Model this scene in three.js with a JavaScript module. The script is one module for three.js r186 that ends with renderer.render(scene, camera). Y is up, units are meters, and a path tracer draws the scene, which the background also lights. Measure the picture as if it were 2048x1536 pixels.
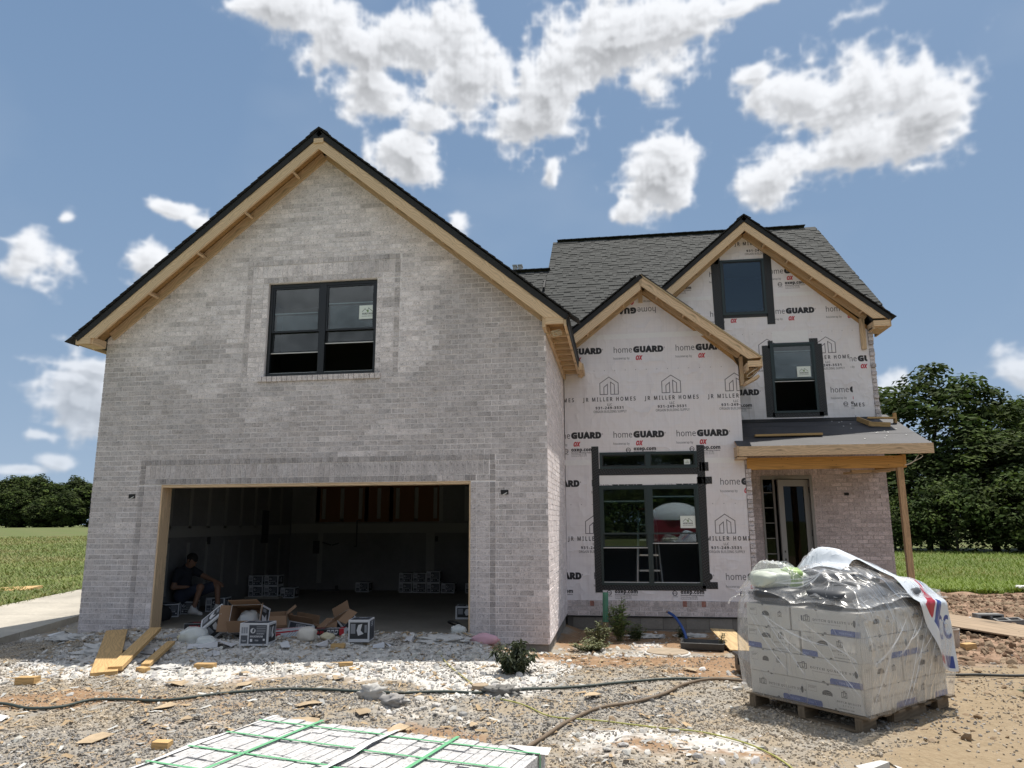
import * as THREE from 'three';
import { mergeGeometries, mergeVertices } from 'three/addons/utils/BufferGeometryUtils.js';

// ---------------------------------------------------------------- camera, sky, sun, exposure
const scene = new THREE.Scene();
const camera = new THREE.PerspectiveCamera(56.13, 1024 / 768, 0.1, 3000);
{
  const pitch = 0.1903, yaw = -0.1441, roll = -0.0049;
  const fw = new THREE.Vector3(Math.sin(yaw) * Math.cos(pitch), Math.sin(pitch), -Math.cos(yaw) * Math.cos(pitch));
  const rt = new THREE.Vector3(Math.cos(yaw), 0, Math.sin(yaw)), up = rt.clone().cross(fw);
  const r = rt.clone().multiplyScalar(Math.cos(roll)).addScaledVector(up, Math.sin(roll));
  const u = up.clone().multiplyScalar(Math.cos(roll)).addScaledVector(rt, -Math.sin(roll));
  camera.matrixAutoUpdate = true;
  camera.quaternion.setFromRotationMatrix(new THREE.Matrix4().makeBasis(r, u, fw.clone().negate()));
  camera.position.set(0.989, 1.731, 10.332);
  camera.updateMatrixWorld(true);
}
const EYE = camera.position;
const SUN = new THREE.Vector3(0.203, 1, -0.28).normalize();
const SUN_POWER = 4.8, EXPOSURE = 1.24, SKY_LEVEL = 0.86;

// ---- random numbers and noise
function rng(seed) { let s = seed >>> 0; return () => { s = (s + 0x6d2b79f5) | 0; let t = Math.imul(s ^ (s >>> 15), 1 | s); t = (t + Math.imul(t ^ (t >>> 7), 61 | t)) ^ t; return ((t ^ (t >>> 14)) >>> 0) / 4294967296; }; }
const hash = (x, y, z) => { let h = Math.imul(x | 0, 374761393) ^ Math.imul(y | 0, 668265263) ^ Math.imul(z | 0, 2147483647 ^ 0x1b873593); h = Math.imul(h ^ (h >>> 13), 1274126177); h ^= h >>> 16; return (h >>> 0) / 4294967296; };
function n2(x, y, s = 0) { const i = Math.floor(x), j = Math.floor(y), a = x - i, b = y - j, u = a * a * (3 - 2 * a), v = b * b * (3 - 2 * b); const p = hash(i, j, s), q = hash(i + 1, j, s), r = hash(i, j + 1, s), t = hash(i + 1, j + 1, s); return p + (q - p) * u + (r - p) * v + (p - q - r + t) * u * v; }
function n3(x, y, z, s = 0) { const k = Math.floor(z), c = z - k, w = c * c * (3 - 2 * c); return n2(x, y, s + k * 7919) * (1 - w) + n2(x, y, s + (k + 1) * 7919) * w; }
function fbm(x, y, o = 4, s = 0) { let v = 0, a = 0.5, t = 0; for (let i = 0; i < o; i++) { v += a * n2(x, y, s + i * 31); t += a; x = x * 2.03 + 17.1; y = y * 2.03 + 5.7; a *= 0.5; } return v / t; }
function fbm3(x, y, z, o = 4, s = 0, gain = 0.5) { let v = 0, a = 0.5, t = 0; for (let i = 0; i < o; i++) { v += a * n3(x, y, z, s + i * 31); t += a; x = x * 2.03 + 17.1; y = y * 2.03 + 5.7; z = z * 2.03 + 3.3; a *= gain; } return v / t; }
function pn2(x, y, P, s = 0) { const i = Math.floor(x), j = Math.floor(y), a = x - i, b = y - j, u = a * a * (3 - 2 * a), v = b * b * (3 - 2 * b), m = (k) => ((k % P) + P) % P; const p = hash(m(i), m(j), s), q = hash(m(i + 1), m(j), s), r = hash(m(i), m(j + 1), s), t = hash(m(i + 1), m(j + 1), s); return p + (q - p) * u + (r - p) * v + (p - q - r + t) * u * v; }
function pfbm(x, y, P, o = 4, s = 0, g = 0.5) { let v = 0, a = 0.5, t = 0; for (let i = 0; i < o; i++) { v += a * pn2(x, y, P, s + i * 31); t += a; x *= 2; y *= 2; P *= 2; a *= g; } return v / t; }
const ss = (a, b, x) => { const t = Math.min(1, Math.max(0, (x - a) / (b - a))); return t * t * (3 - 2 * t); };
const mix = (a, b, t) => a + (b - a) * t, clamp = (x, a = 0, b = 1) => Math.min(b, Math.max(a, x));
const mix3 = (a, b, t) => [mix(a[0], b[0], t), mix(a[1], b[1], t), mix(a[2], b[2], t)];

// ---- the sky: clear summer air with loose cumulus all round; the clouds in view stand where they stood
{
  const W = 3072, H = 1536, data = new Float32Array(W * H * 4);
  const seen = [[-0.491,0.641,0.053,0.024],[-0.388,0.617,0.08,0.049],[-0.276,0.632,0.1,0.056],[-0.199,0.589,0.077,0.051],[-0.122,0.541,0.072,0.039],[-0.045,0.61,0.076,0.063],[0.048,0.626,0.093,0.056],[0.109,0.647,0.073,0.036],[0.067,0.57,0.038,0.032],[-0.266,0.539,0.039,0.026],[-0.291,0.485,0.056,0.036],[-0.084,0.565,0.058,0.071],[-0.357,0.568,0.051,0.038],[0.26,0.527,0.061,0.036],[0.346,0.509,0.106,0.065],[0.417,0.463,0.057,0.04],[0.328,0.449,0.091,0.039],[0.239,0.441,0.069,0.035],[0.216,0.564,0.03,0.013],[0.075,0.462,0.072,0.046],[0.023,0.431,0.033,0.027],[-0.763,0.307,0.045,0.034],[-0.73,0.354,0.013,0.014],[-0.613,0.391,0.028,0.013],[-0.581,0.381,0.016,0.012],[-0.644,0.319,0.027,0.024],[-0.696,0.146,0.042,0.042],[-0.678,0.178,0.018,0.018],[-0.71,0.08,0.026,0.013],[-0.727,0.108,0.023,0.009],[-0.752,0.067,0.034,0.009],[0.352,0.167,0.028,0.025],[0.475,0.166,0.028,0.028],[-0.212,0.414,0.024,0.017],[-0.082,0.478,0.015,0.017],[-0.546,0.638,0.035,0.012],[0.203,0.649,0.047,0.012]];
  const all = seen.slice(), R = rng(77);
  for (let k = 0; k < 64; k++) {                                     // more of the same kind of cumulus all round, outside the frame
    const az = -Math.PI + R() * 2 * Math.PI, el = 0.12 + R() * 1.15, s = 0.05 + 0.1 * R();
    if (Math.abs(az + 0.144) < 0.86 && el < 0.86) continue;
    for (let j = 0; j < 6; j++) all.push([az + (R() - 0.5) * s * 3.4 / Math.cos(el), el + (R() - 0.5) * s * 1.5, s * (0.6 + 0.7 * R()), s * (0.35 + 0.5 * R())]);
  }
  const list = all.map(([az, el, a, b]) => ({ az, el, a: 1 / (a * 1.0), b: 1 / (b * 1.0), c: Math.cos(el) }));
  const bins = new Map();                                            // ellipses by 0.1 rad cell
  for (const e of list) {
    const ra = 1.9 / e.a / e.c, rb = 1.9 / e.b;
    for (let i = Math.floor((e.az - ra) / 0.1); i <= Math.floor((e.az + ra) / 0.1); i++) for (let j = Math.floor((e.el - rb) / 0.1); j <= Math.floor((e.el + rb) / 0.1); j++) {
      const key = ((i + 315) % 63 + 63) % 63 + j * 100;
      if (!bins.has(key)) bins.set(key, []);
      bins.get(key).push(e);
    }
  }
  const field = (az, el) => {
    const near = bins.get(((Math.floor(az / 0.1) + 315) % 63 + 63) % 63 + Math.floor(el / 0.1) * 100);
    if (!near) return -1;
    const w1 = fbm(az * 9.5, el * 12, 3, 5) - 0.5, w2 = fbm(az * 9.5, el * 12, 3, 91) - 0.5;
    let best = -1, sum = 0;
    for (const e of near) {
      let d = az - e.az; if (d > Math.PI) d -= 2 * Math.PI; if (d < -Math.PI) d += 2 * Math.PI;
      const x = (d * e.c + w1 * 0.05) * e.a, y = (el - e.el + w2 * 0.04) * e.b, f = 1 - Math.sqrt(x * x + y * y * (y < 0 ? 1.25 : 0.9)) - (e.a > 26 ? 0.16 : 0);
      if (f > best) best = f;
      if (f > 0) sum += f * 0.35;
    }
    return best + Math.min(0.4, sum);
  };
  const dens = (az, el) => {
    const f = field(az, el);
    if (f <= -0.75) return -1;
    const ax = az * 0.86, soft = fbm(ax * 16, el * 18, 4, 11) - 0.5;
    let bil = 0, amp = 0.5, q = 34; for (let o = 0; o < 5; o++) { bil += amp * Math.abs(n2(ax * q + o * 7.3, el * q * 1.15 + o * 3.1, 40 + o) * 2 - 1); amp *= 0.56; q *= 2.1; }
    return f + soft * 1.5 + (0.42 - bil) * 1.05;
  };
  for (let j = 0; j < H; j++) {
    const el = ((j + 0.5) / H - 0.5) * Math.PI;
    for (let i = 0; i < W; i++) {
      const ph = ((i + 0.5) / W - 0.5) * 2 * Math.PI, o = (j * W + i) * 4;  // ph = atan2(z, x)
      const x = Math.cos(ph) * Math.cos(el), y = Math.sin(el), z = Math.sin(ph) * Math.cos(el), az = Math.atan2(x, -z);
      const sd = x * SUN.x + y * SUN.y + z * SUN.z, t = clamp(el / 1.2), low = Math.exp(-Math.max(el, 0) * 6.0);
      let c = mix3([0.235, 0.355, 0.53], [0.105, 0.195, 0.37], Math.pow(t, 0.95));
      c = mix3(c, [0.40, 0.51, 0.64], low * 0.85);
      const glow = Math.exp((sd - 1) * 9) * 0.5 + Math.exp((sd - 1) * 60) * 1.5;
      c = [c[0] + glow * 0.6, c[1] + glow * 0.62, c[2] + glow * 0.62];
      if (el > 0.01) {
        const d = dens(az, el);
        const veil = clamp(fbm3(Math.cos(az) * 5, Math.sin(az) * 5, el * 9, 4, 301) - 0.5) * 0.35;
        c = mix3(c, [0.55, 0.62, 0.7], veil);
        if (d > -0.2) {
          const a = Math.pow(ss(-0.22, 0.5, d), 1.25);
          const dn = dens(az + 0.01, el + 0.022), dm = dens(az + 0.004, el + 0.008);
          const core = ss(0.35, 1.35, d) * 0.42 + ss(0.3, 1.2, dn) * 0.28, edge = clamp((d - dm) * 0.55, -0.14, 0.14);
          const b = clamp(0.87 - 0.44 * core + edge, 0.42, 0.95);
          c = mix3(c, [b * 0.975, b * 0.99, b * 1.02], a * 0.95 * mix(0.6, 1, ss(0.05, 0.36, el)));
        }
      }
      data[o] = c[0] * SKY_LEVEL; data[o + 1] = c[1] * SKY_LEVEL; data[o + 2] = c[2] * SKY_LEVEL; data[o + 3] = 1;
    }
  }
  const sky = new THREE.DataTexture(data, W, H, THREE.RGBAFormat, THREE.FloatType);
  sky.mapping = THREE.EquirectangularReflectionMapping; sky.magFilter = THREE.LinearFilter; sky.minFilter = THREE.LinearFilter; sky.needsUpdate = true;
  scene.background = sky; scene.environment = sky;
}
const sun = new THREE.DirectionalLight(new THREE.Color(1.0, 0.945, 0.86), SUN_POWER);
sun.name = 'sun'; sun.position.copy(SUN).multiplyScalar(60); sun.target.position.set(0, 0, 0);
sun.castShadow = true; sun.shadow.radius = 1.2; sun.shadow.mapSize.set(4096, 4096);
Object.assign(sun.shadow.camera, { left: -30, right: 30, top: 30, bottom: -30, near: 1, far: 160 });
scene.add(sun, sun.target);
const renderer = new THREE.WebGLRenderer({ antialias: true });
renderer.setSize(1024, 768); renderer.shadowMap.enabled = true;
renderer.toneMapping = THREE.LinearToneMapping; renderer.toneMappingExposure = EXPOSURE;

// ---------------------------------------------------------------- helpers
const names = new Map();
function numbered(n) { const k = names.get(n) || 0; names.set(n, k + 1); return k ? n + '_' + String(k).padStart(3, '0') : n; }
function tag(o, label, category, group, kind) { if (label) o.userData.label = label; if (category) o.userData.category = category; if (group) o.userData.group = group; if (kind) o.userData.kind = kind; return o; }
function thing(name, label, category, pos = [0, 0, 0], turn = 0, group) { const o = new THREE.Group(); o.name = numbered(name); o.position.set(...pos); o.rotation.y = turn; scene.add(o); return tag(o, label, category, group); }
function put(name, geometry, material, parent = scene) { const m = new THREE.Mesh(geometry, material); m.name = parent === scene ? numbered(name) : name; m.castShadow = m.receiveShadow = true; parent.add(m); return m; }
function sub(name, parent) { const o = new THREE.Group(); o.name = name; parent.add(o); return o; }

const V = (x, y, z) => new THREE.Vector3(x, y, z);
// collects faces; build() makes one named mesh of them. uv in metres.
class MB {
  constructor(seed = 1) { this.p = []; this.u = []; this.c = []; this.r = rng(seed); this.tint = [1, 1, 1]; }
  col(r, g, b) { this.tint = g === undefined ? (Array.isArray(r) ? r : [r, r, r]) : [r, g, b]; return this; }
  tri(a, b, c, ua, ub, uc) { for (const q of [a, b, c]) this.p.push(q.x, q.y, q.z); this.u.push(...ua, ...ub, ...uc); for (let i = 0; i < 3; i++) this.c.push(...this.tint); }
  quad(a, b, c, d, su, sv, ou = 0, ov = 0) {
    su ??= a.distanceTo(b); sv ??= a.distanceTo(d);
    this.tri(a, b, c, [ou, ov], [ou + su, ov], [ou + su, ov + sv]); this.tri(a, c, d, [ou, ov], [ou + su, ov + sv], [ou, ov + sv]);
    return this;
  }
  // a box by matrix; skip: string of faces to leave out among 'x+ x- y+ y- z+ z-'
  boxM(m, w, h, d, skip = '') {
    const P = (x, y, z) => V(x * w / 2, y * h / 2, z * d / 2).applyMatrix4(m), ou = this.r() * 3, ov = this.r() * 3;
    const f = (k, a, b, c, e, s, t) => { if (skip.includes(k)) return; if (s >= t) this.quad(a, b, c, e, s, t, ou, ov); else this.quad(b, c, e, a, t, s, ou, ov); };
    f('z+', P(-1, -1, 1), P(1, -1, 1), P(1, 1, 1), P(-1, 1, 1), w, h); f('z-', P(1, -1, -1), P(-1, -1, -1), P(-1, 1, -1), P(1, 1, -1), w, h);
    f('x+', P(1, -1, 1), P(1, -1, -1), P(1, 1, -1), P(1, 1, 1), d, h); f('x-', P(-1, -1, -1), P(-1, -1, 1), P(-1, 1, 1), P(-1, 1, -1), d, h);
    f('y+', P(-1, 1, 1), P(1, 1, 1), P(1, 1, -1), P(-1, 1, -1), w, d); f('y-', P(-1, -1, -1), P(1, -1, -1), P(1, -1, 1), P(-1, -1, 1), w, d);
    return this;
  }
  box(x, y, z, w, h, d, rx = 0, ry = 0, rz = 0, skip = '') { return this.boxM(new THREE.Matrix4().makeRotationFromEuler(new THREE.Euler(rx, ry, rz, 'YXZ')).setPosition(x, y, z), w, h, d, skip); }
  span(x0, x1, y0, y1, z0, z1, skip = '') { return this.box((x0 + x1) / 2, (y0 + y1) / 2, (z0 + z1) / 2, x1 - x0, y1 - y0, z1 - z0, 0, 0, 0, skip); }
  // a bar from p to q: w across, h along `up`
  bar(p, q, w, h, up = V(0, 1, 0)) {
    const x = q.clone().sub(p), l = x.length(); x.normalize();
    const z = x.clone().cross(up).normalize(), y = z.clone().cross(x);
    return this.boxM(new THREE.Matrix4().makeBasis(x, y, z).setPosition(p.clone().add(q).multiplyScalar(0.5)), l, h, w);
  }
  geometry() {
    const g = new THREE.BufferGeometry();
    g.setAttribute('position', new THREE.Float32BufferAttribute(this.p, 3)); g.setAttribute('uv', new THREE.Float32BufferAttribute(this.u, 2)); g.setAttribute('color', new THREE.Float32BufferAttribute(this.c, 3));
    g.computeVertexNormals();
    return g;
  }
  build(name, material, parent) { return put(name, this.geometry(), material, parent); }
}
function tubeGeo(pts, r, seg = 8, n = 6, closed = false) { return new THREE.TubeGeometry(new THREE.CatmullRomCurve3(pts, closed, 'centripetal'), seg, r, n, closed); }

// ---- textures
function dataTex(w, h, fn, srgb = false) {
  const d = new Uint8Array(w * h * 4);
  for (let j = 0; j < h; j++) for (let i = 0; i < w; i++) { const c = fn(i / w, j / h, i, j), o = (j * w + i) * 4; if (Array.isArray(c)) { d[o] = clamp(c[0]) * 255; d[o + 1] = clamp(c[1]) * 255; d[o + 2] = clamp(c[2]) * 255; } else d[o] = d[o + 1] = d[o + 2] = clamp(c) * 255; d[o + 3] = 255; }
  const t = new THREE.DataTexture(d, w, h); t.wrapS = t.wrapT = THREE.RepeatWrapping; t.magFilter = t.minFilter = THREE.LinearFilter; t.needsUpdate = true;
  if (srgb) t.colorSpace = THREE.SRGBColorSpace;
  return t;
}
function canvasTex(w, h, draw) { const c = document.createElement('canvas'); c.width = w; c.height = h; const g = c.getContext('2d'); draw(g, w, h); const t = new THREE.CanvasTexture(c); t.colorSpace = THREE.SRGBColorSpace; t.magFilter = t.minFilter = THREE.LinearFilter; return t; }
const rep = (t, x, y) => { const c = t.clone(); c.repeat.set(x, y ?? x); c.needsUpdate = true; return c; };
const T = {
  wood: dataTex(512, 512, (u, v) => {                                // grain along u, one metre by half a metre
    const w = pfbm(u * 3, v * 4, 4, 3, 3), g = 0.5 + 0.5 * Math.sin((v * 26 + w * 9) * 6.283 / 2), f = pfbm(u * 4, v * 128, 4 * 32, 2, 9);
    let k = 0.66 + 0.22 * g + 0.14 * f;
    const kx = Math.hypot((u - 0.31) * 14, (v - 0.42) * 26), k2 = Math.hypot((u - 0.77) * 18, (v - 0.83) * 30);
    k -= 0.5 * Math.exp(-kx * kx) + 0.3 * Math.exp(-k2 * k2);
    for (let q = 0; q < 9; q++) { const nx = hash(q, 1, 77), ny = hash(q, 2, 77); if (Math.hypot((u - nx) * 1.0, (v - ny) * 0.5) < 0.0055) k *= 0.35; }
    return [k, k * 0.97 + 0.01, k * 0.92];
  }),
  mottle: dataTex(512, 512, (u, v) => { const a = pfbm(u * 9, v * 9, 9, 4, 21), b = pfbm(u * 40, v * 40, 40, 3, 57), c = pfbm(u * 22, v * 70, 1e6, 2, 5); let k = 0.70 + 0.34 * (a - 0.5) + 0.30 * (b - 0.5) + 0.12 * (c - .5) + 0.1; if (b > 0.70) k += 0.18; if (b < 0.27) k -= 0.25; return k; }),
  rough: dataTex(256, 256, (u, v) => 0.5 + 0.9 * (pfbm(u * 16, v * 16, 16, 4, 71, 0.65) - 0.5)),
  concrete: dataTex(512, 512, (u, v) => { const a = pfbm(u * 5, v * 5, 5, 5, 31), b = pfbm(u * 60, v * 60, 60, 2, 37); return 0.78 + 0.36 * (a - 0.5) + 0.16 * (b - 0.5); }),
  weave: dataTex(128, 128, (u, v) => { const a = (u + v * 0.55) * 4, r = Math.floor(a), b = (v - u * 0.15) * 6 + (r % 2) * 0.5, fx = Math.abs(a - r - 0.5), fy = Math.abs(b - Math.floor(b) - 0.5); return 1 - ss(0.25, 0.45, Math.max(fx * 1.05, fy)); }),
  weaveTone: null,
  granule: dataTex(256, 256, (u, v) => 0.62 + 0.6 * (pfbm(u * 48, v * 48, 48, 3, 81, 0.7) - 0.5) + 0.25),
  wrinkle: dataTex(512, 512, (u, v) => { const a = pfbm(u * 3, v * 3, 3, 4, 91), b = Math.abs(pfbm(u * 5 + a, v * 5, 5, 3, 95) - 0.5) * 2, c = Math.abs(pfbm(u * 11, v * 4 + a, 1e6, 2, 97) - 0.5) * 2; return 0.5 * a + 0.35 * (1 - Math.pow(b, 0.6)) + 0.15 * (1 - Math.sqrt(c)); }),
};
T.weaveTone = dataTex(128, 128, (u, v) => { const p = (u + v * 0.55) * 4, r = Math.floor(p), b = (v - u * 0.15) * 6 + (r % 2) * 0.5, fx = Math.abs(p - r - 0.5), fy = Math.abs(b - Math.floor(b) - 0.5); return 0.12 + 0.88 * (1 - ss(0.28, 0.42, Math.max(fx * 1.05, fy))) * ss(0.0, 0.3, b - Math.floor(b)); });
const std = (c, o = {}) => new THREE.MeshStandardMaterial({ color: new THREE.Color().setRGB(...(Array.isArray(c) ? c : [c, c, c])), roughness: 0.85, ...o });
const phys = (c, o = {}) => new THREE.MeshPhysicalMaterial({ color: new THREE.Color().setRGB(...(Array.isArray(c) ? c : [c, c, c])), roughness: 0.5, ...o });
const M = {
  pine: std([0.82, 0.61, 0.41], { map: rep(T.wood, 1, 2), vertexColors: true, roughness: 0.8 }),
  brick: std([1.49, 1.375, 1.375], { map: rep(T.mottle, 1.7), vertexColors: true, roughness: 0.95, bumpMap: rep(T.rough, 6), bumpScale: 0.002 }),
  mortar: std([1.02, 0.965, 0.96], { map: rep(T.concrete, 0.7), roughness: 0.95 }),
  block: std([0.30, 0.285, 0.26], { map: rep(T.concrete, 0.8), vertexColors: true, roughness: 0.95, bumpMap: rep(T.rough, 8), bumpScale: 0.003 }),
  concrete: std([0.36, 0.34, 0.31], { map: rep(T.concrete, 0.5), roughness: 0.9, bumpMap: rep(T.rough, 3), bumpScale: 0.002 }),
  osb: std([0.55, 0.33, 0.14], { map: rep(T.mottle, 3), roughness: 0.9 }),
  tarBlack: std([0.012, 0.012, 0.013], { roughness: 0.75 }),
  shingle: std([1, 1, 1], { map: rep(T.granule, 2.5), vertexColors: true, roughness: 0.93 }),
  felt: std([0.062, 0.062, 0.07], { map: rep(T.concrete, 0.8), roughness: 0.7, bumpMap: rep(T.wrinkle, 0.7), bumpScale: 0.006 }),
  frame: std([0.012, 0.014, 0.016], { roughness: 0.38 }),
  frameGreen: std([0.018, 0.034, 0.037], { roughness: 0.4 }),
  glass: phys([0.72, 0.8, 0.82], { roughness: 0.0, transmission: 1, thickness: 0, ior: 1.62 }),
  tape: std([0.042, 0.045, 0.05], { roughness: 0.5, map: rep(T.weaveTone, 5), bumpMap: rep(T.weave, 5), bumpScale: 0.003 }),
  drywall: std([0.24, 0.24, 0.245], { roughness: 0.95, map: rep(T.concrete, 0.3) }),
  dark: std([0.05, 0.05, 0.055], { roughness: 0.95 }),
  doorPaint: std([0.27, 0.265, 0.25], { roughness: 0.6 }),
  whiteBar: std([0.62, 0.62, 0.6], { roughness: 0.5 }),
  metal: std([0.55, 0.56, 0.57], { metalness: 0.9, roughness: 0.4 }),
  wire: std([0.62, 0.55, 0.42], { roughness: 0.6 }),
};

// ---------------------------------------------------------------- the house
const house = thing('house', 'unfinished two-storey house with whitewashed brick garage wing, wrapped gables and open garage', 'house');
const COURSE = 0.0794;
function wallShape(outline, holes, z0, z1) {
  const s = new THREE.Shape(outline.map(([x, y]) => new THREE.Vector2(x, y)));
  for (const [a, b, c, d] of holes) s.holes.push(new THREE.Path([[a, c], [a, d], [b, d], [b, c]].map(([x, y]) => new THREE.Vector2(x, y))));
  const g = z1 === z0 ? new THREE.ShapeGeometry(s) : new THREE.ExtrudeGeometry(s, { depth: z1 - z0, bevelEnabled: false });
  g.translate(0, 0, z0);
  return g;
}
// -- garage wing, front wall
const GAR = [-6.0, -1.124, 0.0, 2.33], WIN = [-4.427, -2.627, 3.987, 5.5];
const rakeTop = (x) => 7.90 - 0.828 * Math.abs(x + 3.55);
const frontWall = put('brick_wall', wallShape([[-7.165, 0.09], [-0.005, 0.09], [-0.005, rakeTop(0) - 0.2], [-3.55, 7.68], [-7.165, rakeTop(-7.165) - 0.2]], [GAR.map((v, i) => i === 2 ? 0.091 : v), WIN], -0.1, -0.0035), M.mortar, house);
const brickR = rng(5);
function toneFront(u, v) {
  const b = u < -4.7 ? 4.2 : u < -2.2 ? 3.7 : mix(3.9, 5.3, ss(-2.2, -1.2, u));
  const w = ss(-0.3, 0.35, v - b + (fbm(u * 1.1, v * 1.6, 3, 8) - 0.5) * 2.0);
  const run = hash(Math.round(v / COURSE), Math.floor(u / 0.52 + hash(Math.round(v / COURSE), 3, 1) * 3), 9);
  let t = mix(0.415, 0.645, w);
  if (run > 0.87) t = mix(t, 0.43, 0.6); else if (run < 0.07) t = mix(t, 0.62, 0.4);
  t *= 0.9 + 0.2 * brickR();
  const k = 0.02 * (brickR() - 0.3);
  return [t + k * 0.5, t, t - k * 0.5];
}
const bricks = { front: [], side: [], porch: [], base: [] };
// courses of stretchers between bounds(v0, v1) -> [[u0, u1], ...]
function layCourses(list, v0, v1, bounds, tone, start = 0) {
  for (let r = 0, v = v0; v + 0.05 < v1; r++, v += COURSE) {
    const off = ((r + start) % 2) * 0.1017 + 0.006 * (brickR() - 0.5);
    for (const [a, b] of bounds(v, v + COURSE)) {
      if (b - a < 0.03) continue;
      for (let k = Math.floor((a - off) / 0.2034) - 1; ; k++) {
        let p = k * 0.2034 + off, q = p + 0.1934;
        if (p > b) break;
        p = Math.max(p, a); q = Math.min(q, b);
        if (q - p < 0.022) continue;
        list.push([p, q, v + 0.002 * brickR(), v + COURSE - 0.0095, tone((p + q) / 2, v), (brickR() - 0.4) * 0.004]);
      }
    }
  }
}
const inHoles = (a, b, holes, v0, v1) => { let out = [[a, b]]; for (const [p, q, r, s] of holes) { if (v1 <= r + 0.02 || v0 >= s - 0.02) continue; out = out.flatMap(([x, y]) => [[x, Math.min(y, p)], [Math.max(x, q), y]].filter(([m, n]) => n - m > 0.02)); } return out; };
{
  const holesF = [[GAR[0] - 0.375, GAR[1] + 0.375, 0, 2.735], [WIN[0] - 0.375, WIN[1] + 0.375, WIN[2] - 0.01, 5.89], [WIN[0] - 0.1, WIN[1] + 0.04, 3.895, 3.99]];
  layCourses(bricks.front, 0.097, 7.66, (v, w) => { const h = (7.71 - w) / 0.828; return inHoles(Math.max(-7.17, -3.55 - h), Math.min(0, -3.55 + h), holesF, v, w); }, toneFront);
  const B = (a, b, c, d, t, o = 0.002) => bricks.front.push([a, b, c, d, t, o]);
  const dk = (u, v) => { const f = 0.66 + 0.22 * brickR(); return toneFront(u, v).map((x) => x * f); };
  for (const [x0, x1, yb, yt] of [[GAR[0], GAR[1], 0.097, 2.335], [WIN[0], WIN[1], WIN[2], 5.505]]) {
    for (let y = yb; y + 0.05 < yt; y += COURSE) for (const s of [-1, 1]) {    // stack-bonded frame beside the opening
      const e = s < 0 ? x0 : x1, U = (a, b) => s < 0 ? [e - b, e - a] : [e + a, e + b], top = Math.min(y + COURSE - 0.0095, yt - 0.006);
      B(...U(0.003, 0.082), y, top, toneFront(e, y)); B(...U(0.092, 0.275), y, top, toneFront(e, y)); B(...U(0.285, 0.365), y, top, dk(e, y), 0.004);
    }
    const row = (a, b, c, d, pitch, tn, o) => { const n = Math.round((b - a) / pitch), w = (b - a) / n; for (let k = 0; k < n; k++) B(a + k * w, a + (k + 1) * w - 0.0095, c, d, tn(a + k * w, c), o + 0.003 * brickR()); };
    row(x0 - 0.082, x1 + 0.082, yt + 0.003, yt + 0.085, 0.083, dk, 0.003);
    row(x0 - 0.275, x1 + 0.275, yt + 0.095, yt + 0.288, 0.083, toneFront, 0.001);
    row(x0 - 0.365, x1 + 0.365, yt + 0.298, yt + 0.376, 0.083, dk, 0.004);
    for (const s of [-1, 1]) for (let y = yt + 0.003; y < yt + 0.29; y += COURSE) { const e = s < 0 ? x0 - 0.365 : x1 + 0.285; B(e, e + 0.08, y, Math.min(y + COURSE - 0.0095, yt + 0.29), dk(e, y), 0.004); }
    for (const s of [-1, 1]) { const e = s < 0 ? x0 - 0.275 : x1 + 0.092; B(e, e + 0.183, yt + 0.003, yt + 0.085, toneFront(e, yt)); }
  }
  for (let x = WIN[0] - 0.09; x < WIN[1] + 0.03; x += 0.083) B(x, x + 0.074, 3.9, 3.98, [0.55, 0.54, 0.53], 0.032);
}
const brickFor = (mb, plane, at, [p, q, v, w, t, o]) => { mb.col(t); if (plane === 'z') mb.span(p, q, v, w, at - 0.03, at + o, 'z-'); else mb.span(at - 0.03, at + o, v, w, p, q, 'x-'); };
{
  // the bricks nearest the camera are laid one by one, the rest in one piece
  const far = ([p, q, v, w]) => Math.hypot((p + q) / 2 - EYE.x, (v + w) / 2 - EYE.y, EYE.z) / Math.sqrt((q - p) * (w - v));
  const order = bricks.front.slice().sort((a, b) => far(a) - far(b)), near = order.slice(0, 296), rest = order.slice(296), cache = new Map();
  const tones = [0.36, 0.40, 0.435, 0.465, 0.50, 0.54, 0.6, 0.67].map((k) => { const m = M.brick.clone(); m.vertexColors = false; m.color.setRGB(k * 1.49, k * 1.375, k * 1.375); return [k, m]; });
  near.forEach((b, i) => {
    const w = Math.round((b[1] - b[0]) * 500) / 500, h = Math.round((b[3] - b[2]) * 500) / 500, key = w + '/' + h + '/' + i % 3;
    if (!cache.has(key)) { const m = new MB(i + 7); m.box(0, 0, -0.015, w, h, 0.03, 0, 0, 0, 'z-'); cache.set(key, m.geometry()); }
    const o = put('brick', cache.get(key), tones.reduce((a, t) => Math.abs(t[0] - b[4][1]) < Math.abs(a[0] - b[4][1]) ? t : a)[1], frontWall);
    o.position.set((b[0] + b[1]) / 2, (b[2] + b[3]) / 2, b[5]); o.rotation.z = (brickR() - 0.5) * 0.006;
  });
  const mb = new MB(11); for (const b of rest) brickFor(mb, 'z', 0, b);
  tag(mb.build('brick', M.brick, frontWall), null, null, null, 'stuff');
}
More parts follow.
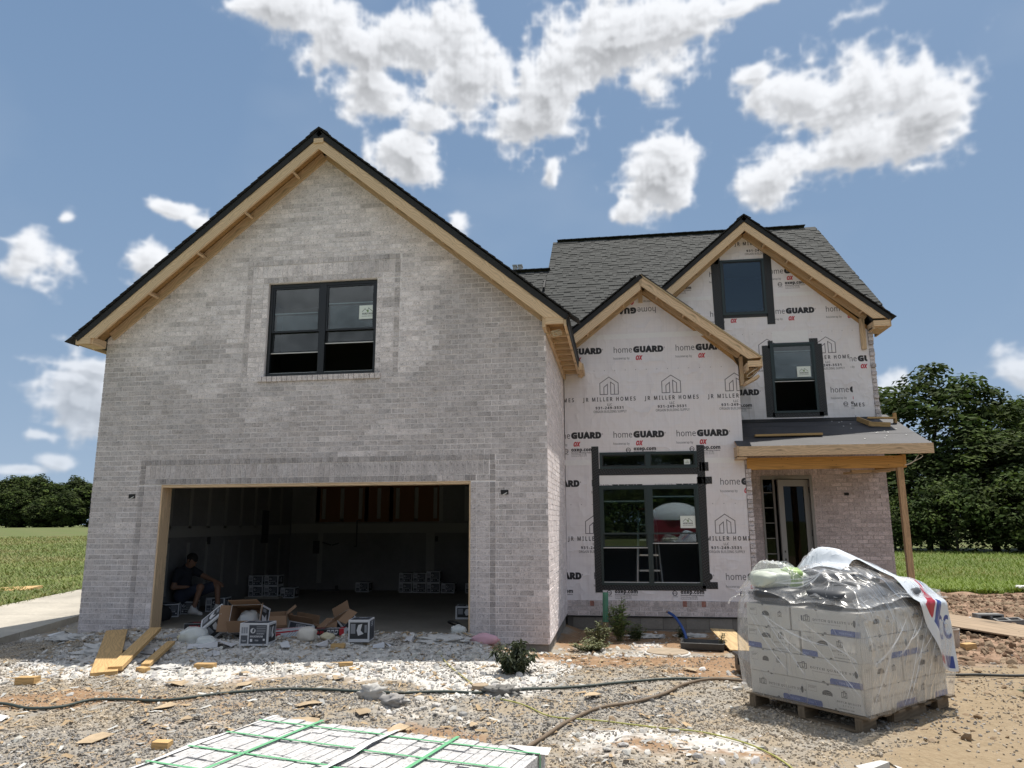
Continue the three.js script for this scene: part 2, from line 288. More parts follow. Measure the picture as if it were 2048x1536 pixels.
{ // side wall of the wing, with the lit return
  const w = put('brick_wall', (() => { const m = new MB(); m.span(-0.1, -0.0035, 0.09, 4.55, -3.75, -0.1); return m.geometry(); })(), M.mortar, house);
  layCourses(bricks.side, 0.097, 4.5, () => [[-3.459, 0]], (u, v) => { const t = (0.66 + 0.1 * (fbm(u * 3, v * 3, 2, 4) - 0.5)) * (0.9 + 0.2 * brickR()); return [t, t, t]; }, 1);
  const mb = new MB(12); for (const b of bricks.side) brickFor(mb, 'x', 0, b);
  tag(mb.build('brick', M.brick, w), null, null, null, 'stuff');
  const l = new MB(); l.span(-7.165, -7.07, -0.1, 4.75, -9.4, -0.1); l.build('brick_wall', M.mortar, house);
  const f = new MB(13);                                              // foundation under the wing
  f.col(0.9).span(-7.15, -5.98, -0.4, 0.088, -0.4, -0.03); f.span(-1.15, -0.03, -0.4, 0.088, -0.5, -0.03);
  for (let z = -3.44, k = 0; z < -0.1; z += 0.41, k++) for (let y = -0.32, r = 0; r < 2; y += 0.2, r++) f.col(0.85 + 0.2 * brickR()).span(-0.2, -0.03 + 0.004 * brickR(), y, y + 0.19, z + (r % 2) * 0.1, Math.min(z + 0.4 + (r % 2) * 0.1, -0.06));
  f.build('foundation', M.block, house);
}
{ // the two small boxes cut into the brick for lamps
  for (const [x, y] of [[-6.47, 2.16], [-0.62, 2.16]]) { const b = new MB(); b.span(x - 0.06, x + 0.05, y - 0.03, y + 0.035, -0.01, 0.006); const o = b.build('electrical_box', M.tarBlack, house); const c = new MB(); c.box(x, y - 0.02, 0.008, 0.07, 0.012, 0.006, 0, 0, 0.5); c.build('cable', M.whiteBar, o); }
  const sc = put('cable', tubeGeo([V(-0.72, 1.98, 0.006), V(-0.66, 1.9, 0.008), V(-0.7, 1.75, 0.006), V(-0.62, 1.66, 0.006), V(-0.6, 1.5, 0.007)], 0.003, 24, 5), M.whiteBar, house);
  sc.name = 'cable';
}
// -- garage inside: slab, drywall, kraft band, header and jambs
{
  const fl = new MB(); fl.span(-7.06, -0.1, -0.15, 0.2, -6.5, -0.11); fl.build('garage_floor', std([0.27, 0.25, 0.215], { map: rep(T.concrete, 0.45), roughness: 0.75 }), house);
  const w = new MB(); w.span(-6.95, -6.87, 0.1, 2.9, -6.5, -0.26); w.span(-6.95, -0.2, 0.1, 2.9, -6.55, -6.47); w.span(-0.28, -0.2, 0.1, 2.9, -6.47, -0.26); w.span(-6.95, -0.2, 2.9, 2.96, -6.55, -0.26);
  w.span(-6.87, GAR[0] - 0.04, 0.2, 2.9, -0.26, -0.2); w.span(GAR[1] + 0.04, -0.28, 0.2, 2.9, -0.26, -0.2); w.span(GAR[0] - 0.04, GAR[1] + 0.04, 2.37, 2.9, -0.26, -0.2);
  const dw = w.build('drywall', M.drywall, house);
  const seams = new MB(4); for (let x = -6.2; x < -0.6; x += 0.61) seams.box(x, 2.18, -6.466, 0.09, 0.8, 0.004); for (let z = -5.9; z < -0.7; z += 0.61) { seams.box(-6.866, 2.1, z, 0.004, 0.9, 0.1); seams.box(-6.866, 0.95, z, 0.004, 0.9, 0.08); }
  seams.box(-3.6, 1.62, -6.466, 6.5, 0.22, 0.004); seams.box(-6.866, 1.6, -3.3, 0.004, 0.2, 6.2); seams.box(-3.4, 1.0, -6.466, 0.2, 1.3, 0.003); seams.box(-6.1, 1.0, -6.466, 0.12, 1.3, 0.003);
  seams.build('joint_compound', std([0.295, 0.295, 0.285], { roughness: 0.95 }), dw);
  const kr = new MB(6); kr.span(-6.25, -3.2, 1.77, 2.88, -6.469, -6.464); kr.span(-2.3, -0.5, 1.77, 2.88, -6.469, -6.464); kr.build('kraft_paper', std([0.16, 0.075, 0.035], { roughness: 0.9 }), dw);
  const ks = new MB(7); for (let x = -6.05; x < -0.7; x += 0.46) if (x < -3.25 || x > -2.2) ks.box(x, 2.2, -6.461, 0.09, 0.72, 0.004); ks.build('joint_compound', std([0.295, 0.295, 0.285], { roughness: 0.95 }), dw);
  const out = new MB(8); out.box(-6.2, 1.18, -6.462, 0.16, 0.3, 0.02); out.box(-5.94, 1.26, -6.462, 0.22, 0.03, 0.02, 0, 0, -0.3); out.box(-5.72, 1.25, -6.462, 0.18, 0.03, 0.02, 0, 0, 0.3); out.box(-3.25, 1.37, -6.462, 0.07, 0.12, 0.02); out.box(-1.55, 1.37, -6.462, 0.07, 0.12, 0.02); out.box(-5.2, 1.5, -6.462, 0.03, 0.62, 0.01); out.box(-5.16, 1.8, -6.462, 0.1, 0.025, 0.01); out.box(-5.22, 1.2, -6.462, 0.08, 0.025, 0.01);
  out.box(-6.864, 1.42, -2.9, 0.02, 0.14, 0.1); out.box(-6.864, 1.67, -5.15, 0.02, 0.72, 0.3);
  out.build('wall_outlet', M.dark, dw);
  const j = new MB(9); j.col(0.92);
  j.span(GAR[0] - 0.02, GAR[0] + 0.022, 0.2, 2.31, -0.105, -0.012); j.span(GAR[0] - 0.02, GAR[0] + 0.018, 0.2, 2.31, -0.26, -0.109);
  j.build('door_jamb', M.pine, house); const j2 = new MB(19); j2.col(0.92).span(GAR[1] - 0.022, GAR[1] + 0.02, 0.2, 2.31, -0.26, -0.012); j2.build('door_jamb', M.pine, house);
  const hd = new MB(10); hd.col(0.95).span(GAR[0] - 0.02, GAR[1] + 0.02, 2.29, 2.335, -0.26, -0.014); hd.build('door_header', M.pine, house);
}
// -- windows
const sticker = canvasTex(128, 96, (g, w, h) => { g.fillStyle = '#dfe6df'; g.fillRect(0, 0, w, h); g.strokeStyle = '#4c5a4c'; g.lineWidth = 3; g.beginPath(); g.moveTo(22, 46); g.lineTo(44, 24); g.lineTo(60, 40); g.lineTo(72, 20); g.lineTo(104, 46); g.stroke(); g.fillStyle = '#6f8f4e'; g.fillRect(60, 34, 12, 14); g.fillStyle = '#333'; g.font = 'bold 18px sans-serif'; g.textAlign = 'center'; g.fillText('HERITAGE', 64, 66); g.font = '9px sans-serif'; g.fillText('BUILDING PRODUCTS', 64, 80); });
const stickerMat = std(1, { map: sticker, roughness: 0.6 });
function window_(x0, x1, y0, y1, z, o = {}) {
  const fm = o.frame || M.frame, fw = o.fw || 0.045, f = new MB(3), n = o.units || 1, w = (x1 - x0) / n;
  const frameBox = (m, a, b, c, d, t, za, zb) => { m.span(a, b, c, c + t, za, zb); m.span(a, b, d - t, d, za, zb); m.span(a, a + t, c + t, d - t, za, zb); m.span(b - t, b, c + t, d - t, za, zb); };
  for (let k = 0; k < n; k++) frameBox(f, x0 + k * w, x0 + (k + 1) * w, y0, y1, fw, z - 0.07, z);
  const win = f.build('window', fm, house);
  for (let k = 0; k < n; k++) {
    const a = x0 + k * w + fw, b = x0 + (k + 1) * w - fw, c = y0 + fw, d = y1 - fw;
    if (o.meet) {                                                    // a hung window: the upper sash stands outside, the lower one is raised
      const m = o.meet[k], s = new MB(20 + k); frameBox(s, a, b, m - 0.02, d, 0.03, z - 0.045, z - 0.012); const up = s.build('sash', fm, win);
      const g = new MB(); g.span(a + 0.03, b - 0.03, m + 0.01, d - 0.03, z - 0.032, z - 0.028); g.build('pane', M.glass, win);
      const lift = o.lift[k], l = new MB(30 + k); frameBox(l, a, b, c + lift, Math.min(m + lift - 0.03, d), 0.028, z - 0.075, z - 0.05); l.build('sash', fm, win);
      const g2 = new MB(); g2.span(a + 0.02, b - 0.02, c + lift + 0.028, Math.min(m + lift - 0.05, d), z - 0.064, z - 0.061); g2.build('pane', M.glass, win);
      const bar = new MB(); bar.span(a, b, c + lift - 0.006, c + lift + 0.008, z - 0.05, z - 0.036); if (!o.noLower) bar.span(a, b, c + 0.0, c + 0.012, z - 0.05, z - 0.03); bar.build('sash_rail', M.whiteBar, win);
      const top = c + lift + (m - c) - 0.04; if (top < d - 0.06) { const t = new MB(); t.span(a + 0.01, b - 0.01, top, top + 0.016, z - 0.05, z - 0.04); t.build('sash_rail', std([0.4, 0.42, 0.42], { roughness: 0.5 }), win); }
    } else { const g = new MB(); g.span(a, b, c, d, z - 0.034, z - 0.03); g.build('pane', M.glass, win); if (o.inner) { const s = new MB(); frameBox(s, a, b, c, d, 0.02, z - 0.05, z - 0.02); s.build('sash', M.frame, win); } }
  }
  if (o.sticker) { const [sx, sy, sw, sh] = o.sticker, g = new THREE.PlaneGeometry(sw, sh); g.translate(sx, sy, z - 0.026 + (o.stz || 0)); put('sticker', g, stickerMat, win); }
  return win;
}
window_(WIN[0] + 0.004, WIN[1] - 0.004, WIN[2] + 0.004, WIN[3] - 0.004, -0.055, { units: 2, meet: [4.72, 4.72], lift: [0.33, 0.46], fw: 0.05, sticker: [-2.8, 4.98, 0.27, 0.22] });
const BW = [0.64, 2.45, 0.6, 2.41], TW = [0.66, 2.46, 2.72, 3.03], U1 = [3.33, 4.235, 6.055, 7.286], U2 = [4.235, 5.12, 3.92, 5.4];
window_(...BW, -3.44, { units: 2, frame: M.frameGreen, meet: [1.53, 1.53], lift: [0.62, 0.7], sticker: [2.24, 1.73, 0.27, 0.22] });
window_(...TW, -3.44, { units: 2, frame: M.frameGreen, inner: true, sticker: [2.28, 2.83, 0.11, 0.1] });
window_(...U1, -4.98, { frame: M.frameGreen, inner: true });
window_(...U2, -4.98, { frame: M.frameGreen, meet: [4.64], lift: [0.62], sticker: [4.88, 4.78, 0.27, 0.22], noLower: true });
// rooms behind the windows, closed so that only the openings light them
function room(x0, x1, y0, y1, z0, z1, mat) {
  const m = new MB(2); m.span(x0 - 0.05, x0, y0, y1, z0, z1); m.span(x1, x1 + 0.05, y0, y1, z0, z1); m.span(x0 - 0.05, x1 + 0.05, y1, y1 + 0.05, z0, z1); m.span(x0 - 0.05, x1 + 0.05, y0 - 0.05, y0, z0, z1); m.span(x0 - 0.05, x1 + 0.05, y0 - 0.05, y1 + 0.05, z0 - 0.05, z0);
  m.build('room', mat, house);
}
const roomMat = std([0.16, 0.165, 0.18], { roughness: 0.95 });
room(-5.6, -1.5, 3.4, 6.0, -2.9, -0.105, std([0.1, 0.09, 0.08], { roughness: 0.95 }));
room(0.15, 3.15, 0.22, 3.25, -6.6, -3.62, roomMat);
room(3.05, 5.9, 3.86, 5.55, -8, -5.16, roomMat); room(3.1, 4.45, 5.65, 7.4, -7, -5.16, roomMat);
room(3.5, 5.9, 0.2, 3.0, -8.4, -5.02, roomMat);
// -- wrapped gables: sheathing, house wrap, tape
function printer(g, S, X0, Y1) {
  const X = (x) => (x - X0) * S, Y = (y) => (Y1 - y) * S;
  const fit = (t, x, y, w, h, font, fill, bold = 0) => { g.save(); g.font = font; g.fillStyle = fill; g.strokeStyle = fill; const m = g.measureText(t).width; g.translate(X(x), Y(y)); g.scale(w * S / m, h * S / 72); g.fillText(t, 0, 0); if (bold) { g.lineWidth = bold; g.strokeText(t, 0, 0); } g.restore(); };
  const spaced = (t, x, y, w, h, font, fill, bold, gap) => { g.save(); g.font = font; g.fillStyle = g.strokeStyle = fill; g.lineWidth = bold; let m = -gap; for (const c of t) m += g.measureText(c).width + gap; g.translate(X(x), Y(y)); g.scale(w * S / m, h * S / 72); let at = 0; for (const c of t) { g.fillText(c, at, 0); g.strokeText(c, at, 0); at += g.measureText(c).width + gap; } g.restore(); };
  const ink = '#26262a', thin = '#4a494d';
  return {
    guard(x, y, site, flip) {
      g.save(); if (flip) { g.translate(X(x + 0.49) * 2, Y(y) * 2); g.rotate(Math.PI); }
      fit('home', x, y, 0.37, 0.115, '100px sans-serif', thin); fit('GUARD', x + 0.385, y, 0.575, 0.112, 'bold 100px sans-serif', ink, 11); fit('®', x + 0.967, y + 0.06, 0.022, 0.03, '100px sans-serif', ink);
      fit('housewrap by', x, y - 0.135, 0.31, 0.042, '100px sans-serif', thin); fit('OX', x + 0.42, y - 0.15, 0.12, 0.082, 'italic bold 100px sans-serif', '#b8323c', 9);
      if (site) {
        fit('oxep.com', x + 0.38, y - 0.245, 0.42, 0.062, 'bold 100px sans-serif', ink, 6); fit('HomeGuard Building Products', x + 0.38, y - 0.285, 0.41, 0.024, 'bold 100px sans-serif', thin);
        fit('Control Number 3071963', x + 0.38, y - 0.318, 0.3, 0.02, '100px sans-serif', thin); fit('Conforms to ICC-ES 4716', x + 0.38, y - 0.348, 0.3, 0.02, '100px sans-serif', thin);
        g.strokeStyle = ink; g.lineWidth = 0.01 * S; g.beginPath(); g.arc(X(x + 0.28), Y(y - 0.24), 0.04 * S, 0, 7); g.stroke(); g.fillStyle = ink; g.font = `bold ${0.042 * S}px sans-serif`; g.textAlign = 'center'; g.fillText('ETL', X(x + 0.28), Y(y - 0.255)); g.textAlign = 'left'; fit('Intertek', x + 0.24, y - 0.31, 0.09, 0.02, '100px sans-serif', thin);
      }
      g.restore();
    },
    builder(xc, y) {
      spaced('JR MILLER HOMES', xc - 0.5, y, 1.0, 0.075, '100px sans-serif', ink, 5, 26); fit('LLC', xc - 0.05, y - 0.085, 0.1, 0.042, '100px sans-serif', thin, 2);
      spaced('931-249-3531', xc - 0.27, y - 0.155, 0.54, 0.052, 'bold 100px sans-serif', ink, 3, 14); fit('ORGAIN BUILDING SUPPLY', xc - 0.31, y - 0.225, 0.63, 0.046, '100px sans-serif', thin, 1);
      g.strokeStyle = '#5a585c'; g.lineWidth = 0.013 * S; g.lineJoin = 'miter';
      const L = (p, close) => { g.beginPath(); p.forEach(([a, b], i) => g[i ? 'lineTo' : 'moveTo'](X(xc + a), Y(y + 0.13 + b))); if (close) g.closePath(); g.stroke(); };
      L([[-0.03, 0], [-0.175, 0], [-0.175, 0.22], [0, 0.34], [0.175, 0.22], [0.175, 0], [0.03, 0], [0.03, 0.24], [0.1, 0.19], [0.1, 0]]); L([[-0.03, 0], [-0.03, 0.2], [-0.1, 0.14], [-0.1, 0]]);
    },
    dots(x0, x1, y) { g.fillStyle = '#3a3a3c'; for (let x = x0; x < x1; x += 0.2) g.fillRect(X(x) - 1.5, Y(y) - 1.5, 3, 3); },
    patch(x0, x1, y0, y1, c) { g.fillStyle = c; g.fillRect(X(x0), Y(y1), (x1 - x0) * S, (y1 - y0) * S); },
    clip(x0, x1, y0, y1, fn) { g.save(); g.beginPath(); g.rect(X(x0), Y(y1), (x1 - x0) * S, (y1 - y0) * S); g.clip(); fn(); g.restore(); },
  };
}
function wrapMat(X0, X1, Y0, Y1, S, draw) {
  const W = Math.round((X1 - X0) * S), H = Math.round((Y1 - Y0) * S);
  const t = canvasTex(W, H, (g) => {
    g.fillStyle = '#e2dfe1'; g.fillRect(0, 0, W, H); const r = rng(W);
    for (let k = 0; k < 900; k++) { g.fillStyle = r() > 0.5 ? 'rgba(255,255,255,0.03)' : 'rgba(90,90,100,0.015)'; if (r() > 0.5) g.fillRect(r() * W, 0, 1 + r() * 2, H); else g.fillRect(0, r() * H, W, 1 + r() * 2); }
    for (let k = 0; k < 26; k++) { const x = r() * W, y = r() * H, q = 6 + r() * 40; g.fillStyle = `rgba(120,110,105,${0.02 + 0.03 * r()})`; g.beginPath(); g.ellipse(x, y, q, q * (0.4 + r()), r() * 3, 0, 7); g.fill(); }
    draw(printer(g, S, X0, Y1), g);
  });
  t.repeat.set(1 / (X1 - X0), 1 / (Y1 - Y0)); t.offset.set(-X0 / (X1 - X0), -Y0 / (Y1 - Y0)); t.wrapS = t.wrapT = THREE.ClampToEdgeWrapping;
  return std([1.0, 0.985, 0.99], { map: t, roughness: 0.62, bumpMap: rep(T.wrinkle, 0.6), bumpScale: 0.055 });
}
function tape(parent, strips, z) { for (const [x0, x1, y0, y1, rz = 0] of strips) { const m = new MB(40); m.box((x0 + x1) / 2, (y0 + y1) / 2, z, x1 - x0, y1 - y0, 0.004, 0, 0, rz); m.build('flashing_tape', M.tape, parent); } }
{
  const outline = [[0, 0.33], [3.31, 0.33], [3.31, 4.62], [3.22, 4.74], [2.7, 5.2], [1.56, 6.13], [0.02, 4.95]], holes = [BW, TW];
  const wall = put('gable_wall', wallShape(outline.map(([x, y]) => [x, Math.max(y, 0.07) + (y > 4.7 ? 0.1 : 0)]), holes, -3.62, -3.464), M.osb, house);
  const mat = wrapMat(0, 3.31, 0.3, 6.2, 300, (p) => {
    for (const x of [-0.2, 0.98, 2.16]) p.guard(x, 4.965);
    p.guard(0.86, 5.86, false, true); p.guard(2.05, 5.86, false, true);
    p.dots(0.2, 3.2, 4.62);
    for (const x of [-0.3, 0.88, 2.055, 3.23]) p.builder(x, 4.02);
    for (const x of [-0.255, 0.925, 2.1]) p.guard(x, 3.31, true);
    for (const x of [-0.69, 0.49, 1.667, 2.847]) { p.guard(x, 2.4); p.guard(x, 0.703, true); }
    p.dots(0.1, 3.2, 2.06); for (const x of [-0.64, 0.54, 1.72, 2.9]) p.builder(x, 1.397);
  });
  put('house_wrap', wallShape(outline, holes, -3.46, -3.46), mat, wall);
  const sm = std([0.78, 0.77, 0.77], { roughness: 0.5, bumpMap: rep(T.wrinkle, 1.5), bumpScale: 0.012 });
  for (const q of [[0.0, 0.5, 2.80, 2.9], [2.6, 3.3, 2.80, 2.9], [0.2, 2.85, 5.24, 5.34], [0.65, 2.45, 2.43, 2.59]]) { const seam = new MB(5); seam.span(...q, -3.4585, -3.4565); seam.build('seam_tape', sm, wall); }
  tape(wall, [[0.515, 0.648, 0.466, 3.15, 0.004], [2.45, 2.59, 0.66, 3.14, -0.008], [2.44, 2.71, 2.42, 2.55], [2.44, 2.71, 0.545, 0.665], [0.64, 2.5, 0.51, 0.604], [0.64, 2.46, 2.6, 2.725], [2.5, 2.66, 2.66, 2.82]].map((a, i) => a), -3.455);
}
{
  const outline = [[1.9, 3.6], [6.19, 3.6], [6.19, 5.62], [6.05, 5.75], [3.83, 7.80], [1.9, 6.1]], holes = [U1, U2];
  const wall = put('gable_wall', wallShape(outline.map(([x, y]) => [x, y > 5.6 ? y + 0.1 : y]), holes, -5.16, -5.004), M.osb, house);
  const mat = wrapMat(1.9, 6.19, 3.6, 7.9, 300, (p) => {
    p.builder(4.17, 7.61); p.builder(2.99, 7.61);
    for (const x of [1.9, 3.08, 4.26, 5.44]) p.guard(x, 6.93, true);
    for (const x of [1.87, 3.05, 4.23, 5.41]) { p.guard(x, 6.04); p.guard(x - 0.05, 4.32, true); }
    p.dots(3.3, 6.1, 5.62);
    for (const x of [3.0, 4.19, 5.366]) p.builder(x, 5.03);
    p.patch(5.8, 6.19, 3.6, 5.45, '#e4e2e4');
    p.clip(5.8, 6.14, 3.6, 5.45, () => { p.guard(5.57, 4.96); p.builder(5.5, 4.02); });
  });
  put('house_wrap', wallShape(outline, holes, -5.0, -5.0), mat, wall);
  const sm = std([0.78, 0.77, 0.78], { roughness: 0.5, bumpMap: rep(T.wrinkle, 1.5), bumpScale: 0.012 });
  for (const q of [[2.2, 3.1, 6.42, 6.5], [4.42, 5.2, 6.42, 6.5], [4.3, 5.02, 5.42, 5.66]]) { const seam = new MB(5); seam.span(...q, -4.9985, -4.9972); seam.build('seam_tape', sm, wall); }
  tape(wall, [[3.14, 3.335, 5.74, 7.36, 0.01], [3.06, 3.3, 7.22, 7.36, -0.1], [4.232, 4.39, 5.82, 7.4, -0.006], [3.33, 4.25, 5.99, 6.06], [4.075, 4.24, 3.84, 5.36], [4.2, 4.3, 5.3, 5.46], [5.115, 5.275, 3.85, 5.36], [5.03, 5.2, 5.36, 5.48], [4.2, 5.2, 3.83, 3.93]], -4.995);
}
// -- roofs
M.doorGlass = phys([0.35, 0.38, 0.38], { roughness: 0.0, transmission: 1, thickness: 0, ior: 1.3 });
function slab(mb, ax, ay, ex, ey, zf, zb, t, off) {                  // from ridge a to eave e in x and y, between zf and zb; its top lies `off` under that line
  const x = V(ex - ax, ey - ay, 0), l = x.length(); x.normalize();
  const n = ex > ax ? V(-x.y, x.x, 0) : V(x.y, -x.x, 0), z = x.clone().cross(n);
  const c = V((ax + ex) / 2, (ay + ey) / 2, (zf + zb) / 2).addScaledVector(n, -off - t / 2);
  mb.boxM(new THREE.Matrix4().makeBasis(x, n, z).setPosition(c), l, t, zf - zb);
}
const M_ROOF = std([0.03, 0.031, 0.033], { roughness: 0.9, map: rep(T.granule, 2.5) });
function shingleEdge(mb, ax, ay, ex, ey, zf, seed) {                // the stepped ends of the courses along a rake
  const r = rng(seed), d = V(ex - ax, ey - ay, 0), l = d.length(); d.normalize();
  const n = ex > ax ? V(-d.y, d.x, 0) : V(d.y, -d.x, 0), z = d.clone().cross(n), tilt = 0.075;
  for (let s = 0.10; s < l - 0.02; s += 0.143) {
    const dd = d.clone().multiplyScalar(Math.cos(tilt)).addScaledVector(n, Math.sin(tilt) * 1), nn = dd.clone().cross(z).negate();
    if (nn.y < 0) nn.negate();
    mb.boxM(new THREE.Matrix4().makeBasis(dd, nn, dd.clone().cross(nn)).setPosition(V(ax, ay, zf - 0.14 + 0.012 * r()).addScaledVector(d, s + 0.08).addScaledVector(n, 0.004 + 0.004 * r())), 0.165, 0.012, 0.3);
  }
}
function rake(ax, ay, ex, ey, zf, zw, o = {}) {                      // rake board, lookouts and ledger under one slope
  const d = V(ex - ax, ey - ay, 0), l = d.length(); d.normalize();
  const n = ex > ax ? V(-d.y, d.x, 0) : V(d.y, -d.x, 0), at = (s, k, z) => V(ax, ay, z).addScaledVector(d, s).addScaledVector(n, -k), k0 = o.k ?? 0.1;
  const cut = o.cut ?? 0.14, b = new MB(61 + l); b.col(1);
  // rake board with a level cut at its foot
  const P = (s, k, z) => at(s, k, z), top0 = 0.0, h = 0.14, f = zf - 0.012, bk = f - 0.038;
  const tp = 0.0, ap = k0 + h, s0t = k0 * Math.abs(d.y / d.x) * 0, A = P(0, k0, f), sl = Math.abs(d.y / d.x);
  const xa = ax, yTop = ay - k0 / Math.abs(d.x), yBot = ay - (k0 + h) / Math.abs(d.x), sg = Math.sign(ex - ax);
  const xe = ex - sg * 0.05, yEt = yTop - sl * Math.abs(xe - ax), yCut = ey - 0.02, xb = ax + sg * (yBot - yCut) / sl;
  const pts = [[xa, yTop], [xe, Math.max(yEt, yCut)], [xb, yCut], [xa, yBot]];
  const Q = (q, z) => V(q[0], q[1], z), ou = b.r() * 2;
  for (const z of [f, bk]) { const q = pts.map((p) => Q(p, z)), uv = pts.map((p) => [V(p[0] - ax, p[1] - ay, 0).dot(d) + ou, V(p[0] - ax, p[1] - ay, 0).dot(n)]); b.tri(q[0], q[1], q[2], uv[0], uv[1], uv[2]); b.tri(q[0], q[2], q[3], uv[0], uv[2], uv[3]); }
  for (let i = 0; i < 4; i++) { const p = pts[i], q = pts[(i + 1) % 4]; b.quad(Q(p, f), Q(q, f), Q(q, bk), Q(p, bk)); }
  b.build('rake_board', M.pine, house);
  const lg = new MB(63 + l); lg.col(0.8); lg.bar(at(0.2, k0 + 0.09, zw + 0.022), at(l - 0.35, k0 + 0.09, zw + 0.022), 0.038, 0.14, n); lg.build('ledger', M.pine, house);
  let s = o.first ?? 0.55;
  for (; s < l - 0.5; s += o.step ?? 0.95) { const k = new MB(64 + s * 100); k.col(0.9); k.bar(at(s, k0 + 0.075, zw + 0.042), at(s, k0 + 0.075, bk - 0.001), 0.038, 0.09, n); k.build('lookout', M.pine, house); }
  if (zf - zw > 0.1) { const so = new MB(66); slab(so, ax, ay, ex, ey, zf - 0.02, zw - 0.05, 0.012, k0 - 0.014); so.build('roof_sheathing', M.osb, house); }
}
{
  // garage wing
  const r = new MB(1); slab(r, -3.55, 7.90, -7.47, 4.655, 0.36, -9.4, 0.085, 0); slab(r, -3.55, 7.90, 0.37, 4.655, 0.36, -9.4, 0.085, 0);
  const roof = r.build('roof', M_ROOF, house);
  const e = new MB(2); shingleEdge(e, -3.55, 7.93, -7.5, 4.66, 0.375, 3); shingleEdge(e, -3.55, 7.93, 0.4, 4.66, 0.375, 4); for (const s of [-1, 1]) e.box(-3.55 + s * 0.07, 7.895, 0.2, 0.18, 0.02, 0.36, 0, 0, -s * 0.6); e.build('shingle_edge', M_ROOF, roof);
  rake(-3.55, 7.90, -7.47, 4.655, 0.36, 0.0, { first: 0.75, step: 1.0 }); rake(-3.55, 7.90, 0.37, 4.655, 0.36, 0.0, { first: 0.75, step: 1.0 });
  const kb = new MB(3); kb.col(1).span(-3.63, -3.47, 7.68, 7.76, 0.15, 0.365); kb.build('ridge_block', M.pine, house);
  // eave returns
  const L = new MB(4); L.col(1).span(-7.43, -7.2, 4.545, 4.655, 0.31, 0.35); L.box(-7.19, 4.6, 0.17, 0.035, 0.11, 0.3, 0, 0, 0); L.col(0.85).span(-7.44, -7.2, 4.54, 4.555, 0.0, 0.3); L.build('eave_return', M.pine, house);
  const Lf = new MB(5); Lf.col(0.9).span(-7.455, -7.42, 4.54, 4.66, -9.4, 0.349); Lf.build('fascia', M.pine, house);
  const Rr = new MB(6); Rr.col(1).span(0.03, 0.29, 4.54, 4.66, 0.305, 0.343); Rr.col(0.85).span(-0.02, 0.03, 4.5, 4.68, 0.0, 0.32); Rr.build('eave_return', M.pine, house);
  const Rf = new MB(7); Rf.col(0.92).span(0.295, 0.333, 4.50, 4.655, -3.44, 0.345); Rf.build('fascia', M.pine, house);
  const dr = new MB(8); dr.span(0.334, 0.348, 4.52, 4.70, -2.6, 0.37); dr.build('drip_edge', M.tarBlack, house);
  const lg = new MB(9); lg.col(0.85).span(0.006, 0.05, 4.47, 4.60, -3.44, 0.0); lg.build('ledger', M.pine, house);
  for (let z = -0.25; z > -3.4; z -= 0.405) { const b = new MB(10 - z * 50); b.col(0.82).span(0.05, 0.294, 4.5, 4.59, z - 0.019, z + 0.019); b.build('lookout', M.pine, house); }
  const so = new MB(11); so.span(0.0, 0.3, 4.645, 4.655, -3.44, 0.3); so.build('roof_sheathing', M.osb, house);
  const wr = rng(8);
  for (let k = 0; k < 3; k++) { const p = []; for (let i = 0; i < 9; i++) p.push(V(0.08 + 0.17 * wr() + 0.0 * k, 4.5 - 0.09 * wr(), 0.22 - 0.18 * wr())); put('cable', tubeGeo(p, 0.0045, 40, 5), M.wire, house); }
  // the ends of three boards at the foot of the eave
  for (let k = 0; k < 3; k++) { const b = new MB(70 + k); b.col(0.95 - 0.08 * k).span(0.34 + 0.028 * k, 0.366 + 0.028 * k, 4.48 + 0.02 * k, 4.64, -3.44, -2.62 - 0.1 * k); b.build('fascia', M.pine, house); }
}
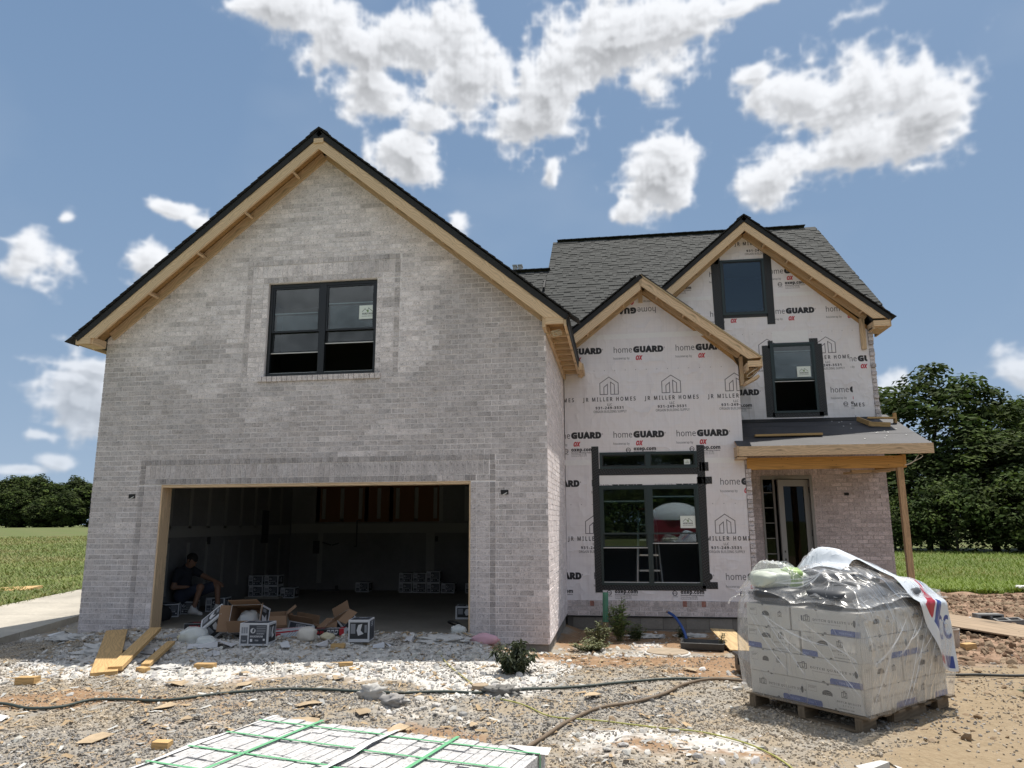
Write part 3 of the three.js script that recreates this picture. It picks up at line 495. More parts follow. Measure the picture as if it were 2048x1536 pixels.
{
  // gable over the entrance bay
  const A = [1.54, 6.42], S = 0.795, R = [3.70, A[1] - S * 2.16], Lx = -0.5, L = [Lx, A[1] - S * (1.54 - Lx)];
  const r = new MB(1); slab(r, ...A, ...L, -3.1, -5.6, 0.085, 0); const roof = r.build('roof', M_ROOF, house);
  const r2 = new MB(2); slab(r2, ...A, ...R, -3.1, -5.0, 0.03, 0.0); r2.build('roof_sheathing', std([0.6, 0.46, 0.28], { map: rep(T.mottle, 3), roughness: 0.9 }), house);
  const r3 = new MB(2); slab(r3, A[0] + 0.02, A[1] + 0.01, 2.5, A[1] + 0.01 - S * 0.96, -3.12, -5.0, 0.012, -0.012); r3.build('underlayment', M.felt, house);
  const e = new MB(3); shingleEdge(e, A[0], A[1] + 0.03, L[0], L[1] + 0.03, -3.085, 5); e.build('shingle_edge', M_ROOF, roof);
  rake(...A, ...L, -3.1, -3.46, { first: 0.6, step: 0.9 }); rake(...A, ...R, -3.1, -3.46, { first: 0.5, step: 0.62, k: 0.035 });
  const gp = new MB(4); gp.col(0.7).box(1.54, 6.31, -3.13, 0.05, 0.2, 0.05); gp.build('ridge_block', M.pine, house);
  const eb = new MB(5); eb.col(1).span(3.43, 3.665, 4.53, 4.64, -3.15, -3.11); eb.col(0.85).span(3.4, 3.44, 4.46, 4.6, -3.46, -3.12); eb.col(0.8).span(3.33, 3.4, 4.25, 4.8, -3.5, -3.44); eb.box(3.5, 4.3, -3.3, 0.28, 0.05, 0.3, 0, 0, 0.5); eb.build('eave_return', M.pine, house);
  const fa = new MB(6); fa.col(0.9).span(3.655, 3.69, 4.53, 4.67, -5.0, -3.12); fa.build('fascia', M.pine, house);
  for (let z = -3.6; z > -4.9; z -= 0.4) { const b = new MB(80 - z * 9); b.col(0.75).span(3.42, 3.654, 4.5, 4.6, z - 0.019, z + 0.019); b.build('lookout', M.pine, house); }
  put('cable', tubeGeo([V(3.62, 4.52, -3.2), V(3.5, 4.44, -3.1), V(3.4, 4.36, -3.15), V(3.45, 4.34, -3.2), V(3.6, 4.46, -3.2)], 0.006, 30, 5), M.wire, house);
  const br = new MB(7); br.col(0.8).span(1.5, 1.58, 5.95, 6.28, -3.5, -3.42); br.build('ridge_block', M.pine, house);
}
{
  // upper gable
  const A = [3.83, 8.13], S = 0.855, R = [6.57, A[1] - S * 2.74], L = [1.09, A[1] - S * 2.74];
  const r = new MB(1); slab(r, ...A, ...L, -4.65, -7.6, 0.085, 0); slab(r, ...A, ...R, -4.65, -7.6, 0.085, 0); const roof = r.build('roof', M_ROOF, house);
  const e = new MB(3); shingleEdge(e, A[0], A[1] + 0.03, L[0], L[1] + 0.03, -4.635, 6); shingleEdge(e, A[0], A[1] + 0.03, R[0] + 0.02, R[1] + 0.02, -4.635, 7); for (const s of [-1, 1]) e.box(A[0] + s * 0.07, A[1] - 0.005, -4.8, 0.18, 0.02, 0.34, 0, 0, -s * 0.6); e.build('shingle_edge', M_ROOF, roof);
  rake(...A, ...L, -4.65, -5.0, { first: 0.6, step: 0.9 }); rake(...A, ...R, -4.65, -5.0, { first: 0.7, step: 0.6 });
  const eb = new MB(5); eb.col(1).span(6.22, 6.52, 5.6, 5.72, -4.70, -4.66); eb.col(0.85).span(6.2, 6.24, 5.55, 5.7, -5.0, -4.68); eb.span(6.49, 6.53, 5.6, 5.7, -5.0, -4.7); eb.col(0.8).span(6.04, 6.14, 5.2, 5.85, -4.998, -4.95); eb.col(0.7).span(6.2, 6.52, 5.57, 5.6, -5.2, -4.7); eb.build('eave_return', M.pine, house);
  const fa = new MB(6); fa.col(0.85).span(6.53, 6.565, 5.6, 5.75, -5.6, -4.7); fa.build('fascia', M.pine, house);
  put('cable', tubeGeo([V(6.1, 6.0, -4.9), V(6.28, 5.75, -4.75), V(6.3, 5.6, -4.7), V(6.34, 5.55, -4.72), V(6.45, 5.6, -4.7)], 0.006, 30, 5), M.wire, house);
  // brick turning the corner of the upper wall
  const vb = new MB(8), vr = rng(4);
  for (let y = 3.55; y < 5.55; y += COURSE) { const t = 0.34 + 0.2 * vr(); vb.col(t).span(6.195, 6.285 + 0.006 * vr(), y, y + COURSE - 0.0095, -6.0, -5.01 + (vr() > 0.5 ? 0.035 : 0) + 0.02 * vr()); }
  vb.build('brick', M.brick, house);
  const mb = new MB(9); mb.span(6.19, 6.275, 3.5, 5.6, -9, -5.03); mb.build('brick_wall', M.mortar, house);
}
{
  // main roof: front slope with its shingles, back slope, ridge
  const F = (x, z) => 5.81 + 0.837 * (-4.73 - z), zr = -9.4, up = V(0, 0.837, -1).normalize(), nn = V(0, 1, 0.837).normalize();
  const deck = new MB(1), basis = new THREE.Matrix4().makeBasis(V(1, 0, 0), nn, V(1, 0, 0).cross(nn));
  const plane = (x0, x1, za, zb, t) => { const c = V((x0 + x1) / 2, (F(0, za) + F(0, zb)) / 2, (za + zb) / 2).addScaledVector(nn, -t / 2); deck.boxM(basis.clone().setPosition(c), x1 - x0, t, Math.hypot(za - zb, F(0, za) - F(0, zb))); };
  plane(-0.64, 1.1, -4.70, zr, 0.08); plane(1.1, 6.2, -5.25, zr, 0.08); plane(6.2, 6.6, -4.70, zr, 0.08); plane(-3.4, -0.641, -4.9, -7.6, 0.08);
  const back = V(0, 9.72, zr); deck.quad(V(-0.64, 9.7, zr), V(6.6, 9.7, zr), V(6.6, 5.9, -13.8), V(-0.64, 5.9, -13.8)); deck.quad(V(-3.4, 8.18, -7.6), V(-0.64, 8.18, -7.6), V(-0.64, 5.9, -10.3), V(-3.4, 5.9, -10.3));
  deck.quad(V(-0.64, 5.8, -4.8), V(-0.64, 9.68, zr), V(-0.64, 5.8, -13.8), V(-0.64, 5.8, -9.4)); deck.quad(V(6.3, 5.8, -4.8), V(6.3, 9.68, zr), V(6.3, 5.8, -13.8), V(6.3, 5.8, -9.4));
  const roof = deck.build('roof', M_ROOF, house);
  const r = rng(33), variants = [];
  for (let k = 0; k < 6; k++) {
    const m = new MB(90 + k);
    for (let x = -0.5; x < 0.499;) { const w = Math.min(0.08 + 0.14 * r(), 0.5 - x), thick = r() > 0.45, t = (thick ? 0.045 : 0.037) * (0.85 + 0.3 * r()); m.col([t * 0.93, t, t * 0.96]); m.box(x + w / 2, thick ? 0.016 : 0.010, 0.0, w - (r() > 0.6 ? 0.006 : 0.001), thick ? 0.014 : 0.008, 0.165, -0.04, 0, 0, 'y-'); x += w; }
    variants.push(m.geometry());
  }
  const rest = new MB(99), pieces = [];
  const rows = (x0, x1, za, zb) => {
    const L = Math.hypot(za - zb, F(0, za) - F(0, zb)), n = Math.floor(L / 0.143);
    for (let k = 0; k < n; k++) {
      const z = za + (zb - za) * ((k + 0.5) * 0.143 / L), y = F(0, z);
      for (let x = x0 - (k * 0.27) % 1.0; x < x1; x += 1.0) {
        const a = Math.max(x, x0), b = Math.min(x + 0.998, x1); if (b - a < 0.05) continue;
        pieces.push([a, b, y, z, Math.hypot((a + b) / 2 - EYE.x, y - EYE.y, z - EYE.z), (a + b) / 2 > 0.3 && (a + b) / 2 < 6.6 ? 0 : 0]);
      }
    }
  };
  rows(-0.64, 6.6, -4.73, zr); rows(-3.0, -0.645, -4.9, -7.6);
  // those that no gable hides, nearest first
  const shown = (p) => { const x = (p[0] + p[1]) / 2, z = p[3], g1 = x < 3.83 ? 8.13 - 0.855 * (3.83 - x) : 8.13 - 0.855 * (x - 3.83); return p[2] > g1 + 0.05 && (x > 1.6 || p[2] > 6.42 - 0.795 * (1.54 - x)) && p[2] > 4.655 + 0.828 * (0.37 - x); };
  const vis = pieces.filter(shown).sort((a, b) => a[4] - b[4]), first = new Set(vis.filter((p) => p[1] - p[0] > 0.99).slice(0, 290));
  for (const p of pieces) {
    const m = basis.clone().setPosition(V((p[0] + p[1]) / 2, p[2], p[3]).addScaledVector(nn, 0.002));
    if (first.has(p)) { const o = put('shingle', variants[Math.floor(r() * 6)], M.shingle, roof); o.matrixAutoUpdate = true; o.quaternion.setFromRotationMatrix(m); o.position.setFromMatrixPosition(m); if (r() > 0.5) o.rotateY(0); }
    else if (vis.includes(p)) for (let x = p[0]; x < p[1] - 0.001;) { const w = Math.min(0.08 + 0.14 * r(), p[1] - x), thick = r() > 0.45, t = (thick ? 0.045 : 0.037) * (0.85 + 0.3 * r()); rest.col([t * 0.93, t, t * 0.96]); rest.boxM(basis.clone().multiply(new THREE.Matrix4().makeRotationX(-0.045)).setPosition(V(x + w / 2, p[2], p[3]).addScaledVector(nn, thick ? 0.018 : 0.012)), w - 0.002, thick ? 0.018 : 0.010, 0.165, 'y-'); x += w; }
  }
  tag(rest.build('shingle', M.shingle, roof), null, null, null, 'stuff');
  const cap = new MB(7); for (let x = -0.5; x < 6.2; x += 0.2) { const t = 0.04 + 0.02 * r(); cap.col(t); cap.box(x + 0.1, 9.735 + 0.006 * r(), zr, 0.24, 0.02, 0.26, 0, 0, 0.03); } cap.build('ridge_cap', M.shingle, roof); const cap2 = new MB(8); for (let x = -3; x < -0.7; x += 0.2) cap2.col(0.05).box(x + 0.1, 8.24, -7.6, 0.24, 0.02, 0.26, 0, 0, 0.03); cap2.build('ridge_cap', M.shingle, roof);
  for (const x of [-1.52, -1.38]) { const v = new MB(5); v.span(x - 0.05, x + 0.05, 8.24, 8.40, -7.72, -7.55); v.span(x - 0.06, x + 0.06, 8.38, 8.41, -7.74, -7.53); v.build('roof_vent', std([0.42, 0.42, 0.41]), roof); }
  const fl = new MB(6); fl.bar(V(-0.64, 7.3, -6.4), V(-0.64, 7.62, -6.78), 0.03, 0.14); fl.build('flashing', M.tarBlack, roof);
}
{
  // porch: lean-to roof, fascia, beam, post, brick wall, door, slab
  const P = (z) => 3.06 + 0.385 * (-3.1 - z), nn = V(0, 1, 0.385).normalize(), basis = new THREE.Matrix4().makeBasis(V(1, 0, 0), nn, V(1, 0, 0).cross(nn)), L = Math.hypot(1.92, P(-5.02) - P(-3.1));
  const d = new MB(1); d.boxM(basis.clone().setPosition(V(4.79, P(-4.06), -4.06).addScaledVector(nn, -0.012)), 3.27, 0.02, L); const roof = d.build('roof', M.osb, house);
  for (let k = 0; k < 3; k++) { const f = new MB(2 + k), za = -3.09 - k * 0.66, zb = za - 0.74, zc = (za + zb) / 2; f.boxM(basis.clone().setPosition(V(4.79 + 0.004 * k, P(zc), zc).addScaledVector(nn, 0.003 + 0.003 * k)), 3.275, 0.003, Math.hypot(zb - za, P(zb) - P(za))); f.build('underlayment', M.felt, roof); }
  const cp = new MB(4), r = rng(9); for (let k = 0; k < 26; k++) { const x = 5.2 + 1.15 * r(), z = -3.3 - 1.6 * r(); cp.boxM(basis.clone().setPosition(V(x, P(z), z).addScaledVector(nn, 0.013)), 0.022, 0.004, 0.022); } cp.build('cap_nail', M.whiteBar, roof);
  const st = new MB(7); st.boxM(basis.clone().setPosition(V(4.6, P(-4.85), -4.85).addScaledVector(nn, 0.016)), 2.9, 0.004, 0.28); st.build('flashing', M.tarBlack, roof);
  const fa = new MB(5); fa.col(0.82).span(3.16, 6.43, 2.885, 3.06, -3.1, -3.062); fa.build('fascia', M.pine, house);
  const fr = new MB(6); fr.col(0.8).box(3.15, 2.98, -3.28, 0.03, 0.18, 0.4, 0.0, 0, 0); fr.span(3.13, 3.3, 2.84, 2.87, -3.45, -3.1); fr.build('eave_return', M.pine, house);
  const orange = std([0.60, 0.33, 0.10], { map: rep(T.wood, 0.55, 1.7), vertexColors: true, roughness: 0.7 });
  const be = new MB(12); be.col(1).span(3.35, 6.04, 2.665, 2.88, -3.5, -3.44); be.span(6.042, 6.10, 2.67, 2.90, -4.9, -3.45); be.build('beam', orange, house);
  const bs = new MB(13); bs.col(0.8).span(5.3, 5.98, 2.62, 2.662, -4.0, -3.9); bs.bar(V(5.35, 2.64, -4.5), V(5.95, 2.64, -3.5), 0.09, 0.04); bs.build('brace', M.pine, house);
  for (let x = 3.5; x < 6.4; x += 0.405) { const b = new MB(14 + x * 10); b.col(0.75).bar(V(x, P(-3.12) - 0.1, -3.12), V(x, P(-4.9) - 0.1, -4.9), 0.038, 0.14); b.build('rafter', M.pine, house); }
  const po = new MB(16); po.col(0.88).span(5.935, 6.035, 0.12, 2.664, -3.52, -3.43); po.build('post', std([0.6, 0.40, 0.24], { map: rep(T.wood, 1, 2), vertexColors: true, roughness: 0.8 }), house);
  put('cable', tubeGeo([V(6.2, 2.9, -3.2), V(6.25, 2.84, -3.1), V(6.1, 2.75, -3.1), V(5.95, 2.68, -3.15), V(6.06, 2.72, -3.1), V(6.2, 2.86, -3.15)], 0.006, 30, 5), M.wire, house);
  const sl = new MB(17); sl.span(3.42, 6.3, -0.2, 0.17, -4.9, -3.25); sl.build('porch_slab', M.concrete, house);
  const w = new MB(18); const DX = [3.84, 4.83], DT = 2.635;
  w.span(3.41, DX[0], 0.1, 3.6, -5.0, -4.907); w.span(DX[1], 6.24, 0.1, 3.6, -5.0, -4.907); w.span(DX[0], DX[1], DT, 3.6, -5.0, -4.907); const wall = w.build('brick_wall', std([0.62, 0.57, 0.54], { map: rep(T.concrete, 0.7), roughness: 0.95 }), house);
  const tone = () => { const t = 0.42 * (0.85 + 0.3 * brickR()); return [t * 1.04, t * 0.975, t * 0.96]; };
  layCourses(bricks.porch, 0.11, 3.5, (v, q) => inHoles(3.41, 6.245, [[DX[0], DX[1], 0, DT + 0.2], [3.62, 5.08, DT, DT + 0.215]], v, q), tone);
  for (let x = 3.625; x < 5.06; x += 0.083) bricks.porch.push([x, x + 0.0735, DT + 0.005, DT + 0.2, tone(), 0.002]);
  const mb = new MB(19); for (const b of bricks.porch) brickFor(mb, 'z', -4.9, b); tag(mb.build('brick', M.brick, wall), null, null, null, 'stuff');
  const hb = new MB(20); hb.span(5.42, 5.51, 2.23, 2.285, -4.9, -4.894); hb.build('electrical_box', M.tarBlack, house);
  // door
  const df = new MB(21); const z = -4.9; df.span(DX[0], DX[0] + 0.035, 0.2, DT, z - 0.12, z + 0.02); df.span(DX[1] - 0.05, DX[1], 0.2, DT, z - 0.12, z + 0.02); df.span(DX[0] + 0.035, DX[1] - 0.05, DT - 0.07, DT, z - 0.12, z + 0.018); df.span(4.07, 4.105, 0.2, DT - 0.07, z - 0.1, z); df.span(DX[0] + 0.035, 4.07, 0.2, 0.45, z - 0.1, z - 0.02);
  const door = df.build('door_frame', M.doorPaint, house);
  const mu = new MB(22); for (let k = 0; k < 6; k++) mu.span(DX[0] + 0.035, 4.07, 0.8 + k * 0.3 - 0.008, 0.8 + k * 0.3 + 0.008, z - 0.06, z - 0.04); mu.span(DX[0] + 0.035, DX[0] + 0.05, 0.45, DT - 0.07, z - 0.06, z - 0.04); mu.build('sidelight_bar', M.doorPaint, door);
  const sg = new MB(); sg.span(DX[0] + 0.035, 4.07, 0.45, DT - 0.07, z - 0.055, z - 0.05); sg.build('pane', M.doorGlass, door);
  const leaf = sub('door', house); leaf.position.set(4.775, 0, z - 0.06); leaf.rotation.y = 0.30;       // stands ajar, hinged on the right
  const lf = new MB(23); lf.span(-0.66, -0.55, 0.22, 2.55, -0.04, 0); lf.span(-0.11, 0, 0.22, 2.55, -0.04, 0); lf.span(-0.55, -0.11, 0.22, 0.5, -0.04, 0); lf.span(-0.55, -0.11, 2.42, 2.55, -0.04, 0); lf.build('door_leaf', M.doorPaint, leaf);
  const lg = new MB(); lg.span(-0.55, -0.11, 0.5, 2.42, -0.022, -0.018); lg.build('pane', M.doorGlass, leaf);
  const hg = new MB(24); for (const y of [0.6, 1.5, 2.35]) hg.span(-0.01, 0.012, y - 0.06, y + 0.06, -0.01, 0.012); for (const y of [1.15, 1.0]) hg.span(-0.62, -0.59, y - 0.02, y + 0.02, -0.01, 0.004); hg.build('hinge', M.frame, leaf);
  const bs2 = new MB(25), vr = rng(14);                                    // brick on the side of the bay, seen end on
  for (let y = 0.07; y < 2.8; y += COURSE) { const t = 0.38 + 0.2 * vr(); bs2.col(t).span(3.318, 3.41 + 0.006 * vr(), y, y + COURSE - 0.0095, -4.9, -3.475 + (vr() > 0.5 ? 0.03 : 0) + 0.012 * vr()); }
  bs2.build('brick', M.brick, house);
  const bm = new MB(26); bm.span(3.31, 3.4, 0.0, 2.85, -4.9, -3.5); bm.build('brick_wall', M.mortar, house);
  // brick water table and block foundation under the bay
  const base = new MB(27); base.span(0.0, 3.41, 0.06, 0.325, -3.6, -3.447); const bw = base.build('brick_wall', M.mortar, house);
  layCourses(bricks.base, 0.07, 0.22, () => [[0.0, 3.41]], (u, v) => { const t = 0.46 * (0.8 + 0.35 * brickR()); return [t, t * 0.98, t * 0.97]; });
  for (let x = 0.0; x < 3.38; x += 0.083) { const t = 0.44 * (0.75 + 0.4 * brickR()), red = brickR() > 0.93; bricks.base.push([x, x + 0.0735, 0.232, 0.33 - 0.008 * brickR(), red ? [0.28, 0.15, 0.12] : [t, t * 0.98, t * 0.97], 0.006]); }
  const bb = new MB(28); for (const b of bricks.base) brickFor(bb, 'z', -3.44, b); tag(bb.build('brick', M.brick, bw), null, null, null, 'stuff');
  const fd = new MB(29), fr2 = rng(3); for (let x = 0.0, k = 0; x < 3.4; x += 0.405, k++) for (let q = 0; q < 2; q++) fd.col(0.75 + 0.25 * fr2()).span(x + q * 0.1, Math.min(x + q * 0.1 + 0.396, 3.42), -0.36 + q * 0.2, -0.17 + q * 0.2, -3.6, -3.462 + 0.004 * fr2()); fd.col(0.5).span(0, 3.42, -0.4, 0.045, -3.6, -3.468); fd.build('foundation', M.block, house);
  const ft = new MB(30); ft.span(0.0, 3.41, 0.045, 0.062, -3.5, -3.43); ft.build('flashing', M.tarBlack, house);
}

// ---------------------------------------------------------------- ground
const BX0 = -15, BX1 = 19, BZ0 = -15, BZ1 = 12.5;
const slabEdge = (z) => -7.55 + 0.30 * (z - 1.0);                       // near (right) edge of the concrete drive on the left
const grassEdgeR = (x) => -8.7 + 0.5 * (fbm(x * 0.8, 3.1, 3, 401) - 0.5) * 3;
const isGrass = (x, z) => {
  const wob = (fbm(x * 0.7, z * 0.7, 3, 411) - 0.5) * 0.8;
  let g = ss(-0.25, 0.25, (slabEdge(z) - 2.25 + wob * 0.4) - x);         // beyond the drive
  g = Math.max(g, ss(-0.3, 0.4, grassEdgeR(x) - z) * ss(3, 5, x), ss(0, 1, -9.5 - z));
  return g;
};
const inGarageHeap = (x, z) => ss(-6.9, -6.0, x) * ss(-0.3, -1.2, x) * ss(1.9, 0.7, z) * ss(-0.5, 0.15, z);
function groundH(x, z) {
  let h = 0.16 - 0.26 * ss(-1.1, 0.1, x) * ss(1.3, -0.2, z) - 0.06 * ss(-6, -8, x) + 0.1 * ss(4.5, 7, x) * ss(1.3, -0.3, z);
  h -= 0.1 * ss(-1.2, -2.8, z) * ss(0, 0.3, x) * ss(4.4, 3.6, x);
  const g = isGrass(x, z);
  const dirt = 1 - g;
  h += dirt * ss(2.2, 3.4, x) * ss(0.8, 2, z) * 0.03 * (Math.abs(fbm(x * 1.5 + z * 3.2, z * 1.2 - x * 0.4, 3, 14) - 0.5) * 3 - 0.4);
  const rut = Math.abs(((x * 0.82 + z * 0.57) - 6.2 + 0.25 * Math.sin(z * 0.8)) ); h -= dirt * 0.035 * Math.exp(-Math.pow(rut / 0.16, 2)) * ss(2.4, 3.4, x) - dirt * 0.02 * Math.exp(-Math.pow((rut - 0.28) / 0.1, 2)) * ss(2.4, 3.4, x);
  h += dirt * ((fbm(x * 0.9, z * 0.9, 3, 1) - 0.5) * 0.05 + (fbm(x * 4, z * 4, 3, 2) - 0.5) * 0.035 + (fbm(x * 14, z * 14, 2, 3) - 0.5) * 0.02);
  h += inGarageHeap(x, z) * (0.02 + 0.09 * fbm(x * 2.4, z * 2.4, 3, 6));
  h += 0.05 * ss(4.6, 6, x) * ss(0.3, -0.8, z) * dirt * (fbm(x * 2.2, z * 2.2, 3, 9) - 0.3) * 2.4;
  if (z < -0.03 && z > -9.4 && x > -7.1 && x < 0) h = Math.min(h, 0.02);   // under the slab
  if (z < -3.5 && z > -9 && x > -0.1 && x < 6.2) h = Math.min(h, -0.05);
  return h;
}
const spot = (x, z, cx, cz, rx, rz) => { const d = Math.hypot((x - cx) / rx, (z - cz) / rz); return ss(1.15, 0.35, d); };
function zones(x, z) {
  const w = (fbm(x * 0.9, z * 0.9, 4, 21) - 0.5), xx = x + w * 1.6, zz = z + (fbm(x * 0.9, z * 0.9, 4, 22) - 0.5) * 1.4;
  let white = 0.85 * ss(-5.4, -4.4, xx) * ss(0.6, -0.1, xx) * ss(0.9, 1.5, zz) * ss(3.4, 2.6, zz) + 0.8 * spot(xx, zz, -4.9, 1.9, 1.3, 1.0) + 0.95 * spot(xx, zz, -0.9, 3.2, 0.75, 0.4) + 0.6 * spot(xx, zz, -0.9, 4.9, 0.7, 0.3) + 0.45 * spot(xx, zz, 1.2, -0.6, 0.9, 0.8) + 0.45 * spot(xx, zz, 0.9, 4.6, 0.7, 0.35) + 0.7 * spot(xx, zz, -8.2, 0.6, 1.3, 0.6);
  white += 0.6 * inGarageHeap(x, z) + 0.45 * ss(0.54, 0.72, fbm(x * 1.3, z * 1.3, 4, 24)) * ss(3.0, 1.6, x);
  let orange = 1.0 * spot(xx, zz, 1.9, 1.1, 2.4, 1.4) + 0.9 * spot(xx, zz, 0.3, 1.3, 1.6, 0.9) + 0.8 * spot(xx, zz, -3.7, 4.0, 1.0, 0.35) + 0.7 * spot(xx, zz, -0.4, 4.3, 0.7, 0.3) + 0.6 * spot(xx, zz, 1.1, 4.9, 0.8, 0.3) + 0.55 * spot(xx, zz, -2.7, 2.9, 1.5, 0.3) + 0.8 * ss(-0.2, -1.2, zz) * ss(-0.2, 0.4, x) * ss(4.2, 3.4, x) + 0.4 * ss(0.55, 0.75, fbm(x * 0.8, z * 0.8, 4, 25));
  const tan = ss(2.3, 3.6, xx + 0.25 * (zz - 4)) * ss(0.3, 1.4, zz) * 0.95 + 0.5 * spot(xx, zz, 2.6, 5.5, 1.5, 1.0) + 0.5 * spot(xx, zz, -2.4, 3.2, 2.0, 0.5);
  const mud = ss(4.4, 5.4, xx) * ss(1.4, 0.4, zz);
  return { white: clamp(white), orange: clamp(orange), tan: clamp(tan), mud, grass: isGrass(x, z) };
}
const gravelAt = (x, z) => { const q = zones(x, z); return clamp(1 - 0.75 * q.white - 0.9 * q.orange - 0.92 * q.tan - q.mud * 0.95) * (1 - q.grass) * ss(0.4, 1.4, z + (x > -0.5 ? 0.4 : 0)); };
{
  const N = 2048, W = BX1 - BX0, D = BZ1 - BZ0;
  const cols = 340, zrow = Math.round(340 * D / W), zc = []; // zones on a coarse grid, mixed with fine noise per texel
  for (let j = 0; j <= zrow; j++) for (let i = 0; i <= cols; i++) zc.push(zones(BX0 + W * i / cols, BZ0 + D * j / zrow));
  const tex = dataTex(N, N, (u, v) => {
    const x = BX0 + u * W, z = BZ1 - v * D, gi = u * cols, gj = (1 - v) * zrow, i = Math.min(cols - 1, Math.floor(gi)), j = Math.min(zrow - 1, Math.floor(gj)), fx = gi - i, fz = gj - j;
    const A = zc[j * (cols + 1) + i], B = zc[j * (cols + 1) + i + 1], C = zc[(j + 1) * (cols + 1) + i], E = zc[(j + 1) * (cols + 1) + i + 1];
    const q = (k) => mix(mix(A[k], B[k], fx), mix(C[k], E[k], fx), fz);
    const f1 = fbm(x * 6, z * 6, 3, 51), f2 = n2(x * 30, z * 30, 52), f3 = n2(x * 62, z * 62, 53), g = 0.5 * f2 + 0.5 * f3;
    let c = mix3([0.19, 0.172, 0.147], [0.31, 0.285, 0.245], g);
    c = mix3(c, [0.27, 0.215, 0.145], 0.75 * ss(0.4, 0.65, f1));
    c = mix3(c, mix3([0.20, 0.145, 0.085], [0.265, 0.205, 0.13], g), q('tan'));
    c = mix3(c, mix3([0.19, 0.11, 0.058], [0.29, 0.19, 0.11], f1 * 0.7 + g * 0.3), ss(0.25, 0.75, q('orange') + (f1 - 0.5) * 0.6));
    c = mix3(c, mix3([0.11, 0.06, 0.033], [0.30, 0.20, 0.135], ss(0.3, 0.7, f1 * 0.65 + g * 0.35)), q('mud'));
    c = mix3(c, mix3([0.36, 0.34, 0.31], [0.62, 0.60, 0.57], g), ss(0.3, 0.75, q('white') + (f1 - 0.5) * 0.9 + (g - 0.5) * 0.4));
    c = mix3(c, mix3([0.028, 0.05, 0.010], [0.085, 0.105, 0.026], f1 * 0.6 + g * 0.4), ss(0.3, 0.7, q('grass') + (g - 0.5) * 0.5));
    return c.map((v) => v * 1.12).map((k) => k <= 0.0031308 ? k * 12.92 : 1.055 * Math.pow(k, 1 / 2.4) - 0.055);
  }, true);
  tex.wrapS = tex.wrapT = THREE.ClampToEdgeWrapping;
  const nx = 430, nz = 350, p = new Float32Array((nx + 1) * (nz + 1) * 3), uv = new Float32Array((nx + 1) * (nz + 1) * 2), idx = [];
  const ease = (t) => t;                                               // even cells
  for (let j = 0, o = 0; j <= nz; j++) for (let i = 0; i <= nx; i++, o++) {
    const u = ease(i / nx), v = j / nz, x = BX0 + u * W, z = BZ0 + v * D;
    p[o * 3] = x; p[o * 3 + 1] = groundH(x, z); p[o * 3 + 2] = z; uv[o * 2] = u; uv[o * 2 + 1] = 1 - v;
    if (i < nx && j < nz) idx.push(o, o + nx + 1, o + 1, o + 1, o + nx + 1, o + nx + 2);
  }
  const g = new THREE.BufferGeometry(); g.setAttribute('position', new THREE.BufferAttribute(p, 3)); g.setAttribute('uv', new THREE.BufferAttribute(uv, 2)); g.setIndex(idx); g.computeVertexNormals();
  put('ground', g, std(1, { map: tex, roughness: 0.97, bumpMap: rep(T.rough, 55, 45), bumpScale: 0.02 })).userData.kind = 'structure';
  // the fields out to the horizon
  const grassTex = dataTex(512, 512, (u, v) => { const a = pfbm(u * 8, v * 8, 8, 5, 61), b = pfbm(u * 100, v * 100, 100, 2, 67), d = pfbm(u * 3, v * 3, 3, 3, 69); const t = 0.5 * a + 0.5 * b, c = mix3(mix3([0.062, 0.086, 0.018], [0.125, 0.15, 0.034], t), [0.125, 0.11, 0.042], ss(0.5, 0.75, d) * 0.6); return c.map((k) => 1.055 * Math.pow(k, 1 / 2.4) - 0.055); }, true);
  const fm = new MB(), hF = (x, z) => -0.03 + 1.15 * ss(25, 170, Math.hypot(x, z)) + 0.5 * ss(300, 1500, Math.hypot(x, z));
  const xs = [-2400, -900, -400, -250, -170, -120, -80, -50, -30, BX0 + 0.3, BX1 - 0.3, 30, 50, 80, 120, 200, 400, 900, 2400], zs = [-2400, -900, -400, -250, -180, -140, -100, -60, -40, -25, BZ0 + 0.3, BZ1 - 0.3, 25, 50, 100, 300, 900, 2400];
  for (let i = 0; i + 1 < xs.length; i++) for (let j = 0; j + 1 < zs.length; j++) {
    const a = xs[i], b = xs[i + 1], c = zs[j], d = zs[j + 1];
    if (a >= BX0 && b <= BX1 && c >= BZ0 && d <= BZ1) continue;
    const P = [V(a, hF(a, d), d), V(b, hF(b, d), d), V(b, hF(b, c), c), V(a, hF(a, c), c)], U = P.map((k) => [k.x / 9, k.z / 9]);
    fm.tri(P[0], P[1], P[2], U[0], U[1], U[2]); fm.tri(P[0], P[2], P[3], U[0], U[2], U[3]);
  }
  fm.build('field', std(1, { map: grassTex, roughness: 0.98 }), scene).userData.kind = 'structure';
}
{ // the concrete drive along the left side
  const m = new MB(3), top = 0.2;
  const pt = (z, off, y) => V(slabEdge(z) - off, y, z);
  for (let z = 4.2; z > -12; z -= 1.85) { const a = z, b = z - 1.84; for (const [p0, p1] of [[0, 2.3]]) { m.quad(pt(a, p1, top), pt(a, p0, top), pt(b, p0, top), pt(b, p1, top), 2.3, 1.84, 0, z); m.quad(pt(a, p0, -0.1), pt(b, p0, -0.1), pt(b, p0, top), pt(a, p0, top)); m.quad(pt(a, p1, -0.1), pt(a, p0, -0.1), pt(a, p0, top), pt(a, p1, top)); m.quad(pt(b, p1, top), pt(b, p1, -0.1), pt(a, p1, -0.1), pt(a, p1, top)); } }
  m.build('driveway', std([0.50, 0.46, 0.39], { map: rep(T.concrete, 0.35), roughness: 0.92, bumpMap: rep(T.rough, 2), bumpScale: 0.003 }), scene).userData.kind = 'structure';
}
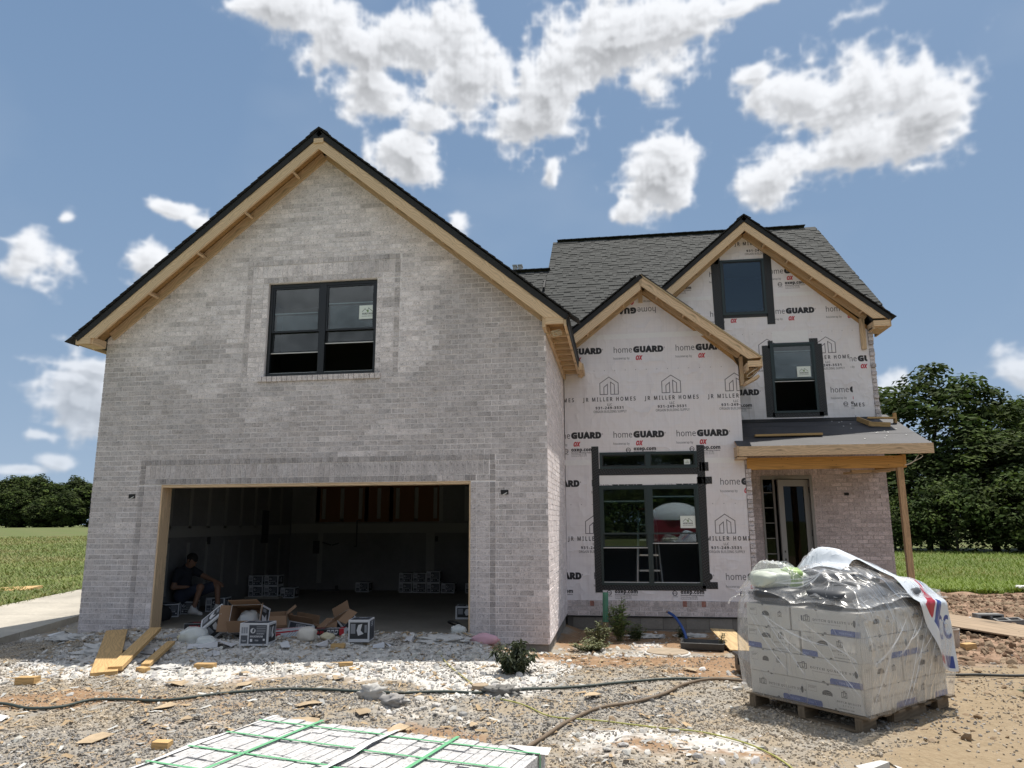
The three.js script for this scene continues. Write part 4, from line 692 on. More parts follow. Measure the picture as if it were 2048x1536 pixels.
// ---- loose stones: broken low-poly pebbles
function pebble(seed, flat = 0.7) { const r = rng(seed), g = new THREE.IcosahedronGeometry(1, 0), p = g.attributes.position, seen = new Map(); for (let i = 0; i < p.count; i++) { const k = [p.getX(i), p.getY(i), p.getZ(i)].map((v) => v.toFixed(3)).join(); if (!seen.has(k)) seen.set(k, [0.72 + 0.5 * r(), 0.72 + 0.5 * r(), 0.72 + 0.5 * r()]); const s = seen.get(k); p.setXYZ(i, p.getX(i) * s[0], p.getY(i) * s[1] * flat, p.getZ(i) * s[2]); } g.deleteAttribute('normal'); g.deleteAttribute('uv'); g.computeVertexNormals(); return g; }
function scatter(name, geos, mat, count, seed, place) {
  const r = rng(seed), lists = geos.map(() => []);
  for (let k = 0; k < count; k++) { const q = place(r); if (q) lists[Math.floor(r() * geos.length)].push(q); }
  geos.forEach((g, i) => {
    const L = lists[i]; if (!L.length) return;
    const im = new THREE.InstancedMesh(g, mat, L.length), o = new THREE.Object3D(), c = new THREE.Color();
    L.forEach((q, k) => { o.position.set(q.x, q.y, q.z); o.rotation.set(q.rx ?? 0, q.ry ?? 0, q.rz ?? 0); o.scale.set(q.sx, q.sy ?? q.sx, q.sz ?? q.sx); o.updateMatrix(); im.setMatrixAt(k, o.matrix); im.setColorAt(k, c.setRGB(...q.c)); });
    im.name = numbered(name); im.castShadow = im.receiveShadow = true; im.userData.kind = 'stuff'; scene.add(im);
  });
}
const stone = std(1, { roughness: 0.95 });
const inView = (x, z) => { const dx = x - EYE.x, dz = z - EYE.z, a = Math.atan2(dx, -dz) + 0.144; return Math.abs(a) < 0.72; };
const peb = [pebble(1), pebble(2, 0.55), pebble(3, 0.85)];
scatter('gravel', peb, stone, 270000, 7, (r) => {
  const d = 3.2 + 9.5 * Math.pow(r(), 0.85), a = -0.144 + (r() - 0.5) * 1.42, x = EYE.x + Math.sin(a) * d, z = EYE.z - Math.cos(a) * d;
  if (z < 0.1 && x < 0.1) return null;
  const q = gravelAt(x, z) * (0.45 + 0.55 * ss(0.38, 0.6, fbm(x * 1.1, z * 1.1, 3, 77))); if (r() > q * 0.95 + 0.018) return null;
  const s = (0.005 + 0.011 * r() * r() + (r() > 0.985 ? 0.010 : 0)), dust = ss(0.4, 0.65, fbm(x * 0.9 + 7, z * 0.9, 3, 78)), t = 0.13 + 0.20 * r() + (r() > 0.9 ? 0.16 : 0) + 0.06 * dust, w = 0.05 + (r() - 0.3) * 0.08 + 0.10 * dust;
  return { x, y: groundH(x, z) + s * 0.25, z, sx: s * (0.8 + 0.6 * r()), sy: s * 0.9, sz: s * (0.8 + 0.6 * r()), rx: r() * 6, ry: r() * 6, rz: r() * 6, c: [t * (1 + w), t, t * (1 - w * 1.3)] };
});
scatter('rubble', peb, stone, 26000, 17, (r) => {
  const x = -9 + 13 * r(), z = -3.4 + 9 * r(); if (z < 0.12 && x < 0.05 && x > -7.3) return null; if (z < -3.3) return null;
  const q = zones(x, z); if (q.grass > 0.4 || r() > q.white * 0.9 + q.orange * 0.03 + 0.008 || (x < slabEdge(z) + 0.1 && x > slabEdge(z) - 2.4)) return null;
  const s = 0.01 + 0.03 * Math.pow(r(), 3.2), t = 0.36 + 0.26 * r();
  return { x, y: groundH(x, z) + s * 0.25, z, sx: s, sy: s * (0.5 + 0.4 * r()), sz: s * (0.8 + 0.8 * r()), rx: r(), ry: r() * 6, rz: r(), c: [t, t * (0.955 + 0.03 * r()), t * (0.88 + 0.06 * r())] };
});
scatter('clod', peb, stone, 26000, 27, (r) => {
  const x = 0.2 + 12 * r(), z = -8.5 + 13 * r(); if (z < -3.3 && x < 6.4) return null;
  const q = zones(x, z); if (q.grass > 0.3 || r() > q.mud * 0.9 + q.orange * 0.3 + q.tan * 0.18) return null;
  const s = 0.008 + 0.035 * Math.pow(r(), 3.5) * (q.mud > 0.5 ? 1.6 : 0.8), k = r(), c = mix3(q.mud > 0.5 ? [0.12, 0.065, 0.035] : [0.19, 0.125, 0.07], [0.3, 0.225, 0.15], k);
  return { x, y: groundH(x, z) + s * 0.2, z, sx: s * 1.3, sy: s * 0.8, sz: s * 1.2, rx: r(), ry: r() * 6, rz: r(), c };
});
{ // wood and paper chips too small to count
  const chip = new MB(); chip.quad(V(-1, 0, -0.4), V(1, 0.15, -0.5), V(0.9, 0.1, 0.5), V(-0.8, 0.12, 0.4)); const g = chip.geometry(); g.deleteAttribute('color');
  scatter('litter', [g], std(1, { roughness: 0.9, side: THREE.DoubleSide }), 12000, 37, (r) => {
    const x = -6.5 + 8 * r(), z = 0.15 + 6.5 * r(); if (!inView(x, z)) return null; const s = 0.012 + 0.045 * Math.pow(r(), 2.5), k = r(), t = 0.6 + 0.5 * r();
    if (r() > 0.3 + 0.7 * ss(1.7, 0.7, z)) return null;
    return { x, y: groundH(x, z) + 0.012, z, sx: s, sy: s, sz: s * (0.4 + 0.5 * r()), rx: (r() - 0.5) * 0.5, ry: r() * 6, rz: (r() - 0.5) * 0.5, c: k > 0.75 ? [0.5 * t, 0.5 * t, 0.48 * t] : [0.40 * t, 0.29 * t, 0.17 * t] };
  });
}
// ---- grass
{
  const tuft = (seed, n, h) => { const r = rng(seed), m = new MB(); for (let k = 0; k < n; k++) { const a = r() * 6.28, q = r() * 0.6, bx = Math.cos(a) * q * 0.12, bz = Math.sin(a) * q * 0.12, l = h * (0.6 + 0.6 * r()), lean = 0.25 + 0.5 * r(), d = r() * 6.28, w = 0.006 + 0.005 * r(); const top = V(bx + Math.cos(d) * l * lean, l, bz + Math.sin(d) * l * lean), mid = V(bx + Math.cos(d) * l * lean * 0.35, l * 0.55, bz + Math.sin(d) * l * lean * 0.35), e = V(-Math.sin(d) * w, 0, Math.cos(d) * w), b = V(bx, 0, bz); m.quad(b.clone().sub(e), b.clone().add(e), mid.clone().addScaledVector(e, 0.8), mid.clone().addScaledVector(e, -0.8)); m.tri(mid.clone().addScaledVector(e, -0.8), mid.clone().addScaledVector(e, 0.8), top, [0, 0], [1, 0], [0, 1]); } const g = m.geometry(); g.deleteAttribute('color'); g.deleteAttribute('uv'); return g; };
  const gm = phys([1.3, 1.32, 1.0], { roughness: 0.8, side: THREE.DoubleSide, transmission: 0.25, thickness: 0 });
  const tufts = [tuft(1, 9, 0.17), tuft(2, 8, 0.22), tuft(3, 10, 0.13)];
  const col = (r, x, z, dry) => { const k = r(), b = fbm(x * 0.35, z * 0.35, 3, 131); let c = mix3([0.075, 0.11, 0.02], [0.155, 0.19, 0.042], 0.35 * k + 0.65 * b); if (r() < dry + 0.3 * ss(0.5, 0.75, fbm(x * 0.5, z * 0.5, 3, 151))) c = mix3(c, [0.20, 0.165, 0.075], 0.6); return c; };
  scatter('grass', tufts, gm, 62000, 47, (r) => {
    const d = 17 + 28 * Math.pow(r(), 1.5), a = 0.27 + 0.39 * r(), x = EYE.x + Math.sin(a) * d, z = EYE.z - Math.cos(a) * d;
    if (x < BX1 && z > BZ0 && (isGrass(x, z) < 0.5 || x < 6.6)) return null; const s = (0.8 + 0.7 * r()) * (1 + (d - 17) * 0.018);
    return { x, y: x < BX1 && z > BZ0 ? groundH(x, z) - 0.01 : -0.03, z, sx: s * 1.3, sy: s * 0.6, ry: r() * 6, c: col(r, x, z, 0.05).map((k, i) => k * (d < 24 ? 1.35 : 1.12) * [1.05, 1.1, 0.9][i]) };
  });
  scatter('grass', tufts, gm, 110000, 57, (r) => {
    const d = 12.5 + 75 * Math.pow(r(), 1.7), a = -0.92 + 0.27 * r(), x = EYE.x + Math.sin(a) * d, z = EYE.z - Math.cos(a) * d;
    if (x > BX0 && z > BZ0 && (isGrass(x, z) < 0.45 || x > slabEdge(z) - 2.25)) return null; const s = (0.75 + 0.7 * r()) * (1 + (d - 12) * 0.018);
    return { x, y: x > BX0 && z > BZ0 ? groundH(x, z) - 0.01 : -0.03 + 1.15 * ss(25, 170, Math.hypot(x, z)), z, sx: s * 1.4, sy: s * 0.5, ry: r() * 6, c: col(r, x, z, 0.12 + 0.5 * ss(0.5, 0.7, fbm(x * 0.15, z * 0.15, 2, 141))) };
  });
}
// ---- trees
function crownGeo(seed, o) {                                          // leaf faces spread over many boughs
  const r = rng(seed), m = { p: [], c: [] }, gs = () => (r() + r() + r() - 1.5) / 1.5;
  for (let k = 0; k < o.boughs; k++) {
    let x, y, z; do { x = 2 * r() - 1; y = 2 * r() - 1; z = 2 * r() - 1; } while (x * x + y * y + z * z > 1);
    const l = Math.hypot(x, y, z), push = Math.pow(l, -0.45); x *= push; y *= push; z *= push;
    const cy = o.y + y * o.ry, narrow = 1 - 0.35 * Math.max(0, y), cx = x * o.rx * narrow, cz = z * o.rz * narrow, R = o.br * (0.6 + 0.8 * r()), tone = 0.42 + 0.72 * r(), warm = r();
    for (let i = 0; i < o.leaves; i++) {
      const th = r() * 6.283, ph = Math.acos(1 - 2 * r()), q = R * Math.pow(r(), 0.28), dx = Math.sin(ph) * Math.cos(th), dy = Math.cos(ph), dz = Math.sin(ph) * Math.sin(th);
      if (dy < -0.35 && r() < 0.6) continue;
      const px = cx + dx * q * 1.15, py = cy + dy * q * 0.8, pz = cz + dz * q * 1.15, s = o.leaf * (0.6 + 0.8 * r());
      const n = V(dx * 0.6 + gs() * 0.9, Math.abs(dy) * 0.6 + 0.45 + gs() * 0.6, dz * 0.6 + gs() * 0.9).normalize(), t = V(gs(), gs() - 0.3, gs()).cross(n).normalize(), b = n.clone().cross(t);
      const k2 = tone * (0.8 + 0.4 * r()), c = mix3([0.036 * k2, 0.066 * k2, 0.015 * k2], [0.085 * k2, 0.115 * k2, 0.024 * k2], warm * 0.6 + 0.4 * r());
      const P = [t.clone().multiplyScalar(-s), b.clone().multiplyScalar(-s * 0.55).addScaledVector(t, 0.1 * s), t.clone().multiplyScalar(s), b.clone().multiplyScalar(s * 0.55).addScaledVector(t, 0.1 * s)];
      for (const j of [0, 1, 2, 0, 2, 3]) { m.p.push(px + P[j].x, py + P[j].y, pz + P[j].z); m.c.push(...c); }
    }
  }
  const g = new THREE.BufferGeometry(); g.setAttribute('position', new THREE.Float32BufferAttribute(m.p, 3)); g.setAttribute('color', new THREE.Float32BufferAttribute(m.c, 3)); g.computeVertexNormals(); return g;
}
const leafMat = phys([1.15, 1.15, 1.15], { vertexColors: true, roughness: 0.95, specularIntensity: 0.25, side: THREE.DoubleSide, transmission: 0.3, thickness: 0 });
const barkMat = std([0.10, 0.085, 0.07], { roughness: 0.95, map: rep(T.wood, 1, 3) });
function trunkGeo(seed, h, rad) {
  const r = rng(seed), parts = [], limb = (p, q, a, b) => { const mid = p.clone().lerp(q, 0.5).add(V((r() - 0.5) * 0.3, 0, (r() - 0.5) * 0.3)), g = new THREE.TubeGeometry(new THREE.CatmullRomCurve3([p, mid, q]), 6, 1, 7, false), P = g.attributes.position; for (let i = 0; i < P.count; i++) { const ring = Math.floor(i / 8) / 6, c = new THREE.CatmullRomCurve3([p, mid, q]).getPoint(ring), s = mix(a, b, ring); P.setXYZ(i, c.x + (P.getX(i) - c.x) * s, c.y + (P.getY(i) - c.y) * s, c.z + (P.getZ(i) - c.z) * s); } g.computeVertexNormals(); parts.push(g); };
  const top = V(0, h * 0.62, 0); limb(V(0, -0.3, 0), top, rad, rad * 0.5);
  for (let k = 0; k < 7; k++) { const a = k * 2.4 + r(), y = h * (0.25 + 0.06 * k), l = h * 0.28; limb(V(0, y, 0), V(Math.cos(a) * l, y + l * (0.5 + 0.4 * r()), Math.sin(a) * l), rad * 0.35, rad * 0.08); }
  return mergeGeometries(parts);
}
const crowns = [crownGeo(1, { boughs: 120, leaves: 95, y: 6.4, ry: 4.3, rx: 3.9, rz: 3.6, br: 0.95, leaf: 0.17 }), crownGeo(2, { boughs: 110, leaves: 95, y: 5.2, ry: 4.9, rx: 3.2, rz: 3.2, br: 0.95, leaf: 0.17 }), crownGeo(3, { boughs: 90, leaves: 90, y: 2.2, ry: 2.1, rx: 3.1, rz: 2.4, br: 0.75, leaf: 0.13 }), crownGeo(4, { boughs: 190, leaves: 70, y: 7.0, ry: 6.8, rx: 5.8, rz: 4.2, br: 1.3, leaf: 0.34 }), crownGeo(5, { boughs: 180, leaves: 70, y: 6.4, ry: 6.6, rx: 5.6, rz: 4.0, br: 1.3, leaf: 0.34 })];
const trunks = [trunkGeo(1, 10, 0.26), trunkGeo(2, 9.5, 0.22), trunkGeo(3, 3.5, 0.1), trunkGeo(4, 13, 0.32), trunkGeo(5, 12, 0.3)];
const treeProto = [];
function tree(kind, x, y, z, sx, sy, turn, name, label, category, group) {
  let t;
  if (treeProto[kind]) { t = treeProto[kind].clone(); t.name = numbered(name); scene.add(t); t.userData = {}; }
  else { t = thing(name); put('trunk', trunks[kind], barkMat, t); put('crown', crowns[kind], leafMat, t); treeProto[kind] = t; }
  t.position.set(x, y, z); t.rotation.y = turn; t.scale.set(sx, sy, sx);
  tag(t, label, category, group);
}
const G1 = 'trees beyond the right-hand grass', G2 = 'trees of the far left treeline';
tree(0, 20.2, 0.0, -37, 1.15, 1.04, 0.3, 'tree', 'tallest broad green tree right of the house, its round top against the sky', 'tree', G1);
tree(0, 23.9, 0.0, -36, 0.85, 0.88, 2.2, 'tree', 'leafy tree cut by the right picture edge beside the tallest tree', 'tree', G1);
tree(1, 17.0, 0.0, -37, 0.95, 0.80, 1.1, 'tree', 'narrower tree just behind the porch roof end, left of the tallest tree', 'tree', G1);
tree(1, 21.4, 0.0, -33.5, 0.98, 0.70, 2.9, 'tree', 'dark dense tree in front of the tallest tree, in the middle of the right-hand clump', 'tree', G1);
tree(1, 24.6, 0.0, -32.5, 1.05, 0.72, 4.4, 'tree', 'dark lower tree at the far right picture edge above the grass', 'tree', G1);
tree(1, 18.2, 0.0, -34, 0.8, 0.62, 5.2, 'tree', 'dark mid-height tree seen just right of the porch post', 'tree', G1);
tree(0, 28.5, 0.0, -38, 1.0, 0.95, 3.7, 'tree', 'tree beyond the right picture edge, behind the dark lower tree', 'tree', G1);
tree(1, 27, 0.0, -31, 1.0, 0.7, 0.7, 'tree', 'low tree outside the right picture edge, nearest of the clump', 'tree', G1);
tree(2, 18.3, 0.0, -30.8, 0.82, 0.88, 0.2, 'bush', 'rounded light green bush on the grass beside the porch post', 'bush', 'bushes under the right-hand trees');
tree(2, 21.4, 0.0, -29.8, 1.0, 0.95, 1.9, 'bush', 'wide dark bush under the trees at the right picture edge', 'bush', 'bushes under the right-hand trees');
tree(2, 15.7, 0.0, -32, 0.7, 0.7, 3.0, 'bush', 'small shaded bush between the brick porch wall and the porch post', 'bush', 'bushes under the right-hand trees');
tree(2, 24.4, 0.0, -29.0, 0.9, 1.0, 4.0, 'bush', 'bush cut off by the right picture edge under the dark trees', 'bush', 'bushes under the right-hand trees');
const farTrees = [[-176, -150, 1.0, 0.92, 3], [-168, -152, 0.95, 0.86, 4], [-161, -158, 1.0, 0.92, 3], [-155, -160, 1.02, 1.03, 4], [-149.5, -161, 1.0, 0.98, 3], [-144, -160, 0.9, 0.88, 4], [-139.5, -161, 1.0, 0.94, 3], [-134, -161, 0.95, 0.86, 4], [-129, -163, 1.0, 0.92, 3], [-123, -163, 1.0, 0.86, 4], [-157, -153, 0.7, 0.62, 4], [-150, -154, 0.75, 0.72, 3], [-143, -155, 0.7, 0.55, 4], [-137, -155, 0.75, 0.66, 3]];
const farWords = ['outside the left picture edge', 'at the very left picture edge', 'first full crown from the left picture edge', 'highest crown of the treeline', 'right of the highest crown', 'in the dip right of the highest crown', 'second crown from the brick corner', 'partly hidden by the brick corner of the house', 'hidden behind the brick corner, its top just showing', 'wholly behind the garage wing', 'low tree in front of the highest crown', 'low tree in front, middle of the treeline', 'smallest low tree in front of the treeline', 'low tree in front, nearest to the brick corner'];
farTrees.forEach(([x, z, a, b, k], i) => { if (i === 0 || i === 9) return; tree(k, x, 1.0, z, a * 1.1, b, i * 1.7, 'tree', 'dark tree across the left field, ' + farWords[i], 'tree', G2); });

// ---------------------------------------------------------------- things in the yard
const gy = (x, z, h = 0) => groundH(x, z) + h;
const cyl = (r0, r1, h, n = 20, cap = true) => { const g = new THREE.CylinderGeometry(r1, r0, h, n, 1, !cap); g.translate(0, h / 2, 0); return g; };
const colored = (g, r, gg, b) => { const n = g.attributes.position.count, c = new Float32Array(n * 3); for (let i = 0; i < n; i++) c.set([r, gg, b], i * 3); g.setAttribute('color', new THREE.BufferAttribute(c, 3)); return g; };
// a soft, lumpy closed shape
function lump(seed, sx, sy, sz, amp = 0.2, freq = 2, det = 3, pow = 1) { const g = mergeVertices((() => { const q = new THREE.IcosahedronGeometry(1, det); q.deleteAttribute('uv'); q.deleteAttribute('normal'); return q; })(), 1e-4), p = g.attributes.position; for (let i = 0; i < p.count; i++) { let x = p.getX(i), y = p.getY(i), z = p.getZ(i); const k = 1 + amp * 2 * (fbm3(x * freq + 9, y * freq + 9, z * freq + 9, 4, seed) - 0.5); const q = (v) => Math.sign(v) * Math.pow(Math.abs(v), pow); p.setXYZ(i, q(x) * k * sx, q(y) * k * sy, q(z) * k * sz); } g.computeVertexNormals(); return g; }
// -- lumber and blocks of wood
const lumberMat = std([0.62, 0.41, 0.19], { map: rep(T.wood, 1, 2), vertexColors: true, roughness: 0.85 });
function plank(p, q, w, t, label, tint = 1, group) {
  const c = V((p[0] + q[0]) / 2, (p[1] + q[1]) / 2, (p[2] + q[2]) / 2), o = new MB(p[0] * 100 + 9);
  o.col(tint); o.bar(V(...p).sub(c), V(...q).sub(c), w, t);
  const m = o.build('plank', lumberMat, scene); m.position.copy(c); return tag(m, label, 'plank', group);
}
plank([-4.42, gy(-4.42, 3.02) + 0.03, 3.03], [-5.83, gy(-5.83, 0.95) + 0.10, 0.95], 0.255, 0.04, 'wide tan plank lying on the rubble, leftmost of the crossed boards', 0.95);
plank([-4.40, gy(-4.4, 2.88) + 0.05, 2.89], [-5.27, gy(-5.27, 0.93) + 0.13, 0.93], 0.14, 0.045, 'long narrow board lying beside the wide plank, its near end touching it', 1);
plank([-4.28, gy(-4.3, 2.5) + 0.04, 2.55], [-4.66, gy(-4.66, 1.5) + 0.07, 1.5], 0.09, 0.04, 'short thin board lying half under the long narrow board', 0.92);
const blocks = [[-4.94, 3.45, 0.2, 0.1, 0.07, 0.1, 'sawn wood block on grey gravel at the left picture edge'], [-3.65, 2.4, 0.22, 0.1, 0.06, 0.12, 'sawn wood block in the sun in front of the upright tile carton'], [-4.2, 2.7, 0.13, 0.08, 0.05, -0.3, 'small wood offcut at the near ends of the boards'], [-2.3, 5.2, 0.12, 0.08, 0.05, 0.1, 'wood offcut on the gravel left of the strapped bricks'], [-2.1, 2.15, 0.15, 0.08, 0.04, 0.5, 'wood offcut on white rubble below the overturned tile carton'], [-1.93, 2.35, 0.13, 0.07, 0.03, -0.8, 'flat wood offcut next to the one below the overturned carton'], [-2.55, 1.25, 0.17, 0.07, 0.05, 0.05, 'wood offcut against the foot of the overturned tile carton'], [5.72, -0.95, 0.16, 0.12, 0.08, 0.3, 'dark-ended wood block in front of the white bucket'], [-1.55, 5.0, 0.12, 0.07, 0.03, -0.6, 'thin wood offcut at the far left corner of the strapped bricks']];
blocks.forEach(([x, z, w, d, h, a, label], i) => { const m = new MB(i + 200); m.col(0.8 + 0.25 * hash(i, 1, 1)); m.box(0, 0, 0, w, h, d); const o = m.build('wood_block', lumberMat, scene); o.position.set(x, gy(x, z) + h / 2 - 0.005, z); o.rotation.set(0.05 * (hash(i, 2, 1) - 0.5), a, 0.08 * (hash(i, 3, 1) - 0.5)); tag(o, label, 'wood block'); });
// -- on the porch roof
{
  const P = (z) => 3.06 + 0.385 * (-3.1 - z), tilt = Math.atan(0.385);
  const put3 = (x0, z0, x1, z1, w, t, lift, label, tint) => plank([x0, P(z0) + lift, z0], [x1, P(z1) + lift, z1], w, t, label, tint);
  put3(3.56, -3.64, 4.77, -3.66, 0.09, 0.04, 0.045, 'weathered board lying along the porch roof near its lower edge', 0.8);
  put3(5.78, -4.2, 6.14, -4.12, 0.04, 0.085, 0.07, 'short lumber piece on edge on the porch roof, lowest of the stack', 0.75);
  put3(5.72, -4.62, 5.82, -4.2, 0.04, 0.085, 0.07, 'short lumber piece pointing up the porch roof slope', 0.7);
  put3(5.86, -4.48, 6.34, -4.42, 0.09, 0.035, 0.12, 'pale board end lying across the top of the porch roof stack', 0.95);
  const s = new MB(5); s.col(0.75).box(0, 0, 0, 0.04, 0.2, 0.09); const o = s.build('wood_block', lumberMat, scene); o.position.set(6.35, P(-4.45) + 0.11, -4.45); tag(o, 'upright lumber stub at the right end of the porch roof', 'wood block');
}
// -- hoses and cord along the ground
const hs = (x, z) => { let h = 0; for (let a = -2; a <= 2; a++) for (let b = -2; b <= 2; b++) h += groundH(x + a * 0.07, z + b * 0.07); return h / 25; };
function groundTube(name, pts, r, mat, label, category) {
  const c = new THREE.CatmullRomCurve3(pts.map(([x, z]) => V(x, 0, z)), false, 'centripetal'), n = pts.length * 14, out = [];
  for (let i = 0; i <= n; i++) { const p = c.getPoint(i / n); out.push(V(p.x + 0.03 * (fbm(p.x * 2, p.z * 2, 2, 9) - 0.5), hs(p.x, p.z) + r * 0.9 + 0.008, p.z)); }
  return tag(put(name, tubeGeo(out, r, n * 2, 8), mat), label, category);
}
groundTube('hose', [[-7.0, 5.1], [-5.4, 4.2], [-4.493, 4.25], [-4.102, 4.357], [-3.891, 4.265], [-3.797, 4.017], [-3.549, 3.951], [-3.114, 3.938], [-2.568, 3.615], [-2.061, 3.43], [-1.469, 3.425], [-1.08, 3.429], [-0.626, 3.333], [-0.34, 3.342], [-0.123, 3.229], [0.283, 3.04], [0.753, 2.85], [1.241, 2.61], [1.74, 2.48], [2.14, 2.45]], 0.0135, std([0.035, 0.05, 0.045], { roughness: 0.6 }), 'dark green hose winding over the gravel from left edge to the pallet', 'hose');
groundTube('hose', [[2.2, 2.53], [2.05, 2.50], [1.836, 2.497], [1.568, 2.77], [1.357, 3.127], [1.075, 3.504], [0.777, 3.751], [0.62, 4.008], [0.453, 4.44], [0.30, 4.9], [0.1, 5.6]], 0.0145, std([0.15, 0.11, 0.075], { roughness: 0.8 }), 'dusty brown hose curving from the pallet towards the strapped bricks', 'hose');
groundTube('hose', [[3.6, 1.95], [4.276, 1.908], [4.603, 1.891], [5.017, 1.893], [5.9, 1.8]], 0.014, std([0.03, 0.032, 0.03], { roughness: 0.6 }), 'black hose on tan dirt right of the wrapped pallet', 'hose');
groundTube('cord', [[-0.166, 3.531], [0.08, 3.68], [0.418, 4.037], [0.786, 4.106], [1.175, 4.233], [1.541, 4.353], [1.805, 4.53], [2.0, 4.9], [2.1, 5.6]], 0.006, std([0.36, 0.36, 0.10], { roughness: 0.7 }), 'thin yellow-green cord trailing across the gravel to the bottom edge', 'cord');
groundTube('cord', [[-1.174, 1.507], [-0.95, 2.0], [-0.7, 2.5], [-0.488, 2.956]], 0.007, std([0.36, 0.33, 0.13], { roughness: 0.7 }), 'short pale yellow string on white rubble left of the weed clump', 'cord');
// -- plants
function weed(name, x, z, h, spread, n, seed, c0, c1, leaf, label, droop = 0.2) {
  const t = thing(name, label, 'plant', [x, gy(x, z), z]), r = rng(seed), L = new MB(seed), S = [];
  for (let k = 0; k < n; k++) {
    const a = r() * 6.28, q = Math.sqrt(r()) * spread, top = V(Math.cos(a) * q, h * (0.55 + 0.5 * r()) * (1 - 0.35 * q / spread), Math.sin(a) * q), b = V(Math.cos(a) * q * 0.25, 0, Math.sin(a) * q * 0.25), mid = b.clone().lerp(top, 0.5).add(V((r() - 0.5) * 0.05, h * 0.08, (r() - 0.5) * 0.05));
    const cv = new THREE.QuadraticBezierCurve3(b, mid, top); S.push(new THREE.TubeGeometry(cv, 6, 0.0035, 4));
    for (let i = 0; i < 26; i++) {
      const s = 0.12 + 0.88 * r(), p = cv.getPoint(s), d = r() * 6.28, l = leaf * (0.5 + 0.8 * r()), w = l * 0.22, dir = V(Math.cos(d), 0.5 - droop * 2 * r(), Math.sin(d)).normalize(), sd = V(-Math.sin(d), (r() - 0.5) * 0.6, Math.cos(d)).normalize();
      L.col(mix3(c0, c1, r())); const m = p.clone().addScaledVector(dir, l * 0.5), e = p.clone().addScaledVector(dir, l).add(V(0, -l * droop, 0));
      L.tri(p, m.clone().addScaledVector(sd, w), e, [0, 0], [1, 0], [1, 1]); L.tri(p, e, m.clone().addScaledVector(sd, -w), [0, 0], [1, 1], [0, 1]);
    }
  }
  put('stem', mergeGeometries(S), std([0.09, 0.10, 0.04]), t); L.build('foliage', phys(1, { vertexColors: true, roughness: 0.7, side: THREE.DoubleSide, transmission: 0.25, thickness: 0 }), t);
  return t;
}
weed('weed', -0.16, 2.3, 0.40, 0.24, 30, 3, [0.022, 0.035, 0.014], [0.055, 0.075, 0.025], 0.07, 'dark wilting weed clump in the gravel in front of the brick corner', 0.5);
weed('weed', 0.95, -1.75, 0.72, 0.24, 26, 4, [0.09, 0.15, 0.03], [0.19, 0.26, 0.07], 0.09, 'tall light green weed beside the green stake at the bay foundation', 0.1);
weed('weed', 0.62, -1.35, 0.42, 0.24, 18, 5, [0.08, 0.11, 0.03], [0.17, 0.18, 0.06], 0.07, 'bushy weed left of the green stake, near the lit side wall');
weed('weed', 1.2, -1.9, 0.3, 0.18, 12, 6, [0.05, 0.09, 0.02], [0.12, 0.15, 0.04], 0.08, 'low weed just right of the tall light green weed');
weed('weed', 0.5, -0.75, 0.2, 0.34, 30, 7, [0.08, 0.115, 0.028], [0.18, 0.18, 0.06], 0.06, 'low grassy weed on white rubble right of the brick corner');
weed('weed', 2.42, -0.95, 0.3, 0.06, 4, 8, [0.06, 0.07, 0.02], [0.10, 0.09, 0.03], 0.05, 'single thin weed between the mortar tray and the plywood scrap');
weed('weed', 1.95, -2.55, 0.22, 0.1, 7, 9, [0.05, 0.08, 0.02], [0.1, 0.12, 0.04], 0.06, 'small weed growing behind the blue conduit');
weed('weed', 4.75, 2.7, 0.07, 0.18, 10, 10, [0.06, 0.08, 0.03], [0.12, 0.13, 0.05], 0.05, 'tiny flat weed on tan dirt at the right');
